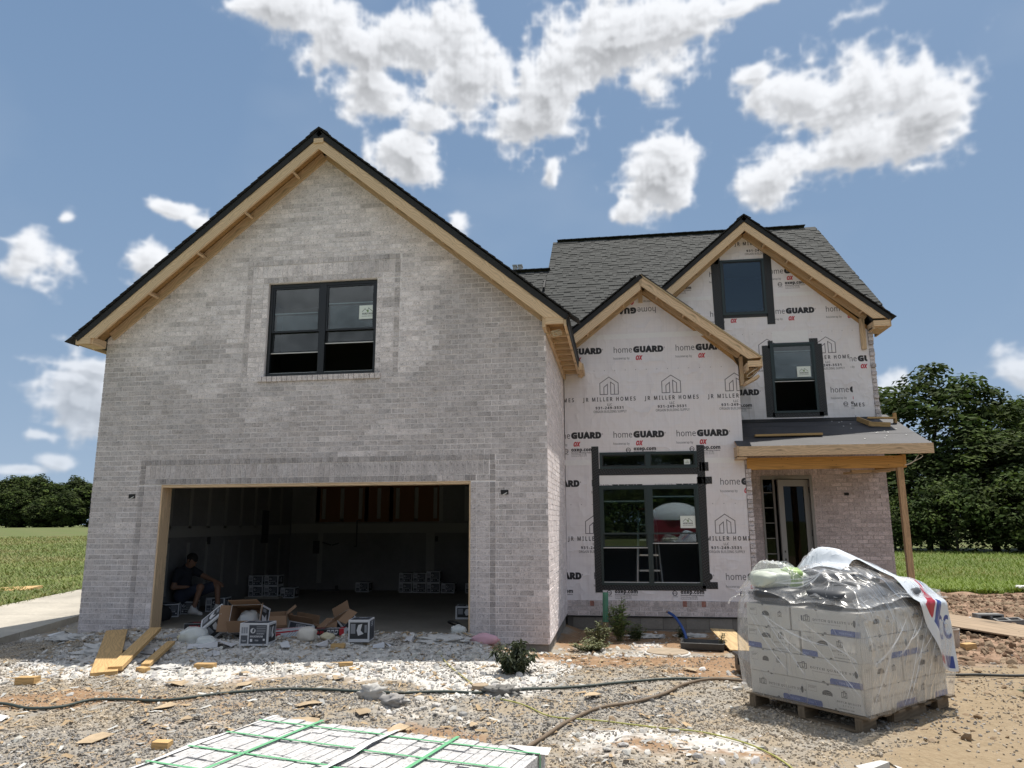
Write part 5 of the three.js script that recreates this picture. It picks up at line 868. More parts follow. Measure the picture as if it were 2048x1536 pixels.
// -- stake, conduit, septic lid
{
  const t = thing('stake', 'green painted pole standing in the dirt before the bay foundation', 'pole', [0.71, gy(0.71, -2.2), -2.2]); t.rotation.z = -0.02;
  put('paint', (() => { const g = cyl(0.05, 0.047, 0.47, 18); g.translate(0, 0.29, 0); return g; })(), std([0.10, 0.30, 0.20], { roughness: 0.6, map: rep(T.concrete, 1) }), t);
  put('bare_base', cyl(0.05, 0.05, 0.29, 18), std([0.30, 0.22, 0.13], { roughness: 0.9, map: rep(T.concrete, 1) }), t);
  const c = thing('conduit', 'blue flexible conduit curving up out of the dirt by the bay', 'conduit', [2.01, gy(2.01, -2.45), -2.45]);
  put('tube', tubeGeo([V(0.03, -0.1, 0.05), V(0.0, 0.08, 0), V(-0.05, 0.2, -0.15), V(-0.14, 0.32, -0.38), V(-0.22, 0.36, -0.52)], 0.024, 30, 10), std([0.03, 0.09, 0.32], { roughness: 0.4 }), c);
  put('open_end', tubeGeo([V(-0.22, 0.36, -0.52), V(-0.245, 0.367, -0.555)], 0.021, 3, 10), std([0.35, 0.26, 0.2]), c);
  const l = thing('septic_lid', 'round pale lid set flush in the white rubble before the bay', 'lid', [1.6, gy(1.6, -0.5) + 0.01, -0.5]);
  put('rim', (() => { const g = new THREE.TorusGeometry(0.30, 0.025, 8, 40); g.rotateX(Math.PI / 2); g.scale(1, 0.7, 0.95); return g; })(), std([0.55, 0.53, 0.5], { roughness: 0.9 }), l);
  put('cover', cyl(0.3, 0.285, 0.03, 40), std([0.42, 0.34, 0.25], { roughness: 0.9, map: rep(T.concrete, 2) }), l);
  const tr = thing('mortar_tray', 'dark shallow tray with dried mortar on the dirt before the bay', 'tray', [2.14, gy(2.14, -0.98) + 0.01, -0.98], -0.15);
  const tm = new MB(4); tm.box(0, 0.01, 0, 0.56, 0.02, 0.34); for (const s of [-1, 1]) { tm.box(0, 0.05, s * 0.18, 0.6, 0.09, 0.02, s * 0.25); tm.box(s * 0.29, 0.05, 0, 0.02, 0.09, 0.36, 0, 0, -s * 0.25); } tm.build('basin', std([0.035, 0.035, 0.035], { roughness: 0.55 }), tr);
  put('dried_mortar', (() => { const g = lump(4, 0.22, 0.035, 0.12, 0.35, 3); g.translate(0.03, 0.03, 0); return g; })(), std([0.30, 0.29, 0.27], { roughness: 0.95 }), tr);
  const py = new MB(6); py.box(0, 0, 0, 0.36, 0.018, 1.22); const po = py.build('plywood_scrap', std([0.55, 0.40, 0.22], { map: rep(T.wood, 0.6, 1), roughness: 0.85 }), scene); po.position.set(2.6, gy(2.6, -1.3) + 0.10, -1.32); po.rotation.set(0.10, 0.10, -0.06); tag(po, 'narrow plywood scrap lying behind the mortar tray by the pallet', 'plywood');
  const bb = thing('case', 'black plastic case lying on the gravel behind the left pallet corner', 'case', [2.53, gy(2.4, 2.3), 2.34], 0.1);
  const bm = new MB(7); bm.box(0, 0.085, 0, 0.62, 0.15, 0.95); bm.box(0, 0.17, 0, 0.66, 0.03, 0.99); bm.build('shell', std([0.018, 0.018, 0.02], { roughness: 0.45 }), bb); const bl = new MB(8); for (const z of [-0.25, 0.25]) bl.box(-0.335, 0.13, z, 0.02, 0.07, 0.06); bl.build('latch', std([0.03, 0.03, 0.03], { roughness: 0.4 }), bb);
}
// -- bucket, concrete blocks, sheets on the right
{
  const b = thing('bucket', 'dirty white plastic bucket beside the big plywood sheet', 'bucket', [5.6, gy(5.6, -1.22), -1.22]); b.rotation.z = 0.03;
  const pm = std([0.52, 0.45, 0.38], { roughness: 0.5, side: THREE.DoubleSide, map: rep(T.mottle, 2) });
  put('shell', new THREE.LatheGeometry([[0.001, 0.005], [0.115, 0], [0.118, 0.01], [0.132, 0.25], [0.142, 0.252], [0.142, 0.27], [0.132, 0.272], [0.126, 0.262], [0.11, 0.012]].map(([x, y]) => new THREE.Vector2(x, y)), 28), pm, b);
  put('handle', (() => { const g = new THREE.TorusGeometry(0.14, 0.003, 6, 24, Math.PI); g.rotateX(2.6); g.translate(0, 0.235, 0); return g; })(), M.metal, b);
  const cm = (x, z, turn, label, tilt = 0) => { const t = thing('concrete_block', label, 'concrete block', [x, gy(x, z), z], turn), m = new MB(9 + x); m.col(1); m.span(-0.2, 0.2, 0, 0.03, -0.1, 0.1); m.span(-0.2, 0.2, 0.165, 0.19, -0.1, 0.1); m.span(-0.2, 0.2, 0.03, 0.165, -0.1, -0.07); for (const q of [-0.2, -0.017, 0.166]) m.span(q, q + 0.034, 0.03, 0.165, -0.07, 0.1); m.build('shell', std([0.26, 0.26, 0.255], { map: rep(T.concrete, 1), vertexColors: true, roughness: 0.95 }), t); t.rotation.x = tilt; return t; };
  cm(7.0, -3.15, 0.1, 'grey concrete block standing in red mud, rear one of the pair'); cm(7.22, -2.88, -0.05, 'grey concrete block in front of the rear one on red mud', -1.45);
  cm(5.55, -3.0, 0.7, 'tilted concrete block half hidden by the right side of the pallet', 0.4);
  const sh = new MB(11); sh.box(0, 0, 0, 2.44, 0.02, 0.95); const o = sh.build('plywood_sheet', std([0.36, 0.275, 0.20], { map: rep(T.wood, 0.5, 0.6), roughness: 0.9 }), scene); o.position.set(6.75, gy(6.75, -2.4) + 0.09, -2.35); o.rotation.set(0.07, -0.62, -0.05); tag(o, 'large muddy plywood sheet lying on the dirt behind the white bucket', 'plywood');
  const s2 = new MB(12); s2.box(0, 0, 0, 1.3, 0.02, 0.6); const o2 = s2.build('sheet', std([0.30, 0.33, 0.36], { roughness: 0.5, map: rep(T.concrete, 1) }), scene); o2.position.set(8.1, gy(8.1, -2.1) + 0.08, -2.1); o2.rotation.set(0.05, 0.2, 0.03); tag(o2, 'grey smooth sheet at the right picture edge beyond the plywood', 'sheet');
  tag(put('plastic_bag', lump(14, 0.2, 0.09, 0.13, 0.35, 3), std([0.6, 0.62, 0.66], { roughness: 0.35 })), 'crumpled white and blue plastic bag left of the concrete blocks', 'plastic bag').position.set(6.62, gy(6.6, -2.95) + 0.06, -2.95);
  tag(put('rock', lump(15, 0.17, 0.13, 0.14, 0.3, 2, 2), std([0.30, 0.21, 0.13], { roughness: 0.95 })), 'brown rock on the dirt behind the right side of the pallet', 'rock').position.set(6.1, gy(6.1, -3.6) + 0.06, -3.6);
  tag(put('rock', lump(16, 0.12, 0.09, 0.1, 0.3, 2, 2), std([0.34, 0.25, 0.17], { roughness: 0.95 })), 'smaller pale brown rock right of the larger brown rock', 'rock').position.set(6.4, gy(6.4, -3.9) + 0.04, -3.9);
  tag(put('disc', (() => { const g = cyl(0.085, 0.08, 0.05, 24); return g; })(), std([0.42, 0.33, 0.23], { roughness: 0.95, map: rep(T.concrete, 1) })), 'round tan disc lying beside the hose in the gravel', 'disc').position.set(-0.38, gy(-0.38, 3.12), 3.12);
  tag(put('mortar_lump', lump(17, 0.17, 0.06, 0.09, 0.9, 4, 4), std([0.17, 0.165, 0.155], { roughness: 0.95 })), 'dark lump of dried mortar beside the hose, near the round disc', 'mortar lump').position.set(-0.12, gy(-0.12, 3.32) + 0.03, 3.36);
  tag(put('mortar_lump', lump(18, 0.12, 0.075, 0.06, 0.9, 4), std([0.44, 0.43, 0.41], { roughness: 0.95 })), 'broken grey block piece on the white mortar patch by the hose', 'mortar lump').position.set(-1.3, gy(-1.3, 3.6) + 0.04, 3.6);
  tag(put('mortar_lump', lump(19, 0.10, 0.05, 0.07, 0.9, 4), std([0.3, 0.29, 0.28], { roughness: 0.95 })), 'grey broken piece below the white mortar patch, nearer the bricks', 'mortar lump').position.set(-1.02, gy(-1.02, 3.75) + 0.04, 3.78);
  for (const [x, z, s, w] of [[-5.35, 1.6, 0.34, 'long white heap of spilled mortar left of the crossed boards'], [-4.75, 2.35, 0.22, 'small white heap of spilled mortar left of the plank ends'], [-4.05, 2.5, 0.13, 'white rounded mortar lump right of the board ends'], [-6.6, 0.75, 0.2, 'grey heap of mortar at the left corner of the brick wall'], [-1.3, 0.75, 0.24, 'grey heap of mortar at the right garage jamb'], [1.4, -2.6, 0.22, 'pale heap of mortar against the bay foundation'], [2.15, -2.9, 0.2, 'pale heap of mortar right of the blue conduit']]) { const m = put('mortar_heap', lump(Math.round(x * 30) + 499, s * 1.4, s * 0.26, s * 0.9, 0.95, 4.5, 5), std([0.50, 0.49, 0.47], { roughness: 0.95, bumpMap: rep(T.rough, 1), bumpScale: 0.02 })); m.position.set(x, gy(x, z), z); tag(m, w, 'mortar heap'); }
  tag(put('insulation', lump(20, 0.19, 0.075, 0.07, 0.3, 3), std([0.58, 0.36, 0.42], { roughness: 1 })), 'pink piece of insulation on the rubble at the foot of the brick wall', 'insulation').position.set(-0.8, gy(-0.8, 0.58) + 0.05, 0.58);
  tag(put('insulation', lump(21, 0.13, 0.05, 0.08, 0.4, 3), std([0.58, 0.52, 0.33], { roughness: 1 })), 'yellowish insulation tuft right of the board ends', 'insulation').position.set(-4.75, gy(-4.75, 1.0) + 0.04, 1.0);
  tag(put('insulation', lump(22, 0.10, 0.055, 0.08, 0.4, 3), std([0.55, 0.50, 0.36], { roughness: 1 })), 'yellowish foam lump between the two front tile cartons', 'insulation').position.set(-2.9, gy(-2.9, 0.75) + 0.04, 0.75);
  const fp = new MB(13); fp.box(0, 0, 0, 1.5, 0.12, 0.8); const of = fp.build('lumber_scrap', lumberMat, scene); of.position.set(-13.9, 0.15, -5.8); of.rotation.set(0.05, 0.2, 0.03); tag(of, 'tan lumber scrap on the grass at the left picture edge', 'lumber');
  for (const [x, z, w] of [[8.3, -9.4, 'white scrap of litter on the right-hand grass near the mud'], [10.6, -9.2, 'white rag on the grass at the right picture edge']]) { const m = put('litter_scrap', lump(x * 9, 0.2, 0.06, 0.12, 0.5, 3), std([0.6, 0.6, 0.58])); m.position.set(x, gy(x, z) + 0.12, z); tag(m, w, 'litter'); }
}
// -- flattened cardboard and paper scraps
{
  const r = rng(61), spots = [[-2.95, 4.2], [-1.75, 3.95], [-1.55, 4.45], [-0.75, 4.55], [-2.5, 4.6], [-3.75, 5.25], [-2.7, 3.3], [-1.2, 4.1], [-3.0, 2.75], [-1.9, 2.9], [-3.4, 3.3], [-0.2, 4.35], [-2.9, 5.1], [1.7, 2.0], [0.7, 3.35], [-1.35, 5.05]];
  const hoseZ = (x) => x < -3.9 ? 4.3 : x < -2.6 ? 3.95 - 0.28 * (x + 3.9) : x < -0.3 ? 3.45 : 3.4 - 0.42 * (x + 0.3), ord = ['first', 'second', 'third', 'fourth', 'fifth', 'sixth', 'seventh', 'eighth', 'ninth', 'tenth', 'eleventh', 'twelfth', 'thirteenth', 'fourteenth'], sx = ([x, z]) => (x - EYE.x) / (EYE.z - z);
  const below = spots.filter(([x, z]) => z > hoseZ(x)).sort((a, b) => sx(a) - sx(b)), above = spots.filter(([x, z]) => z <= hoseZ(x)).sort((a, b) => sx(a) - sx(b));
  for (const [x, z] of spots) { const bi = below.findIndex((q) => q[0] === x && q[1] === z), ai = above.findIndex((q) => q[0] === x && q[1] === z), s = 0.06 + 0.1 * r(), m = new MB(x * 7 + z), k = 0.75 + 0.35 * r(); const a = V(-s, 0.012, -s * 0.35), b = V(s * 0.9, 0.012 + 0.02 * r(), -s * 0.5), c = V(s, 0.015, s * 0.3), d = V(-s * 0.7, 0.008 + 0.025 * r(), s * 0.45), e = V(0.1 * s, 0.015 + 0.015 * r(), -s * 0.55), f = V(0.1 * s, 0.02, s * 0.5); m.quad(a, e, f, d); m.quad(e, b, c, f); for (const [p, q] of [[a, e], [e, b], [d, f], [f, c]]) m.quad(p, q, q.clone().add(V(0, -0.004, 0)), p.clone().add(V(0, -0.004, 0))); const o = m.build('cardboard_scrap', std([0.56 * k, 0.43 * k, 0.28 * k], { side: THREE.DoubleSide, roughness: 0.9, map: rep(T.concrete, 3) }), scene); o.position.set(x, gy(x, z) + 0.01, z); o.rotation.y = r() * 6.28; tag(o, bi >= 0 ? `torn tan cardboard scrap, ${ord[bi]} from the left below the green hose` : `torn tan cardboard scrap, ${ord[ai]} from the left beyond the green hose`, 'cardboard scrap', 'cardboard scraps scattered over the gravel'); }
  const wp = (x, z, s, turn, label, c) => { const m = new MB(x + z); m.quad(V(-s, 0.02, -s * 0.4), V(s * 0.2, 0.05, -s * 0.5), V(s * 0.3, 0.07, s * 0.2), V(-s * 0.9, 0.015, s * 0.3)); m.quad(V(s * 0.2, 0.05, -s * 0.5), V(s, 0.02, -s * 0.2), V(s * 0.9, 0.01, s * 0.4), V(s * 0.3, 0.07, s * 0.2)); m.quad(V(-s * 0.9, 0.015, s * 0.3), V(s * 0.3, 0.07, s * 0.2), V(s * 0.3, 0.0, s * 0.24), V(-s * 0.9, 0.0, s * 0.33)); const o = m.build('paper_sheet', std(c, { side: THREE.DoubleSide, roughness: 0.7 }), scene); o.position.set(x, gy(x, z) + 0.005, z); o.rotation.y = turn; tag(o, label, 'paper'); };
  wp(-4.2, 1.35, 0.3, 0.3, 'crumpled white paper left of the upright tile carton', [0.6, 0.6, 0.62]); wp(-4.72, 1.75, 0.2, -0.4, 'white folded paper lying right of the crossed boards', [0.58, 0.58, 0.6]); wp(-7.25, 0.25, 0.16, 0.9, 'white paper scrap at the drive edge left of the brick wall', [0.62, 0.62, 0.62]); wp(-2.0, 1.2, 0.12, 0.2, 'small white paper right of the overturned tile carton', [0.58, 0.6, 0.64]); wp(-4.45, 0.55, 0.17, 1.2, 'white torn packaging behind the plastic bag left of the cartons', [0.5, 0.51, 0.53]); wp(-3.2, 1.35, 0.15, 2.1, 'white torn packaging right of the upright tile carton', [0.52, 0.53, 0.55]); wp(-2.75, 1.2, 0.11, 0.7, 'small white torn packaging left of the overturned carton', [0.52, 0.52, 0.54]); wp(-3.95, 1.75, 0.13, -0.5, 'white torn packaging on the rubble below the upright carton', [0.54, 0.54, 0.55]); wp(-5.1, 0.75, 0.14, 0.4, 'grey torn packaging between the boards and the tool carton', [0.42, 0.42, 0.43]); wp(-1.75, 0.75, 0.13, 1.5, 'white torn packaging between the overturned carton and the right jamb', [0.52, 0.52, 0.53]); wp(2.6, 5.05, 0.14, 0.1, 'white crumpled scrap on the dirt at the bottom edge', [0.6, 0.6, 0.58]); wp(-4.25, 4.75, 0.22, 0.5, 'long white paper strip on the gravel at the left picture edge', [0.62, 0.61, 0.6]);
}
// -- tile cartons
const cartonArt = (seed, kind) => canvasTex(256, 192, (g, w, h) => {
  const r = rng(seed); g.fillStyle = '#c6c8cd'; g.fillRect(0, 0, w, h);
  if (kind === 0) { g.fillStyle = '#3f434b'; g.fillRect(82, 10, 164, 170); g.fillStyle = '#c9cace'; g.beginPath(); g.arc(118, 62, 24, 0, 7); g.fill(); g.fillStyle = '#3f434b'; g.beginPath(); g.ellipse(122, 60, 9, 19, 0.3, 0, 7); g.fill(); g.fillStyle = '#9a9ca3'; for (let k = 0; k < 4; k++) g.fillRect(150, 24 + k * 15, 86, 5); g.fillStyle = '#d9dade'; g.font = 'bold 15px serif'; g.fillText('DURABLE', 152, 94); g.font = 'bold 24px sans-serif'; g.fillText('MAXIMUM', 90, 122); g.font = 'bold 17px sans-serif'; g.fillText('TILE', 138, 156); g.fillRect(94, 136, 22, 26); g.fillRect(214, 134, 18, 18); g.fillStyle = '#55585f'; g.fillRect(8, 104, 62, 74); g.fillStyle = '#8d9097'; for (let k = 0; k < 3; k++) g.fillRect(10 + k * 21, 30, 17, 56); g.fillStyle = '#d9dade'; g.font = 'bold 18px sans-serif'; g.fillText('Type', 16, 158); }
  else if (kind === 1) { g.fillStyle = '#4a4e57'; g.fillRect(8, 8, w - 16, h - 16); g.strokeStyle = '#d9dade'; g.lineWidth = 4; g.strokeRect(80, 22, 100, 34); g.fillStyle = '#d9dade'; g.font = 'bold 24px sans-serif'; g.fillText('MURO', 92, 48); g.fillStyle = '#22252a'; for (let k = 0; k < 6; k++) { g.fillRect(22, 78 + k * 15, 92, 8); g.fillRect(138, 82 + k * 15, 92, 8); } }
  else { g.fillStyle = '#2b2d31'; g.fillRect(14, 16, w - 28, h - 40); g.fillStyle = '#cfd0d4'; g.beginPath(); g.moveTo(120, 40); g.lineTo(170, 30); g.lineTo(150, 90); g.lineTo(190, 120); g.lineTo(120, 140); g.lineTo(100, 90); g.fill(); g.fillStyle = '#85888f'; g.fillRect(24, 30, 60, 90); g.fillRect(200, 40, 30, 70); }
});
const whiteBoard = std([0.62, 0.63, 0.65], { roughness: 0.75 }), kraft = std([0.22, 0.135, 0.08], { roughness: 0.9, side: THREE.DoubleSide });
const art = [0, 1, 2].map((k) => std(0.82, { map: cartonArt(k + 3, k), roughness: 0.7 }));
function artPlane(w, h, k, x, y, z, ry, rx = 0) { const g = new THREE.PlaneGeometry(w, h); if (rx) g.rotateX(rx); g.rotateY(ry); g.translate(x, y, z); return g; }
function carton(pos, turn, [w, h, d], o, label, group) {              // o.open: flaps stand out of the top
  const t = thing('tile_carton', label, 'carton', pos, turn, group), m = new MB(31), th = 0.006, c = o.tilt || [0, 0, 0]; t.rotation.set(c[0], turn, c[2], 'YXZ');
  if (o.open) { m.span(-w / 2, w / 2, 0, th, -d / 2, d / 2); m.span(-w / 2, w / 2, th, h, d / 2 - th, d / 2); m.span(-w / 2, w / 2, th, h, -d / 2, -d / 2 + th); m.span(-w / 2, -w / 2 + th, th, h, -d / 2 + th, d / 2 - th); m.span(w / 2 - th, w / 2, th, h, -d / 2 + th, d / 2 - th); m.build('body', whiteBoard, t);
    const i = new MB(32); i.span(-w / 2 + th, w / 2 - th, th + 0.001, th + 0.004, -d / 2 + th, d / 2 - th); i.span(-w / 2 + th, w / 2 - th, th, h, d / 2 - th - 0.003, d / 2 - th - 0.001); i.span(-w / 2 + th, w / 2 - th, th, h, -d / 2 + th + 0.001, -d / 2 + th + 0.003); i.span(-w / 2 + th + 0.001, -w / 2 + th + 0.003, th, h, -d / 2 + 0.01, d / 2 - 0.01); i.span(w / 2 - th - 0.003, w / 2 - th - 0.001, th, h, -d / 2 + 0.01, d / 2 - 0.01); i.build('lining', kraft, t);
    const flap = (ax, az, len, wid, ang) => { const f = new MB(33); f.box(0, len / 2, 0, ax ? 0.005 : wid, len, ax ? wid : 0.005); const q = f.build('flap', kraft, t); q.position.set(ax * w / 2, h, az * d / 2); if (ax) q.rotation.z = -ax * ang; else q.rotation.x = az * ang; };
    flap(1, 0, w * 0.34, d * 0.96, o.flaps[0]); flap(-1, 0, w * 0.34, d * 0.96, o.flaps[1]); flap(0, 1, d * 0.45, w * 0.96, o.flaps[2]); flap(0, -1, d * 0.45, w * 0.96, o.flaps[3]);
    if (o.plastic) put('plastic_film', (() => { const g = lump(5, w * 0.36, h * 0.25, d * 0.36, 0.5, 3); g.translate(0, h * 0.6, 0); return g; })(), phys([0.85, 0.87, 0.88], { roughness: 0.25, transmission: 0.55, thickness: 0, side: THREE.DoubleSide }), t);
  } else { m.span(-w / 2, w / 2, 0, h, -d / 2, d / 2); m.build('body', whiteBoard, t); }
  const [a, b, e] = o.art || [0, 1, 2];
  put('print', artPlane(w * 0.96, h * 0.95, 0, 0, h / 2, d / 2 + 0.002, 0), art[a], t); put('print', artPlane(d * 0.96, h * 0.95, 0, w / 2 + 0.002, h / 2, 0, Math.PI / 2), art[b], t); put('print', artPlane(d * 0.96, h * 0.95, 0, -w / 2 - 0.002, h / 2, 0, -Math.PI / 2), art[e], t);
  if (!o.open) put('print', artPlane(w * 0.94, d * 0.9, 0, 0, h + 0.002, 0, 0, -Math.PI / 2), art[o.top ?? 1], t);
  return t;
}
const hz = (x, z) => gy(x, z) + 0.005;
carton([-3.63, hz(-3.63, 1.25), 1.25], 0.08, [0.37, 0.27, 0.25], { art: [0, 2, 2], top: 1 }, 'closed grey and white tile carton upright at the front of the rubble');
carton([-4.02, hz(-4.02, 0.6) + 0.16, 0.62], 0.15, [0.42, 0.30, 0.36], { open: true, flaps: [0.5, 1.3, -0.9, 0.15], tilt: [1.25, 0, 0.1], art: [2, 2, 2], plastic: true }, 'open tile carton tipped towards the camera, brown flaps out, plastic inside');
carton([-4.42, hz(-4.42, 0.75) + 0.12, 0.72], 0.5, [0.34, 0.22, 0.3], { art: [2, 2, 2], top: 2, tilt: [0.35, 0, 0.75] }, 'white tile carton leaning over left of the open tipped carton');
carton([-3.66, hz(-3.66, -0.1) + 0.04, -0.12], 0.12, [0.36, 0.25, 0.3], { open: true, flaps: [1.9, 0.7, 0.9, -0.4], tilt: [-0.12, 0, -0.16], art: [1, 2, 2] }, 'dark grey tile carton with brown flaps standing open in the garage mouth');
carton([-2.37, hz(-2.37, 0.92), 0.92], 0.12, [0.27, 0.27, 0.3], { art: [2, 1, 0], top: 1 }, 'overturned tile carton at the right end of the rubble, torn white side');
carton([-2.92, hz(-2.92, 0.12) + 0.03, 0.1], -0.35, [0.4, 0.2, 0.28], { open: true, flaps: [2.4, 1.2, 2.3, 0.5], tilt: [0.5, 0, 0.45], art: [1, 2, 2] }, 'tile carton lying open behind the overturned carton, spilling forward');
{ // plain brown carton with bent flaps, long tool cartons, plastic
  const t = thing('cardboard_box', 'plain brown cardboard box lying open between two grey tile cartons', 'box', [-4.0, hz(-4.0, 0.1) + 0.06, 0.12], 0.5), m = new MB(34); m.span(-0.2, 0.2, 0, 0.006, -0.15, 0.15); m.span(-0.2, 0.2, 0, 0.2, -0.15, -0.144); m.span(-0.2, -0.194, 0, 0.2, -0.15, 0.15); m.span(0.194, 0.2, 0, 0.2, -0.15, 0.15); m.build('body', kraft, t); const f = new MB(35); f.box(0.0, 0.12, 0.26, 0.36, 0.006, 0.22, 0.5); const fl = f.build('flap', kraft, t);
  const g = new MB(36); g.box(0.26, 0.24, 0, 0.16, 0.006, 0.28, 0, 0, 0.7); g.build('flap', kraft, t);
  const redArt = canvasTex(512, 96, (c, w, h) => { c.fillStyle = '#1c1c1e'; c.fillRect(0, 0, w, h); c.fillStyle = '#b3202c'; c.font = 'bold 66px sans-serif'; c.fillText('TITAN', 60, 72); c.fillStyle = '#d8d8da'; for (const x of [300, 352, 404]) { c.save(); c.transform(1, 0, -0.25, 1, x, 0); c.fillRect(0, 14, 40, 66); c.fillStyle = '#55565c'; c.fillRect(6, 28, 28, 36); c.restore(); c.fillStyle = '#d8d8da'; } c.fillStyle = '#b3202c'; c.fillRect(452, 0, 60, h); });
  const stripArt = canvasTex(512, 128, (c, w, h) => { c.fillStyle = '#cfd6de'; c.fillRect(0, 0, w, h); c.fillStyle = '#b3202c'; c.beginPath(); c.moveTo(0, 30); c.lineTo(430, 12); c.lineTo(360, 40); c.lineTo(0, 60); c.fill(); c.fillStyle = '#3a3c42'; c.fillRect(20, 60, 70, 40); c.fillRect(100, 58, 60, 40); c.fillStyle = '#b3202c'; c.fillRect(170, 54, 60, 42); c.strokeStyle = '#8a929c'; c.lineWidth = 5; for (let k = 0; k < 9; k++) { c.beginPath(); c.moveTo(280 + k * 26, 110); c.lineTo(330 + k * 26, 20); c.stroke(); } });
  const long = (x, z, turn, [w, h, d], tex, label, tilt = 0) => { const q = thing('tool_carton', label, 'carton', [x, hz(x, z), z], turn), b = new MB(37 + x); b.span(-w / 2, w / 2, 0, h, -d / 2, d / 2); b.build('body', std([0.56, 0.58, 0.62], { roughness: 0.7 }), q); const mt = std(0.85, { map: tex, roughness: 0.6 }); put('print', artPlane(w * 0.99, h * 0.96, 0, 0, h / 2, d / 2 + 0.002, 0), mt, q); put('print', artPlane(w * 0.99, d * 0.96, 0, 0, h + 0.002, 0, 0, -Math.PI / 2), mt, q); q.rotation.z = tilt; };
  long(-4.98, 0.12, 0.10, [0.62, 0.11, 0.2], redArt, 'long black and red tool carton lying left of the tipped cartons', 0.03);
  long(-3.55, 0.62, 0.2, [0.75, 0.1, 0.2], stripArt, 'long white tool carton with red stripe behind the upright carton', 0.06);
  long(-3.05, 0.45, 0.12, [0.55, 0.09, 0.14], redArt, 'black and red tool carton half buried right of the striped one', 0.02);
  const film = phys([0.85, 0.88, 0.87], { roughness: 0.3, transmission: 0.5, thickness: 0, side: THREE.DoubleSide });
  for (const [x, z, s, w] of [[-4.62, 1.05, 0.17, 'whitish plastic bag bulging out left of the leaning carton'], [-4.3, 1.3, 0.12, 'clear crumpled plastic in front of the leaning carton'], [-1.25, 0.15, 0.1, 'small clear plastic scrap by the right garage jamb']]) { const b = put('plastic_bag', lump(x * 50 + 900, s * 1.1, s * 0.75, s * 0.8, 0.35, 2.5), film); b.position.set(x, hz(x, z) + s * 0.3, z); tag(b, w, 'plastic bag'); }
  const can = put('crushed_bag', lump(51, 0.13, 0.10, 0.10, 0.3, 2.4, 3, 0.75), std([0.56, 0.53, 0.48], { roughness: 0.8 })); can.position.set(-3.12, hz(-3.12, 0.9) + 0.07, 0.9); tag(can, 'crushed pale paper bag with dark marks on the rubble', 'paper bag');
}
// cartons stacked inside the garage
{
  const F = 0.2, S = [0.30, 0.21, 0.28];
  const I = (x, y, z, turn, label, dims = S) => carton([x, F + y, z], turn, dims, { art: [0, 2, 2], top: 1 }, label);
  const pl = new MB(3); pl.box(0, 0.02, 0, 0.75, 0.04, 0.5); const po = pl.build('board', std([0.3, 0.28, 0.25]), scene); po.position.set(-6.42, F, -4.55); tag(po, 'pale board on the garage floor under the left wall carton stack', 'board');
  I(-6.6, 0.04, -4.5, 0.05, 'dim tile carton, lower left one of the stack by the left garage wall'); I(-6.28, 0.04, -4.55, 0.05, 'dim tile carton, lower middle one of the stack by the left garage wall'); I(-5.97, 0.0, -4.65, 0.1, 'dim tile carton, lower right one of the stack by the left garage wall');
  I(-6.62, 0.255, -4.5, 0.09, 'dim tile carton, upper left one of the stack by the left garage wall'); I(-6.29, 0.255, -4.56, 0.02, 'dim tile carton, upper right one of the stack by the left garage wall');
  I(-4.85, 0, -6.1, 0.02, 'lone dim tile carton against the garage back wall');
  for (let k = 0; k < 4; k++) I(-3.83 + k * 0.33, 0, -6.1 + 0.02 * k, 0.04 * (k % 2), ['first', 'second', 'third', 'fourth'][k] + ' carton from left in the bottom row of the back wall stack');
  I(-3.83, 0.215, -6.1, 0.03, 'left upper carton of the back wall stack'); I(-3.5, 0.215, -6.12, -0.05, 'middle upper carton of the back wall stack'); I(-3.2, 0.215, -6.08, 0.12, 'right upper carton of the back wall stack, tallest', [0.3, 0.25, 0.28]);
  I(-2.3, 0, -6.1, 0.03, 'dim tile carton right of the back wall stack, left one of two'); I(-1.95, 0, -6.1, 0.0, 'dim tile carton partly behind the right jamb, right one of two');
  carton([-1.52, F, -1.75], 0.1, [0.36, 0.2, 0.3], { art: [2, 2, 2], top: 2 }, 'tile carton on the garage floor just inside the right jamb');
  I(-6.62, 0, -1.45, 0.5, 'dark tile carton under the seated person, nearest the jamb'); I(-6.55, 0, -1.85, 0.2, 'dark tile carton the seated person sits on'); I(-6.2, 0, -2.25, 0.1, 'dark tile carton behind the lower legs of the seated person', [0.34, 0.24, 0.28]);
  const bag = put('tool_bag', lump(61, 0.2, 0.15, 0.17, 0.25, 2, 3, 0.8), std([0.02, 0.02, 0.022], { roughness: 0.9 })); bag.position.set(-6.5, F + 0.1, -0.95); tag(bag, 'black cloth bag on the garage floor beside the left jamb', 'bag');
  const tools = new MB(4); tools.box(0, 0.015, 0, 0.5, 0.03, 0.03, 0, 0.3); tools.box(0.2, 0.06, 0, 0.05, 0.12, 0.05); const to = tools.build('hand_tool', std([0.03, 0.03, 0.035], { roughness: 0.6 }), scene); to.position.set(-5.75, F, -6.2); tag(to, 'dark tool lying at the foot of the garage back wall', 'tool');
  const wire = put('hose', tubeGeo([V(-1.28, F + 0.03, -0.4), V(-1.4, F + 0.12, -0.35), V(-1.55, F + 0.1, -0.5), V(-1.45, F + 0.03, -0.62), V(-1.3, F + 0.02, -0.5)], 0.014, 30, 8, true), std([0.02, 0.02, 0.02])); tag(wire, 'black hose coil at the right garage jamb', 'hose');
}
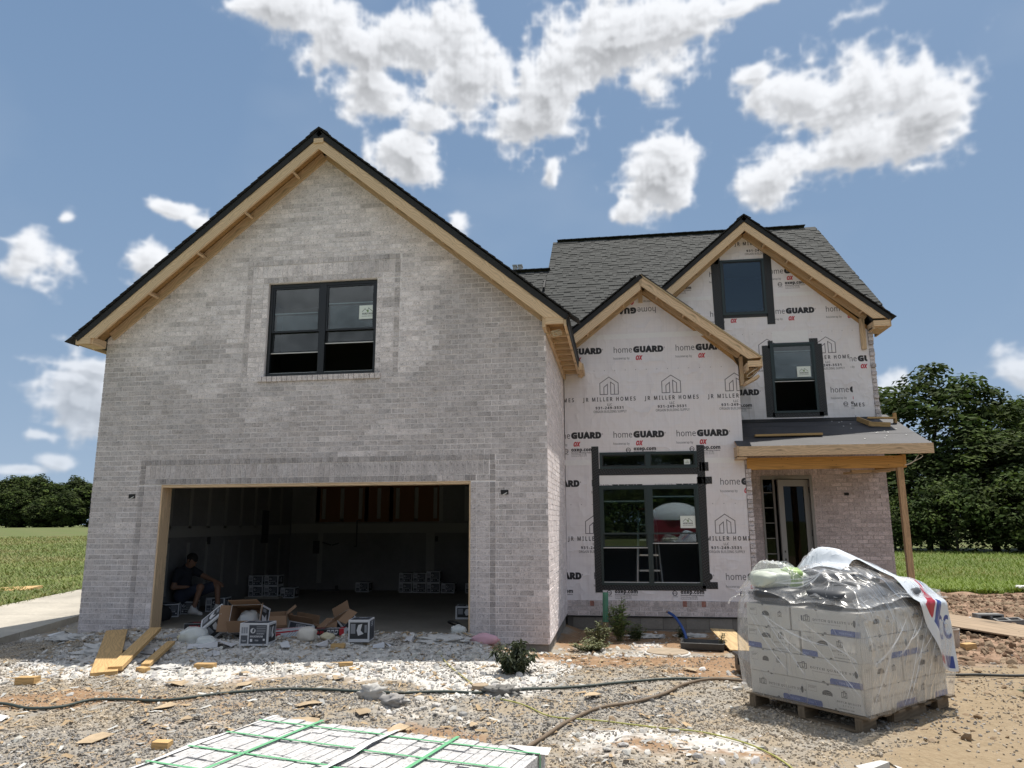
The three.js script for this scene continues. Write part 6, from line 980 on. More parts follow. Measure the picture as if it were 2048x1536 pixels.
{ // stepladder behind the bay window
  const t = thing('stepladder', 'aluminium stepladder standing inside behind the centre of the bay window', 'ladder', [1.55, 0.22, -4.3], 0.05), r = new MB(5);
  for (const s of [-1, 1]) { const l = new MB(6 + s); l.bar(V(s * 0.25, 0, 0), V(s * 0.15, 1.75, -0.28), 0.03, 0.06); l.build('rail', M.metal, t); const b = new MB(9 + s); b.bar(V(s * 0.24, 0, -0.9), V(s * 0.14, 1.72, -0.32), 0.025, 0.04); b.build('rail', M.metal, t); }
  for (let k = 1; k < 6; k++) { const f = k / 6, st = new MB(20 + k); st.box(0, 1.75 * f, -0.28 * f, (0.25 - 0.1 * f) * 2 - 0.03, 0.03, 0.09); st.build('step', M.metal, t); }
  const c = new MB(30); c.box(0, 1.77, -0.3, 0.36, 0.05, 0.2); c.build('top_cap', std([0.3, 0.05, 0.03]), t);
}

{ // what the bay window mirrors: woods and a red trailer with a white cover, behind the viewer
  const t = thing('trailer', 'red-sided trailer with a domed white cover, seen mirrored in the bay window', 'trailer', [3.75, 0.1, 19.5], 0.1), m = new MB(5);
  m.span(-1.25, 1.25, 0.5, 1.72, -0.9, 0.9); m.build('body', std([0.30, 0.03, 0.045], { roughness: 0.5 }), t);
  const g = new THREE.SphereGeometry(1, 24, 10, 0, Math.PI * 2, 0, Math.PI / 2); g.scale(1.32, 0.85, 1.0); g.translate(0, 1.721, 0); put('cover', g, std([0.68, 0.69, 0.72], { roughness: 0.6, side: THREE.DoubleSide }), t);
  for (const x of [-0.9, 0.9]) for (const z of [-0.82, 0.82]) { const w = new THREE.TorusGeometry(0.22, 0.1, 10, 20); w.translate(x, 0.32, z); put('wheel', w, std([0.02, 0.02, 0.02]), t); }
  const dk = [[-20, 62, 0, 1.1], [-9, 58, 1, 1.0], [0, 64, 0, 1.15], [9, 60, 1, 1.05], [19, 63, 0, 1.1], [30, 60, 1, 1.1], [-32, 60, 0, 1.1], [4, 70, 0, 1.2], [14, 70, 1, 1.2]];
  const parts = dk.map(([x, z, k, s]) => { const q = crowns[k].clone(); q.scale(s * 1.35, s, s); q.translate(x, 0, z); return q; });
  for (let x = -34; x < 36; x += 5.2) { const q = crowns[2].clone(); q.scale(1.3, 1.15, 1); q.translate(x, 0, 56 + 2 * Math.sin(x)); parts.push(q); }
  tag(put('woodland', mergeGeometries(parts), leafMat), null, null, null, 'stuff');
}
// -- the wrapped pallet of stone cartons
{
  const O = [2.80, 0.15, 4.19], TURN = 0.75, LX = 1.28, LZ = 1.06, H = 0.188, B0 = 0.125, at = (x, y, z) => { const c = Math.cos(TURN), s = Math.sin(TURN); return [O[0] + x * c + z * s, O[1] + y, O[2] - x * s + z * c]; };
  const pal = thing('pallet', 'grey wooden pallet on the gravel under the wrapped stone cartons', 'pallet', at(0, 0, 0), TURN);
  const pm = std([0.20, 0.155, 0.11], { map: rep(T.wood, 1, 2), vertexColors: true, roughness: 0.9 }), r = rng(81);
  for (const z of [-0.06, -0.55, -1.02]) { const b = new MB(z * 50 + 90); b.col(0.9); for (const [x0, x1] of [[-0.03, 0.16], [0.42, 0.66], [0.66, 0.92], [1.12, 1.31]]) b.span(x0, x1, 0.018, 0.088, z - 0.03, z + 0.03); b.span(-0.03, 1.31, 0.088, 0.106, z - 0.03, z + 0.03); b.build('stringer', pm, pal); }
  for (let k = 0; k < 7; k++) { const x = -0.02 + k * 0.205, b = new MB(k + 120); b.col(0.8 + 0.4 * r()).span(x, x + 0.1, 0.107, 0.122, -1.09, 0.03); b.build('deck_board', pm, pal); }
  for (const x of [-0.02, 0.6, 1.2]) { const b = new MB(x * 9 + 140); b.col(0.8 + 0.3 * r()).span(x, x + 0.1, 0, 0.016, -1.09, 0.03); b.build('deck_board', pm, pal); }
  const stoneArt = (k) => canvasTex(512, 192, (g, w, h) => {
    g.fillStyle = '#d6d3cb'; g.fillRect(0, 0, w, h); g.fillStyle = 'rgba(120,115,105,0.10)'; for (let y = 0; y < h; y += 5) g.fillRect(0, y, w, 2);
    const mono = (x, y, s) => { g.strokeStyle = '#242326'; g.lineWidth = 5; g.strokeRect(x - s * 0.5, y - s * 0.45, s, s * 0.9); g.beginPath(); g.moveTo(x - s * 0.15, y - s * 0.7); g.lineTo(x - s * 0.15, y + s * 0.25); g.lineTo(x + s * 0.2, y + s * 0.25); g.lineTo(x + s * 0.2, y - s * 0.7); g.closePath(); g.stroke(); };
    const spaced = (t, x, y, f, gap) => { g.font = f; for (const c of t) { g.fillText(c, x, y); x += g.measureText(c).width + gap; } };
    g.fillStyle = '#242326';
    if (k === 0) { mono(120, 84, 46); g.fillStyle = '#242326'; spaced('DUTCH QUALITY STONE', 168, 96, 'bold 25px serif', 3); spaced('EXPLORE MORE AT DUTCHQUALITY.COM', 180, 118, '9px sans-serif', 1); g.beginPath(); g.ellipse(476, 86, 11, 28, 0, 0, 7); g.fill(); g.fillRect(78, 62, 10, 44); }
    else if (k === 1) { g.beginPath(); g.ellipse(190, 78, 46, 27, 0, Math.PI, 0); g.lineTo(236, 92); g.lineTo(144, 92); g.fill(); g.fillStyle = '#8d8780'; g.fillRect(150, 66, 80, 4); g.fillRect(160, 80, 70, 4); mono(340, 64, 44); g.fillStyle = '#242326'; spaced('DUTCH QUALITY', 270, 128, 'bold 20px serif', 3); spaced('STONE', 320, 152, 'bold 14px serif', 12); spaced('DUTCHQUALITY.COM', 280, 178, 'bold 12px sans-serif', 1); g.fillRect(20, 40, 70, 3); g.fillRect(20, 50, 60, 3); g.strokeStyle = '#77736c'; g.lineWidth = 2; g.strokeRect(18, 34, 76, 44); }
    else { g.strokeStyle = '#6d6a66'; g.lineWidth = 2; g.strokeRect(30, 40, 90, 60); g.fillRect(38, 50, 70, 4); g.fillRect(38, 60, 50, 3); g.beginPath(); g.ellipse(230, 84, 44, 28, 0, Math.PI, 0); g.lineTo(274, 98); g.lineTo(186, 98); g.fill(); mono(400, 76, 40); }
    const bx = k === 0 ? 300 : -90; if (k < 2) { g.fillStyle = '#4a5c97'; g.beginPath(); g.roundRect(bx, 146, 230, 60, 16); g.fill(); g.fillStyle = '#8ea0cc'; g.font = 'bold 20px sans-serif'; g.fillText('FITS FINE', bx + 60, 180); }
    g.fillStyle = '#55514c'; g.beginPath(); g.arc(256, 192, 12, Math.PI, 0); g.fill(); g.beginPath(); g.arc(200, 0, 12, 0, Math.PI); g.fill();
  });
  const sm = [0, 1, 2].map((k) => std(0.80, { map: stoneArt(k), roughness: 0.8 })), card = std([0.55, 0.53, 0.49], { roughness: 0.85 });
  const layers = ['bottom', 'second lowest', 'second highest', 'top'], sl = [0.52, 0.64, 0.5, 0.58], sr = [0.6, 0.46, 0.56, 0.42];
  function stone(x0, x1, z0, z1, y, faces, label) {                    // faces: [left-hand face art, right-hand face art]
    const w = x1 - x0, d = z1 - z0, t = thing('stone_carton', label, 'carton', at((x0 + x1) / 2 + (r() - 0.5) * 0.012, y, (z0 + z1) / 2 + (r() - 0.5) * 0.012), TURN + (r() - 0.5) * 0.03), m = new MB(41);
    m.span(-w / 2 + 0.008, w / 2 - 0.008, 0.001, H - 0.003, -d / 2 + 0.008, d / 2 - 0.008); m.build('body', card, t);
    if (faces[0] !== null) put('print', artPlane(d - 0.018, H - 0.006, 0, -w / 2 + 0.006, H / 2, 0, -Math.PI / 2), sm[faces[0]], t);
    if (faces[1] !== null) put('print', artPlane(w - 0.018, H - 0.006, 0, 0, H / 2, d / 2 - 0.006, 0), sm[faces[1]], t);
  }
  for (let k = 0; k < 4; k++) {
    const y = B0 + k * H, zc = -LZ * (1 - (k % 2 ? 1 - sl[k] : sl[k])), xs = LX * sr[k];
    stone(0, xs, zc, 0, y, [k % 2 ? 0 : 1, k % 2 ? 2 : 0], `white stone carton at the near corner of the pallet, ${layers[k]} layer`);
    stone(0, xs, -LZ, zc, y, [[0, 2, 1, 2][k], null], `white stone carton at the left end of the pallet, ${layers[k]} layer`);
    stone(xs, LX, -LZ, 0, y, [null, [0, 2, 1, 2][k]], `white stone carton at the right end of the pallet, ${layers[k]} layer`);
  }
  // bags on top
  const top = B0 + 4 * H, bagMat = std([0.045, 0.048, 0.054], { roughness: 0.45, bumpMap: rep(T.wrinkle, 1), bumpScale: 0.03 });
  const bag = (x, y, z, sx, sy, sz, turn, seed, label, mat = bagMat, rz = 0) => { const g = lump(seed, sx, sy, sz, 0.16, 2.2, 4, 0.62); const o = put('sack', g, mat); o.position.set(...at(x, top + y, z)); o.rotation.set(0, TURN + turn, rz, 'YXZ'); return tag(o, label, 'sack'); };
  bag(0.33, 0.08, -0.82, 0.36, 0.085, 0.24, 0.1, 71, 'dark grey sack at the left end on top of the stone cartons'); bag(0.36, 0.085, -0.28, 0.36, 0.09, 0.25, -0.08, 72, 'dark grey sack above the near corner on top of the stone cartons'); bag(0.98, 0.08, -0.24, 0.27, 0.085, 0.24, 0.2, 73, 'dark grey sack at the right end on top of the stone cartons'); bag(0.62, 0.22, -0.5, 0.36, 0.09, 0.3, 0.35, 74, 'dark grey sack lying on the other sacks in the middle');
  bag(0.24, 0.20, -0.84, 0.21, 0.085, 0.25, 0.9, 75, 'pale green and white sack at the upper left of the load', std([0.52, 0.56, 0.48], { roughness: 0.45, bumpMap: rep(T.wrinkle, 1), bumpScale: 0.03 }));
  const gr = new MB(8); // green print on it
  const gs = put('sack_print', lump(75, 0.20, 0.102, 0.09, 0.16, 2.2, 4, 0.62), std([0.27, 0.40, 0.13], { roughness: 0.5 })); gs.position.set(...at(0.03, top + 0.205, -0.9)); gs.rotation.y = TURN + 0.9; scene.remove(gs); { const s = scene.children.find((o) => o.userData.label?.startsWith('pale green')); gs.name = 'green_print'; gs.position.set(-0.1, 0.006, 0.06); gs.rotation.set(0, 0.2, 0); gs.scale.set(0.6, 0.99, 0.8); s.add(gs); }
  // the white plastic sheet with red and blue print, over the right-hand end
  const sheetArt = canvasTex(512, 512, (g, w, h) => {
    g.fillStyle = '#dfe6ee'; g.fillRect(0, 0, w, h);
    const stripe = (pts, c, wd) => { g.strokeStyle = c; g.lineWidth = wd; g.beginPath(); pts.forEach(([x, y], i) => g[i ? 'lineTo' : 'moveTo'](x, y)); g.stroke(); };
    for (const [x, y] of [[150, 60], [300, 190]]) { stripe([[x, y], [x + 30, y + 40], [x + 46, y + 90], [x + 96, y + 130]], '#b8263a', 22); stripe([[x + 40, y - 14], [x + 66, y + 30], [x + 82, y + 76], [x + 130, y + 110]], '#2d4796', 20); }
    g.strokeStyle = '#2d4796'; g.lineWidth = 18; g.beginPath(); g.arc(410, 120, 34, 0.4, 5); g.stroke();
    const slash = (x, c, wd) => { g.fillStyle = c; g.beginPath(); g.moveTo(x, 330); g.lineTo(x + wd, 330); g.lineTo(x + wd - 70, 440); g.lineTo(x - 70, 440); g.fill(); };
    slash(370, '#b8263a', 40); slash(420, '#2d4796', 36); g.fillStyle = '#2d4796'; g.font = 'bold 84px sans-serif'; g.save(); g.translate(404, 440); g.rotate(-0.12); g.fillText('CC', 0, 0); g.restore(); g.fillStyle = '#b8263a'; g.fillRect(400, 480, 40, 20); g.fillStyle = '#2d4796'; g.fillRect(448, 474, 40, 30);
  });
  const hBag = (x, z) => { // height of the load's top, over the sacks
    const b = (cx, cz, rx, rz, h) => h * Math.pow(clamp(1 - Math.pow(Math.hypot((x - cx) / rx, (z - cz) / rz), 2.4)), 0.45);
    return Math.max(b(0.33, -0.82, 0.42, 0.3, 0.17), b(0.36, -0.28, 0.42, 0.32, 0.18), b(0.98, -0.24, 0.34, 0.3, 0.17), b(0.62, -0.5, 0.46, 0.4, 0.32), b(0.17, -0.90, 0.26, 0.3, 0.31));
  };
  const crestF = (x, z) => 0.42 * ss(0.26, 0.56, x) * Math.pow(clamp(1 - (Math.max(x, 0.56) - 0.56) / 0.95), 0.75) * ss(-LZ - 0.1, -0.66, z) * (1 - 0.6 * ss(-0.58, 0.05, z));
  {
    const nu = 44, nv = 44, p = [], uv = [], idx = [], c = (u, v) => {  // u runs from the peak to the right-hand end, v from the back edge forward and over the near edge
      const x = 0.36 + u * 0.90, run = mix(0.66, 1.64, ss(0.12, 0.93, u)), sl = v * run, zb = -LZ + 0.04, flat = 0.04 - zb, over = Math.max(0, sl - flat), z = zb + Math.min(sl, flat);
      const h = Math.max(crestF(x, z), hBag(x, z) * 0.95) + 0.055 + 0.02 * (fbm(u * 5, v * 6, 3, 88) - 0.5);
      const fold = 0.02 * Math.sin(x * 24 + v * 3) * ss(0, 0.3, over) + 0.025 * (fbm(u * 6, v * 6, 3, 89) - 0.5);
      return [x + 0.01 * ss(0, 0.5, over), top + h * (1 - ss(-0.12, 0.04, z) * 0.75) - over, z + 0.035 + fold];
    };
    for (let i = 0; i <= nu; i++) for (let j = 0; j <= nv; j++) { p.push(...c(i / nu, j / nv)); uv.push(i / nu * 0.999, 1 - j / nv); if (i < nu && j < nv) { const a = i * (nv + 1) + j; idx.push(a, a + 1, a + nv + 1, a + 1, a + nv + 2, a + nv + 1); } }
    const g = new THREE.BufferGeometry(); g.setAttribute('position', new THREE.Float32BufferAttribute(p, 3)); g.setAttribute('uv', new THREE.Float32BufferAttribute(uv, 2)); g.setIndex(idx); g.computeVertexNormals();
    const o = put('plastic_sheet', g, std(0.85, { map: sheetArt, roughness: 0.35, side: THREE.DoubleSide, bumpMap: rep(T.wrinkle, 1), bumpScale: 0.02 })); o.position.set(...at(0, 0, 0)); o.rotation.y = TURN; tag(o, 'white plastic sheet with red and blue print over the right of the load', 'plastic sheet');
  }
  // stretch film round everything
  {
    const film = phys([0.95, 0.955, 0.96], { roughness: 0.36, transmission: 0.93, thickness: 0, ior: 1.45, side: THREE.DoubleSide, bumpMap: rep(T.wrinkle, 1.3, 0.8), bumpScale: 0.05 });
    const coverFilm = film.clone(); coverFilm.roughness = 0.28; coverFilm.bumpScale = 0.09; coverFilm.ior = 1.4;
    const t = thing('stretch_film', 'clear crinkled stretch film wrapped round the loaded stone pallet', 'plastic film', at(0, 0, 0), TURN);
    const peri = [[-0.03, 0.03], [LX + 0.03, 0.03], [LX + 0.03, -LZ - 0.03], [-0.03, -LZ - 0.03]], L = [LX + 0.06, LZ + 0.06, LX + 0.06, LZ + 0.06], total = L.reduce((a, b) => a + b), N = 220, M2 = 46;
    const foldMat = phys([0.95, 0.96, 0.97], { roughness: 0.12, transmission: 0.55, thickness: 0, side: THREE.DoubleSide });
    const ring = (s) => { let k = 0; while (s > L[k] && k < 3) { s -= L[k]; k++; } const a = peri[k], b = peri[(k + 1) % 4], f = s / L[k]; return [mix(a[0], b[0], f), mix(a[1], b[1], f), k, f]; };
    const p = [], uv = [], idx = [];
    for (let i = 0; i <= N; i++) for (let j = 0; j <= M2; j++) {
      const s = (i % N) / N * total, [x, z, k] = ring(s), v = j / M2, low = 0.10 + 0.06 * fbm(s * 3, 1, 3, 3), hi = top + 0.10 + 0.03 * Math.sin(s * 5), y = mix(low, hi, v);
      const fall = clamp(1 - Math.abs(v - 0.62 + 0.35 * Math.sin(s * 2.1)) * 2.2); const round = 0.055 * Math.sin(Math.PI * clamp(v * 1.05)) - 0.05 * ss(0.86, 1, v); const out = [[0, 1], [1, 0], [0, -1], [-1, 0]][k], w = fbm(s * 2.5 + v * 2.2, v * 1.2 - s * 0.6, 4, 7), ridge = Math.pow(1 - Math.abs(fbm(s * 4 + v * 5, v * 2.0, 2, 9) - 0.5) * 2, 6), bulge = 0.03 * ss(0.75, 0.95, v), d = 0.03 * (fbm(s * 1.1 + v * 0.8, v * 1.3, 3, 7) - 0.35) + 0.012 * fall * Math.pow(1 - Math.abs(fbm(s * 1.6 + v * 3.2, v * 1.1, 2, 9) - 0.5) * 2, 5) + round;
      p.push(x + out[0] * d, y, z + out[1] * d); uv.push(s / 0.9, y / 0.9); if (i < N && j < M2) { const a = i * (M2 + 1) + j; idx.push(a, a + M2 + 1, a + 1, a + 1, a + M2 + 1, a + M2 + 2); }
    }
    const g = new THREE.BufferGeometry(); g.setAttribute('position', new THREE.Float32BufferAttribute(p, 3)); g.setAttribute('uv', new THREE.Float32BufferAttribute(uv, 2)); g.setIndex(idx); g.computeVertexNormals(); put('skirt', g, film, t);
    const n = 60, p2 = [], uv2 = [], idx2 = [];
    for (let i = 0; i <= n; i++) for (let j = 0; j <= n; j++) {
      const u = i / n, v = j / n, x = mix(-0.06, LX + 0.06, u), z = mix(-LZ - 0.06, 0.06, v); let h = 0; for (let a = -2; a <= 2; a++) for (let b = -2; b <= 2; b++) h = Math.max(h, hBag(x + a * 0.05, z + b * 0.05) - 0.012 * (a * a + b * b));
      const slope = crestF(x, z);
      const edge = Math.min(ss(0, 0.12, u), ss(0, 0.12, 1 - u), ss(0, 0.12, v), ss(0, 0.12, 1 - v)), rid = Math.pow(1 - Math.abs(fbm(Math.atan2(z + 0.75, x - 0.35) * 5, 2, 2, 5) - 0.5) * 2, 4) * 0.03;
      p2.push(x, top + Math.max(h, slope, 0.02) * mix(0.35, 1.0, edge) + 0.03 + rid * edge + 0.02 * (fbm(x * 8, z * 8, 3, 12) - 0.5), z); uv2.push(x / 0.9, z / 0.9); if (i < n && j < n) { const a = i * (n + 1) + j; idx2.push(a, a + 1, a + n + 1, a + 1, a + n + 2, a + n + 1); }
    }
    const g2 = new THREE.BufferGeometry(); g2.setAttribute('position', new THREE.Float32BufferAttribute(p2, 3)); g2.setAttribute('uv', new THREE.Float32BufferAttribute(uv2, 2)); g2.setIndex(idx2); g2.computeVertexNormals(); put('cover', g2, coverFilm, t);
    const fr = rng(55), coverH = (x, z) => { const i = clamp(Math.round((x + 0.06) / (LX + 0.12) * n), 0, n), j = clamp(Math.round((z + LZ + 0.06) / (LZ + 0.12) * n), 0, n); return p2[(i * (n + 1) + j) * 3 + 1]; };
    const ribbon = (pts, w) => { const cv = new THREE.CatmullRomCurve3(pts), k = 18, m = new MB(3); for (let i = 0; i < k; i++) { const A = cv.getPoint(i / k), B = cv.getPoint((i + 1) / k), wa = w * Math.sin(Math.PI * (i / k * 0.9 + 0.05)), wb = w * Math.sin(Math.PI * ((i + 1) / k * 0.9 + 0.05)); m.quad(A.clone().add(V(0, wa, 0)), A.clone().add(V(-wa * 0.5, -wa, wa * 0.5)), B.clone().add(V(-wb * 0.5, -wb, wb * 0.5)), B.clone().add(V(0, wb, 0))); } m.build('fold', foldMat, t); };
    for (let k = 0; k < 22; k++) { // drawn folds on the two near faces, running down from the pinched corners
      const left = k % 2 === 0, a = fr(), s0 = left ? -LZ * (0.15 + 0.8 * a) : LX * (0.95 - 0.8 * a), s1 = s0 + (left ? 0.5 : -0.5) * (0.4 + fr()), y0 = top - 0.02 - 0.1 * fr(), y1 = y0 - 0.15 - 0.5 * fr(), P = (f, sag) => { const s = mix(s0, s1, f), y = mix(y0, y1, f) - sag; return left ? V(-0.075 - 0.01 * fr(), y, clamp(s, -LZ, 0.02)) : V(clamp(s, -0.02, LX), y, 0.075 + 0.01 * fr()); };
      ribbon([P(0, 0), P(0.35, 0.04), P(0.7, 0.04), P(1, 0)], 0.0035 + 0.004 * fr());
    }
    for (let k = 0; k < 20; k++) { const c = k % 2 ? [0.30, -0.42] : [0.95, -0.08], a = fr() * 6.28, l = 0.2 + 0.4 * fr(), P = (f) => { const x = clamp(c[0] + Math.cos(a + f * 0.4) * l * f, 0, LX), z = clamp(c[1] + Math.sin(a + f * 0.4) * l * f, -LZ, 0.03); return V(x, coverH(x, z) + 0.010, z); }; ribbon([P(0.1), P(0.4), P(0.7), P(1)], 0.003 + 0.004 * fr()); }
    const tail = put('loose_tail', tubeGeo([V(-0.06, 0.95, -LZ), V(-0.12, 0.9, -LZ - 0.06), V(-0.1, 0.86, -LZ - 0.1)], 0.008, 8, 5), film, t);
  }
}
// -- the strapped bricks in the foreground
{
  const TURN = -0.235, P = [-1.175, 0, 5.83], TOP = 0.56;
  const bt = std([0.60, 0.59, 0.585], { map: rep(T.mottle, 2.2), roughness: 0.95, bumpMap: rep(T.rough, 7), bumpScale: 0.003 }), red = std([0.16, 0.09, 0.075], { map: rep(T.mottle, 2), roughness: 0.95 }), green = std([0.15, 0.42, 0.22], { roughness: 0.45 }), paper = std([0.66, 0.67, 0.68], { roughness: 0.85, side: THREE.DoubleSide, bumpMap: rep(T.wrinkle, 2), bumpScale: 0.02 });
  const geos = [0, 1, 2, 3].map((k) => { const m = new MB(k + 300); m.box(0, -0.046, 0, 0.0585, 0.092, 0.192); return m.geometry(); }), r = rng(91);
  function pack(x0, cols, rows, z0, label) {
    const c = Math.cos(TURN), s = Math.sin(TURN), t = thing('brick_pack', label, 'brick pack', [P[0] + x0 * c + z0 * s, gy(-0.5, 6), P[2] - x0 * s + z0 * c], TURN, 'strapped brick packs in the foreground'), top = TOP - t.position.y;
    for (let i = 0; i < cols; i++) for (let j = 0; j < rows; j++) { const b = put('brick', geos[Math.floor(r() * 4)], bt, t); b.position.set((i + 0.5) * 0.0635 + (r() - 0.5) * 0.002, top + (r() - 0.5) * 0.008 - (r() > 0.97 ? 0.015 : 0), 0.1 + j * 0.2 + (r() - 0.5) * 0.018 + (i % 4 === 1 ? 0.012 : 0)); b.rotation.y = (r() - 0.5) * 0.025; }
    const rest = new MB(5); for (let L = 1; L < 4; L++) for (let i = 0; i < cols; i++) for (let j = 0; j < rows; j++) if (j === 0 || i === 0 || i === cols - 1) rest.box((i + 0.5) * 0.0635, top - 0.048 - L * 0.096, 0.1 + j * 0.2, 0.0605, 0.09, 0.194);
    rest.span(0.05, cols * 0.0635 - 0.05, 0.02, top - 0.1, 0.15, rows * 0.2); tag(rest.build('brick', red, t), null, null, null, 'stuff');
    const W = cols * 0.0635, D = rows * 0.2;
    for (const z of [0.11, 0.38, 0.66, 0.93]) { const b = new MB(z * 50); b.box(W / 2, top + 0.008, z, W + 0.01, 0.002, 0.016); b.box(-0.006, top / 2, z, 0.003, top, 0.016); b.box(W + 0.006, top / 2, z, 0.003, top, 0.016); b.build('strap', green, t); }
    for (const x of cols > 13 ? [W * 0.42] : [W * 0.3]) { const b = new MB(x * 70); b.box(x, top + 0.0115, D / 2, 0.022, 0.002, D + 0.01); b.box(x, top / 2, -0.006, 0.022, top, 0.003); b.build('strap', green, t); }
    return [t, W, D, top];
  }
  const [a, WA, D, topA] = pack(0, 14, 7, 0, 'white-faced bricks strapped with green bands, left pack at the bottom edge'), [b, WB, , topB] = pack(14 * 0.0635 + 0.02, 14, 7, 0.015, 'white-faced bricks strapped with green bands, right pack at the bottom edge');
  const strip = (t, pts, name = 'paper') => { const m = new MB(6); for (let i = 0; i + 3 < pts.length; i += 2) m.quad(V(...pts[i]), V(...pts[i + 1]), V(...pts[i + 3]), V(...pts[i + 2])); m.build(name, paper, t); };
  strip(a, [[-0.005, topA + 0.004, -0.02], [0.03, topA + 0.006, -0.02], [-0.06, topA - 0.02, 0.25], [0.02, topA + 0.008, 0.28], [-0.05, topA + 0.0, 0.55], [0.015, topA + 0.006, 0.5], [-0.09, topA - 0.03, 0.8], [0.03, topA + 0.007, 0.85], [-0.07, topA - 0.02, 1.3], [0.02, topA + 0.006, 1.3]]);
  strip(b, [[-0.03, topB + 0.006, -0.01], [0.012, topB + 0.014, -0.01], [-0.045, topB + 0.012, 0.3], [0.01, topB + 0.022, 0.3], [-0.03, topB + 0.006, 0.55], [0.03, topB + 0.018, 0.5], [-0.05, topB + 0.012, 1.3], [0.01, topB + 0.02, 1.3]]);
  strip(b, [[WB - 0.02, topB + 0.007, 0.1], [WB + 0.012, topB - 0.10, 0.08], [WB - 0.03, topB + 0.008, 0.3], [WB + 0.015, topB - 0.14, 0.3], [WB - 0.02, topB + 0.007, 0.5], [WB + 0.02, topB - 0.13, 0.5], [WB - 0.03, topB + 0.008, 1.2], [WB + 0.015, topB - 0.15, 1.2]]);
  strip(b, [[WB * 0.75, topB + 0.006, 0.02], [WB + 0.03, topB + 0.01, 0.0], [WB - 0.03, topB + 0.007, 0.12], [WB + 0.045, topB + 0.004, 0.1]]);
}
// -- the person resting in the garage
function nets(sdf, lo, hi, cell) {                                    // surface of a distance field, on a grid of that cell
  const n = [0, 1, 2].map((k) => Math.ceil((hi[k] - lo[k]) / cell) + 1), id = (i, j, k) => (k * n[1] + j) * n[0] + i, F = new Float32Array(n[0] * n[1] * n[2]);
  for (let k = 0; k < n[2]; k++) for (let j = 0; j < n[1]; j++) for (let i = 0; i < n[0]; i++) F[id(i, j, k)] = sdf(lo[0] + i * cell, lo[1] + j * cell, lo[2] + k * cell);
  const vert = new Int32Array(F.length).fill(-1), p = [], idx = [];
  for (let k = 0; k < n[2] - 1; k++) for (let j = 0; j < n[1] - 1; j++) for (let i = 0; i < n[0] - 1; i++) {
    let x = 0, y = 0, z = 0, c = 0; const v = (a, b, d) => F[id(i + a, j + b, k + d)];
    for (const [a, b] of [[0, 1], [2, 3], [4, 5], [6, 7], [0, 2], [1, 3], [4, 6], [5, 7], [0, 4], [1, 5], [2, 6], [3, 7]]) { const A = [a & 1, (a >> 1) & 1, a >> 2], B = [b & 1, (b >> 1) & 1, b >> 2], fa = v(...A), fb = v(...B); if ((fa < 0) !== (fb < 0)) { const t = fa / (fa - fb); x += A[0] + (B[0] - A[0]) * t; y += A[1] + (B[1] - A[1]) * t; z += A[2] + (B[2] - A[2]) * t; c++; } }
    if (c) { vert[id(i, j, k)] = p.length / 3; p.push(lo[0] + (i + x / c) * cell, lo[1] + (j + y / c) * cell, lo[2] + (k + z / c) * cell); }
  }
  const quad = (a, b, c, d, flip) => { if (a < 0 || b < 0 || c < 0 || d < 0) return; flip ? idx.push(a, c, b, a, d, c) : idx.push(a, b, c, a, c, d); };
  for (let k = 1; k < n[2] - 1; k++) for (let j = 1; j < n[1] - 1; j++) for (let i = 1; i < n[0] - 1; i++) {
    const s = F[id(i, j, k)] < 0;
    if (s !== F[id(i + 1, j, k)] < 0) quad(vert[id(i, j - 1, k - 1)], vert[id(i, j, k - 1)], vert[id(i, j, k)], vert[id(i, j - 1, k)], !s);
    if (s !== F[id(i, j + 1, k)] < 0) quad(vert[id(i - 1, j, k - 1)], vert[id(i - 1, j, k)], vert[id(i, j, k)], vert[id(i, j, k - 1)], !s);
    if (s !== F[id(i, j, k + 1)] < 0) quad(vert[id(i - 1, j - 1, k)], vert[id(i, j - 1, k)], vert[id(i, j, k)], vert[id(i - 1, j, k)], !s);
  }
  const g = new THREE.BufferGeometry(); g.setAttribute('position', new THREE.Float32BufferAttribute(p, 3)); g.setIndex(idx); g.computeVertexNormals(); return g;
}
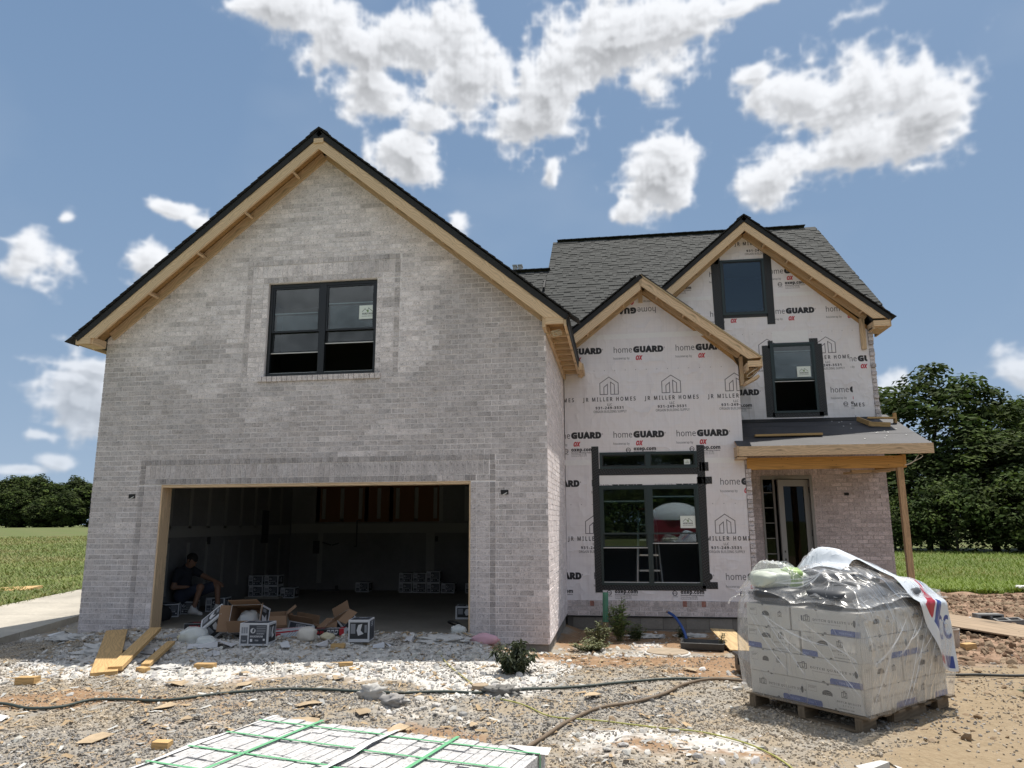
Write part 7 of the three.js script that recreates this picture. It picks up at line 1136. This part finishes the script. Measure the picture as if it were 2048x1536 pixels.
{
  const smin = (a, b, k) => { const h = Math.max(k - Math.abs(a - b), 0) / k; return Math.min(a, b) - h * h * k * 0.25; };
  const cap = (x, y, z, A, B, ra, rb) => { const bx = B[0] - A[0], by = B[1] - A[1], bz = B[2] - A[2], px = x - A[0], py = y - A[1], pz = z - A[2], t = clamp((px * bx + py * by + pz * bz) / (bx * bx + by * by + bz * bz)); return Math.hypot(px - bx * t, py - by * t, pz - bz * t) - mix(ra, rb, t); };
  const ell = (x, y, z, c, r) => { const a = (x - c[0]) / r[0], b = (y - c[1]) / r[1], d = (z - c[2]) / r[2], l = Math.hypot(a, b, d); return l < 1e-6 ? -Math.min(...r) : (l - 1) * Math.min(...r) * 1.15; };
  const field = (bones, k) => (x, y, z) => { let d = 9; for (const [A, B, ra, rb] of bones) d = smin(d, cap(x, y, z, A, B, ra, rb), k); return d; };
  // joints in the garage's own metres, the seat at (-6.62, 0.42, -1.82); the person faces right and looks down
  const hipN = [-6.60, 0.50, -1.72], hipF = [-6.60, 0.50, -1.92], waist = [-6.66, 0.66, -1.82], chest = [-6.66, 0.86, -1.82], neck0 = [-6.60, 0.98, -1.82], neck1 = [-6.56, 1.03, -1.815], head = [-6.515, 1.10, -1.81];
  const shN = [-6.65, 0.93, -1.65], shF = [-6.60, 0.93, -2.0], elN = [-6.68, 0.66, -1.58], wrN = [-6.46, 0.66, -1.66], elF = [-6.36, 0.80, -2.05], wrF = [-6.13, 0.735, -1.99];
  const knN = [-6.22, 0.66, -1.66], knF = [-6.10, 0.68, -2.0], anN = [-6.30, 0.29, -1.62], anF = [-6.06, 0.29, -1.99];
  const arms = [[shN, elN, 0.05, 0.042], [elN, wrN, 0.04, 0.027], [shF, elF, 0.05, 0.042], [elF, wrF, 0.04, 0.027]], legs = [[hipN, knN, 0.085, 0.058], [knN, anN, 0.055, 0.035], [hipF, knF, 0.085, 0.058], [knF, anF, 0.055, 0.035]];
  const torso = [[hipN, hipF, 0.11, 0.11], [[-6.61, 0.52, -1.82], waist, 0.13, 0.125], [waist, chest, 0.125, 0.14], [[-6.65, 0.90, -1.70], [-6.63, 0.90, -1.94], 0.085, 0.085], [chest, neck0, 0.11, 0.055]];
  const add = (a, b) => a.map((v, i) => v + b[i]);
  const hand = (w, d, side, down) => { // palm from the wrist along d, five bent fingers
    const D = V(...d).normalize(), S = V(...side).normalize(), N = V(...down).normalize(), at = (a, b, c) => [w[0] + D.x * a + S.x * b + N.x * c, w[1] + D.y * a + S.y * b + N.y * c, w[2] + D.z * a + S.z * b + N.z * c], out = [[at(0, 0, 0), at(0.03, 0, 0), 0.026, 0.022]];
    for (let k = 0; k < 4; k++) { const o = -0.03 + k * 0.02, l = [0.062, 0.075, 0.08, 0.07][k]; out.push([at(0.02, o * 0.7, 0), at(0.085, o, 0.004), 0.013, 0.011], [at(0.085, o, 0.004), at(0.085 + l * 0.45, o * 1.05, 0.02), 0.0095, 0.009], [at(0.085 + l * 0.45, o * 1.05, 0.02), at(0.085 + l * 0.72, o * 1.05, 0.055), 0.009, 0.008]); }
    out.push([at(0.02, 0.028, 0.004), at(0.055, 0.058, 0.016), 0.013, 0.011], [at(0.055, 0.058, 0.016), at(0.085, 0.062, 0.03), 0.0105, 0.009]); return out;
  };
  const handF = hand(wrF, [0.9, -0.25, 0], [0, 0, 1], [0.2, -1, 0]), handN = hand(wrN, [0.95, -0.1, -0.2], [0.2, 0, -1], [0, -1, 0]);
  const body0 = field([...torso, ...arms, ...legs, [neck0, neck1, 0.055, 0.05], [neck1, head, 0.05, 0.05]], 0.03);
  const dirF = V(0.80, -0.58, 0.14).normalize(), upH = V(0.58, 0.80, 0).normalize(), rtH = dirF.clone().cross(upH).normalize();
  const hl = (a, b, c) => [head[0] + dirF.x * a + upH.x * b + rtH.x * c, head[1] + dirF.y * a + upH.y * b + rtH.y * c, head[2] + dirF.z * a + upH.z * b + rtH.z * c];
  const headF = (x, y, z) => { const dx = x - head[0], dy = y - head[1], dz = z - head[2], a = dx * dirF.x + dy * dirF.y + dz * dirF.z, b = dx * upH.x + dy * upH.y + dz * upH.z, c = dx * rtH.x + dy * rtH.y + dz * rtH.z;
    let d = ell(a, b, c, [-0.005, 0.025, 0], [0.098, 0.095, 0.076]); d = smin(d, ell(a, b, c, [0.03, -0.05, 0], [0.065, 0.075, 0.056]), 0.03); d = smin(d, cap(a, b, c, [0.085, 0.02, 0], [0.112, -0.02, 0], 0.009, 0.014), 0.015);
    d = smin(d, ell(a, b, c, [0.083, -0.057, 0], [0.014, 0.008, 0.024]), 0.008); for (const s of [-1, 1]) { d = Math.max(d, -(Math.hypot(a - 0.098, b - 0.012, c - s * 0.03) - 0.014)); d = Math.min(d, Math.hypot(a - 0.082, b - 0.012, c - s * 0.03) - 0.012); d = smin(d, ell(a, b, c, [-0.005, -0.0, s * 0.078], [0.02, 0.033, 0.009]), 0.006); } return d; };
  const t = thing('person', 'person in dark shirt, shorts and white shoes sitting hunched on cartons in the garage', 'person');
  const skinM = std([0.23, 0.125, 0.08], { roughness: 0.6 });
  const skinParts = [nets(body0, [-6.9, 0.2, -2.2], [-5.9, 1.2, -1.45], 0.012), nets((x, y, z) => smin(headF(x, y, z), cap(x, y, z, neck0, neck1, 0.055, 0.05), 0.02), [-6.72, 0.94, -1.96], [-6.34, 1.25, -1.66], 0.005), nets(field(handF, 0.008), [-6.2, 0.6, -2.1], [-5.92, 0.8, -1.88], 0.004), nets(field(handN, 0.008), [-6.52, 0.52, -1.82], [-6.24, 0.74, -1.56], 0.004)];
  put('body', mergeGeometries(skinParts), skinM, t);
  put('shirt', nets(field([...torso.map(([a, b, c, d]) => [a, b, c + 0.014, d + 0.014]), [shN, [-6.67, 0.78, -1.61], 0.068, 0.064], [shF, [-6.47, 0.86, -2.03], 0.068, 0.062]], 0.035), [-6.95, 0.34, -2.25], [-6.3, 1.1, -1.4], 0.012), std([0.018, 0.02, 0.028], { roughness: 0.9 }), t);
  put('shorts', nets(field([[hipN, hipF, 0.128, 0.128], [hipN, [-6.30, 0.625, -1.675], 0.108, 0.09], [hipF, [-6.20, 0.64, -1.98], 0.108, 0.09]], 0.03), [-6.8, 0.3, -2.2], [-6.05, 0.8, -1.5], 0.012), std([0.03, 0.036, 0.06], { roughness: 0.9 }), t);
  for (const an of [anN, anF]) { const k = an === anN ? 0.04 : 0; put('shoe', nets((x, y, z) => Math.max(field([[[an[0] - 0.05, 0.25, an[2]], [an[0] + 0.03, 0.27, an[2]], 0.042, 0.048], [[an[0] + 0.02, 0.255, an[2]], [an[0] + 0.17, 0.228, an[2] + k], 0.046, 0.034], [[an[0] - 0.02, 0.27, an[2]], [an[0] - 0.01, 0.325, an[2]], 0.046, 0.044]], 0.03)(x, y, z), 0.205 - y), [an[0] - 0.14, 0.19, an[2] - 0.1], [an[0] + 0.25, 0.4, an[2] + 0.13], 0.008), std([0.62, 0.61, 0.6], { roughness: 0.7 }), t); }
  put('hair', nets((x, y, z) => { const dx = x - head[0], dy = y - head[1], dz = z - head[2], a = dx * dirF.x + dy * dirF.y + dz * dirF.z, b = dx * upH.x + dy * upH.y + dz * upH.z, c = dx * rtH.x + dy * rtH.y + dz * rtH.z; return Math.max(ell(a, b, c, [-0.012, 0.032, 0], [0.107, 0.102, 0.085]) + 0.006 * (fbm3(a * 50, b * 50, c * 50, 2, 3) - 0.5), -(b - 0.015 + a * 0.25 + (a > 0.03 ? -0.045 : 0.03)) ); }, [-6.75, 0.94, -2.0], [-6.3, 1.28, -1.6], 0.006), std([0.012, 0.01, 0.009], { roughness: 0.8 }), t);
  const ph = new MB(4); ph.box(0, 0, 0, 0.075, 0.008, 0.15); const po = ph.build('phone', std([0.015, 0.015, 0.017], { roughness: 0.3 }), scene); po.position.set(-6.34, 0.69, -1.72); po.rotation.set(0.1, 0.4, 0.35); tag(po, 'dark phone held over the lap of the seated person', 'phone');
}
renderer.render(scene, camera);
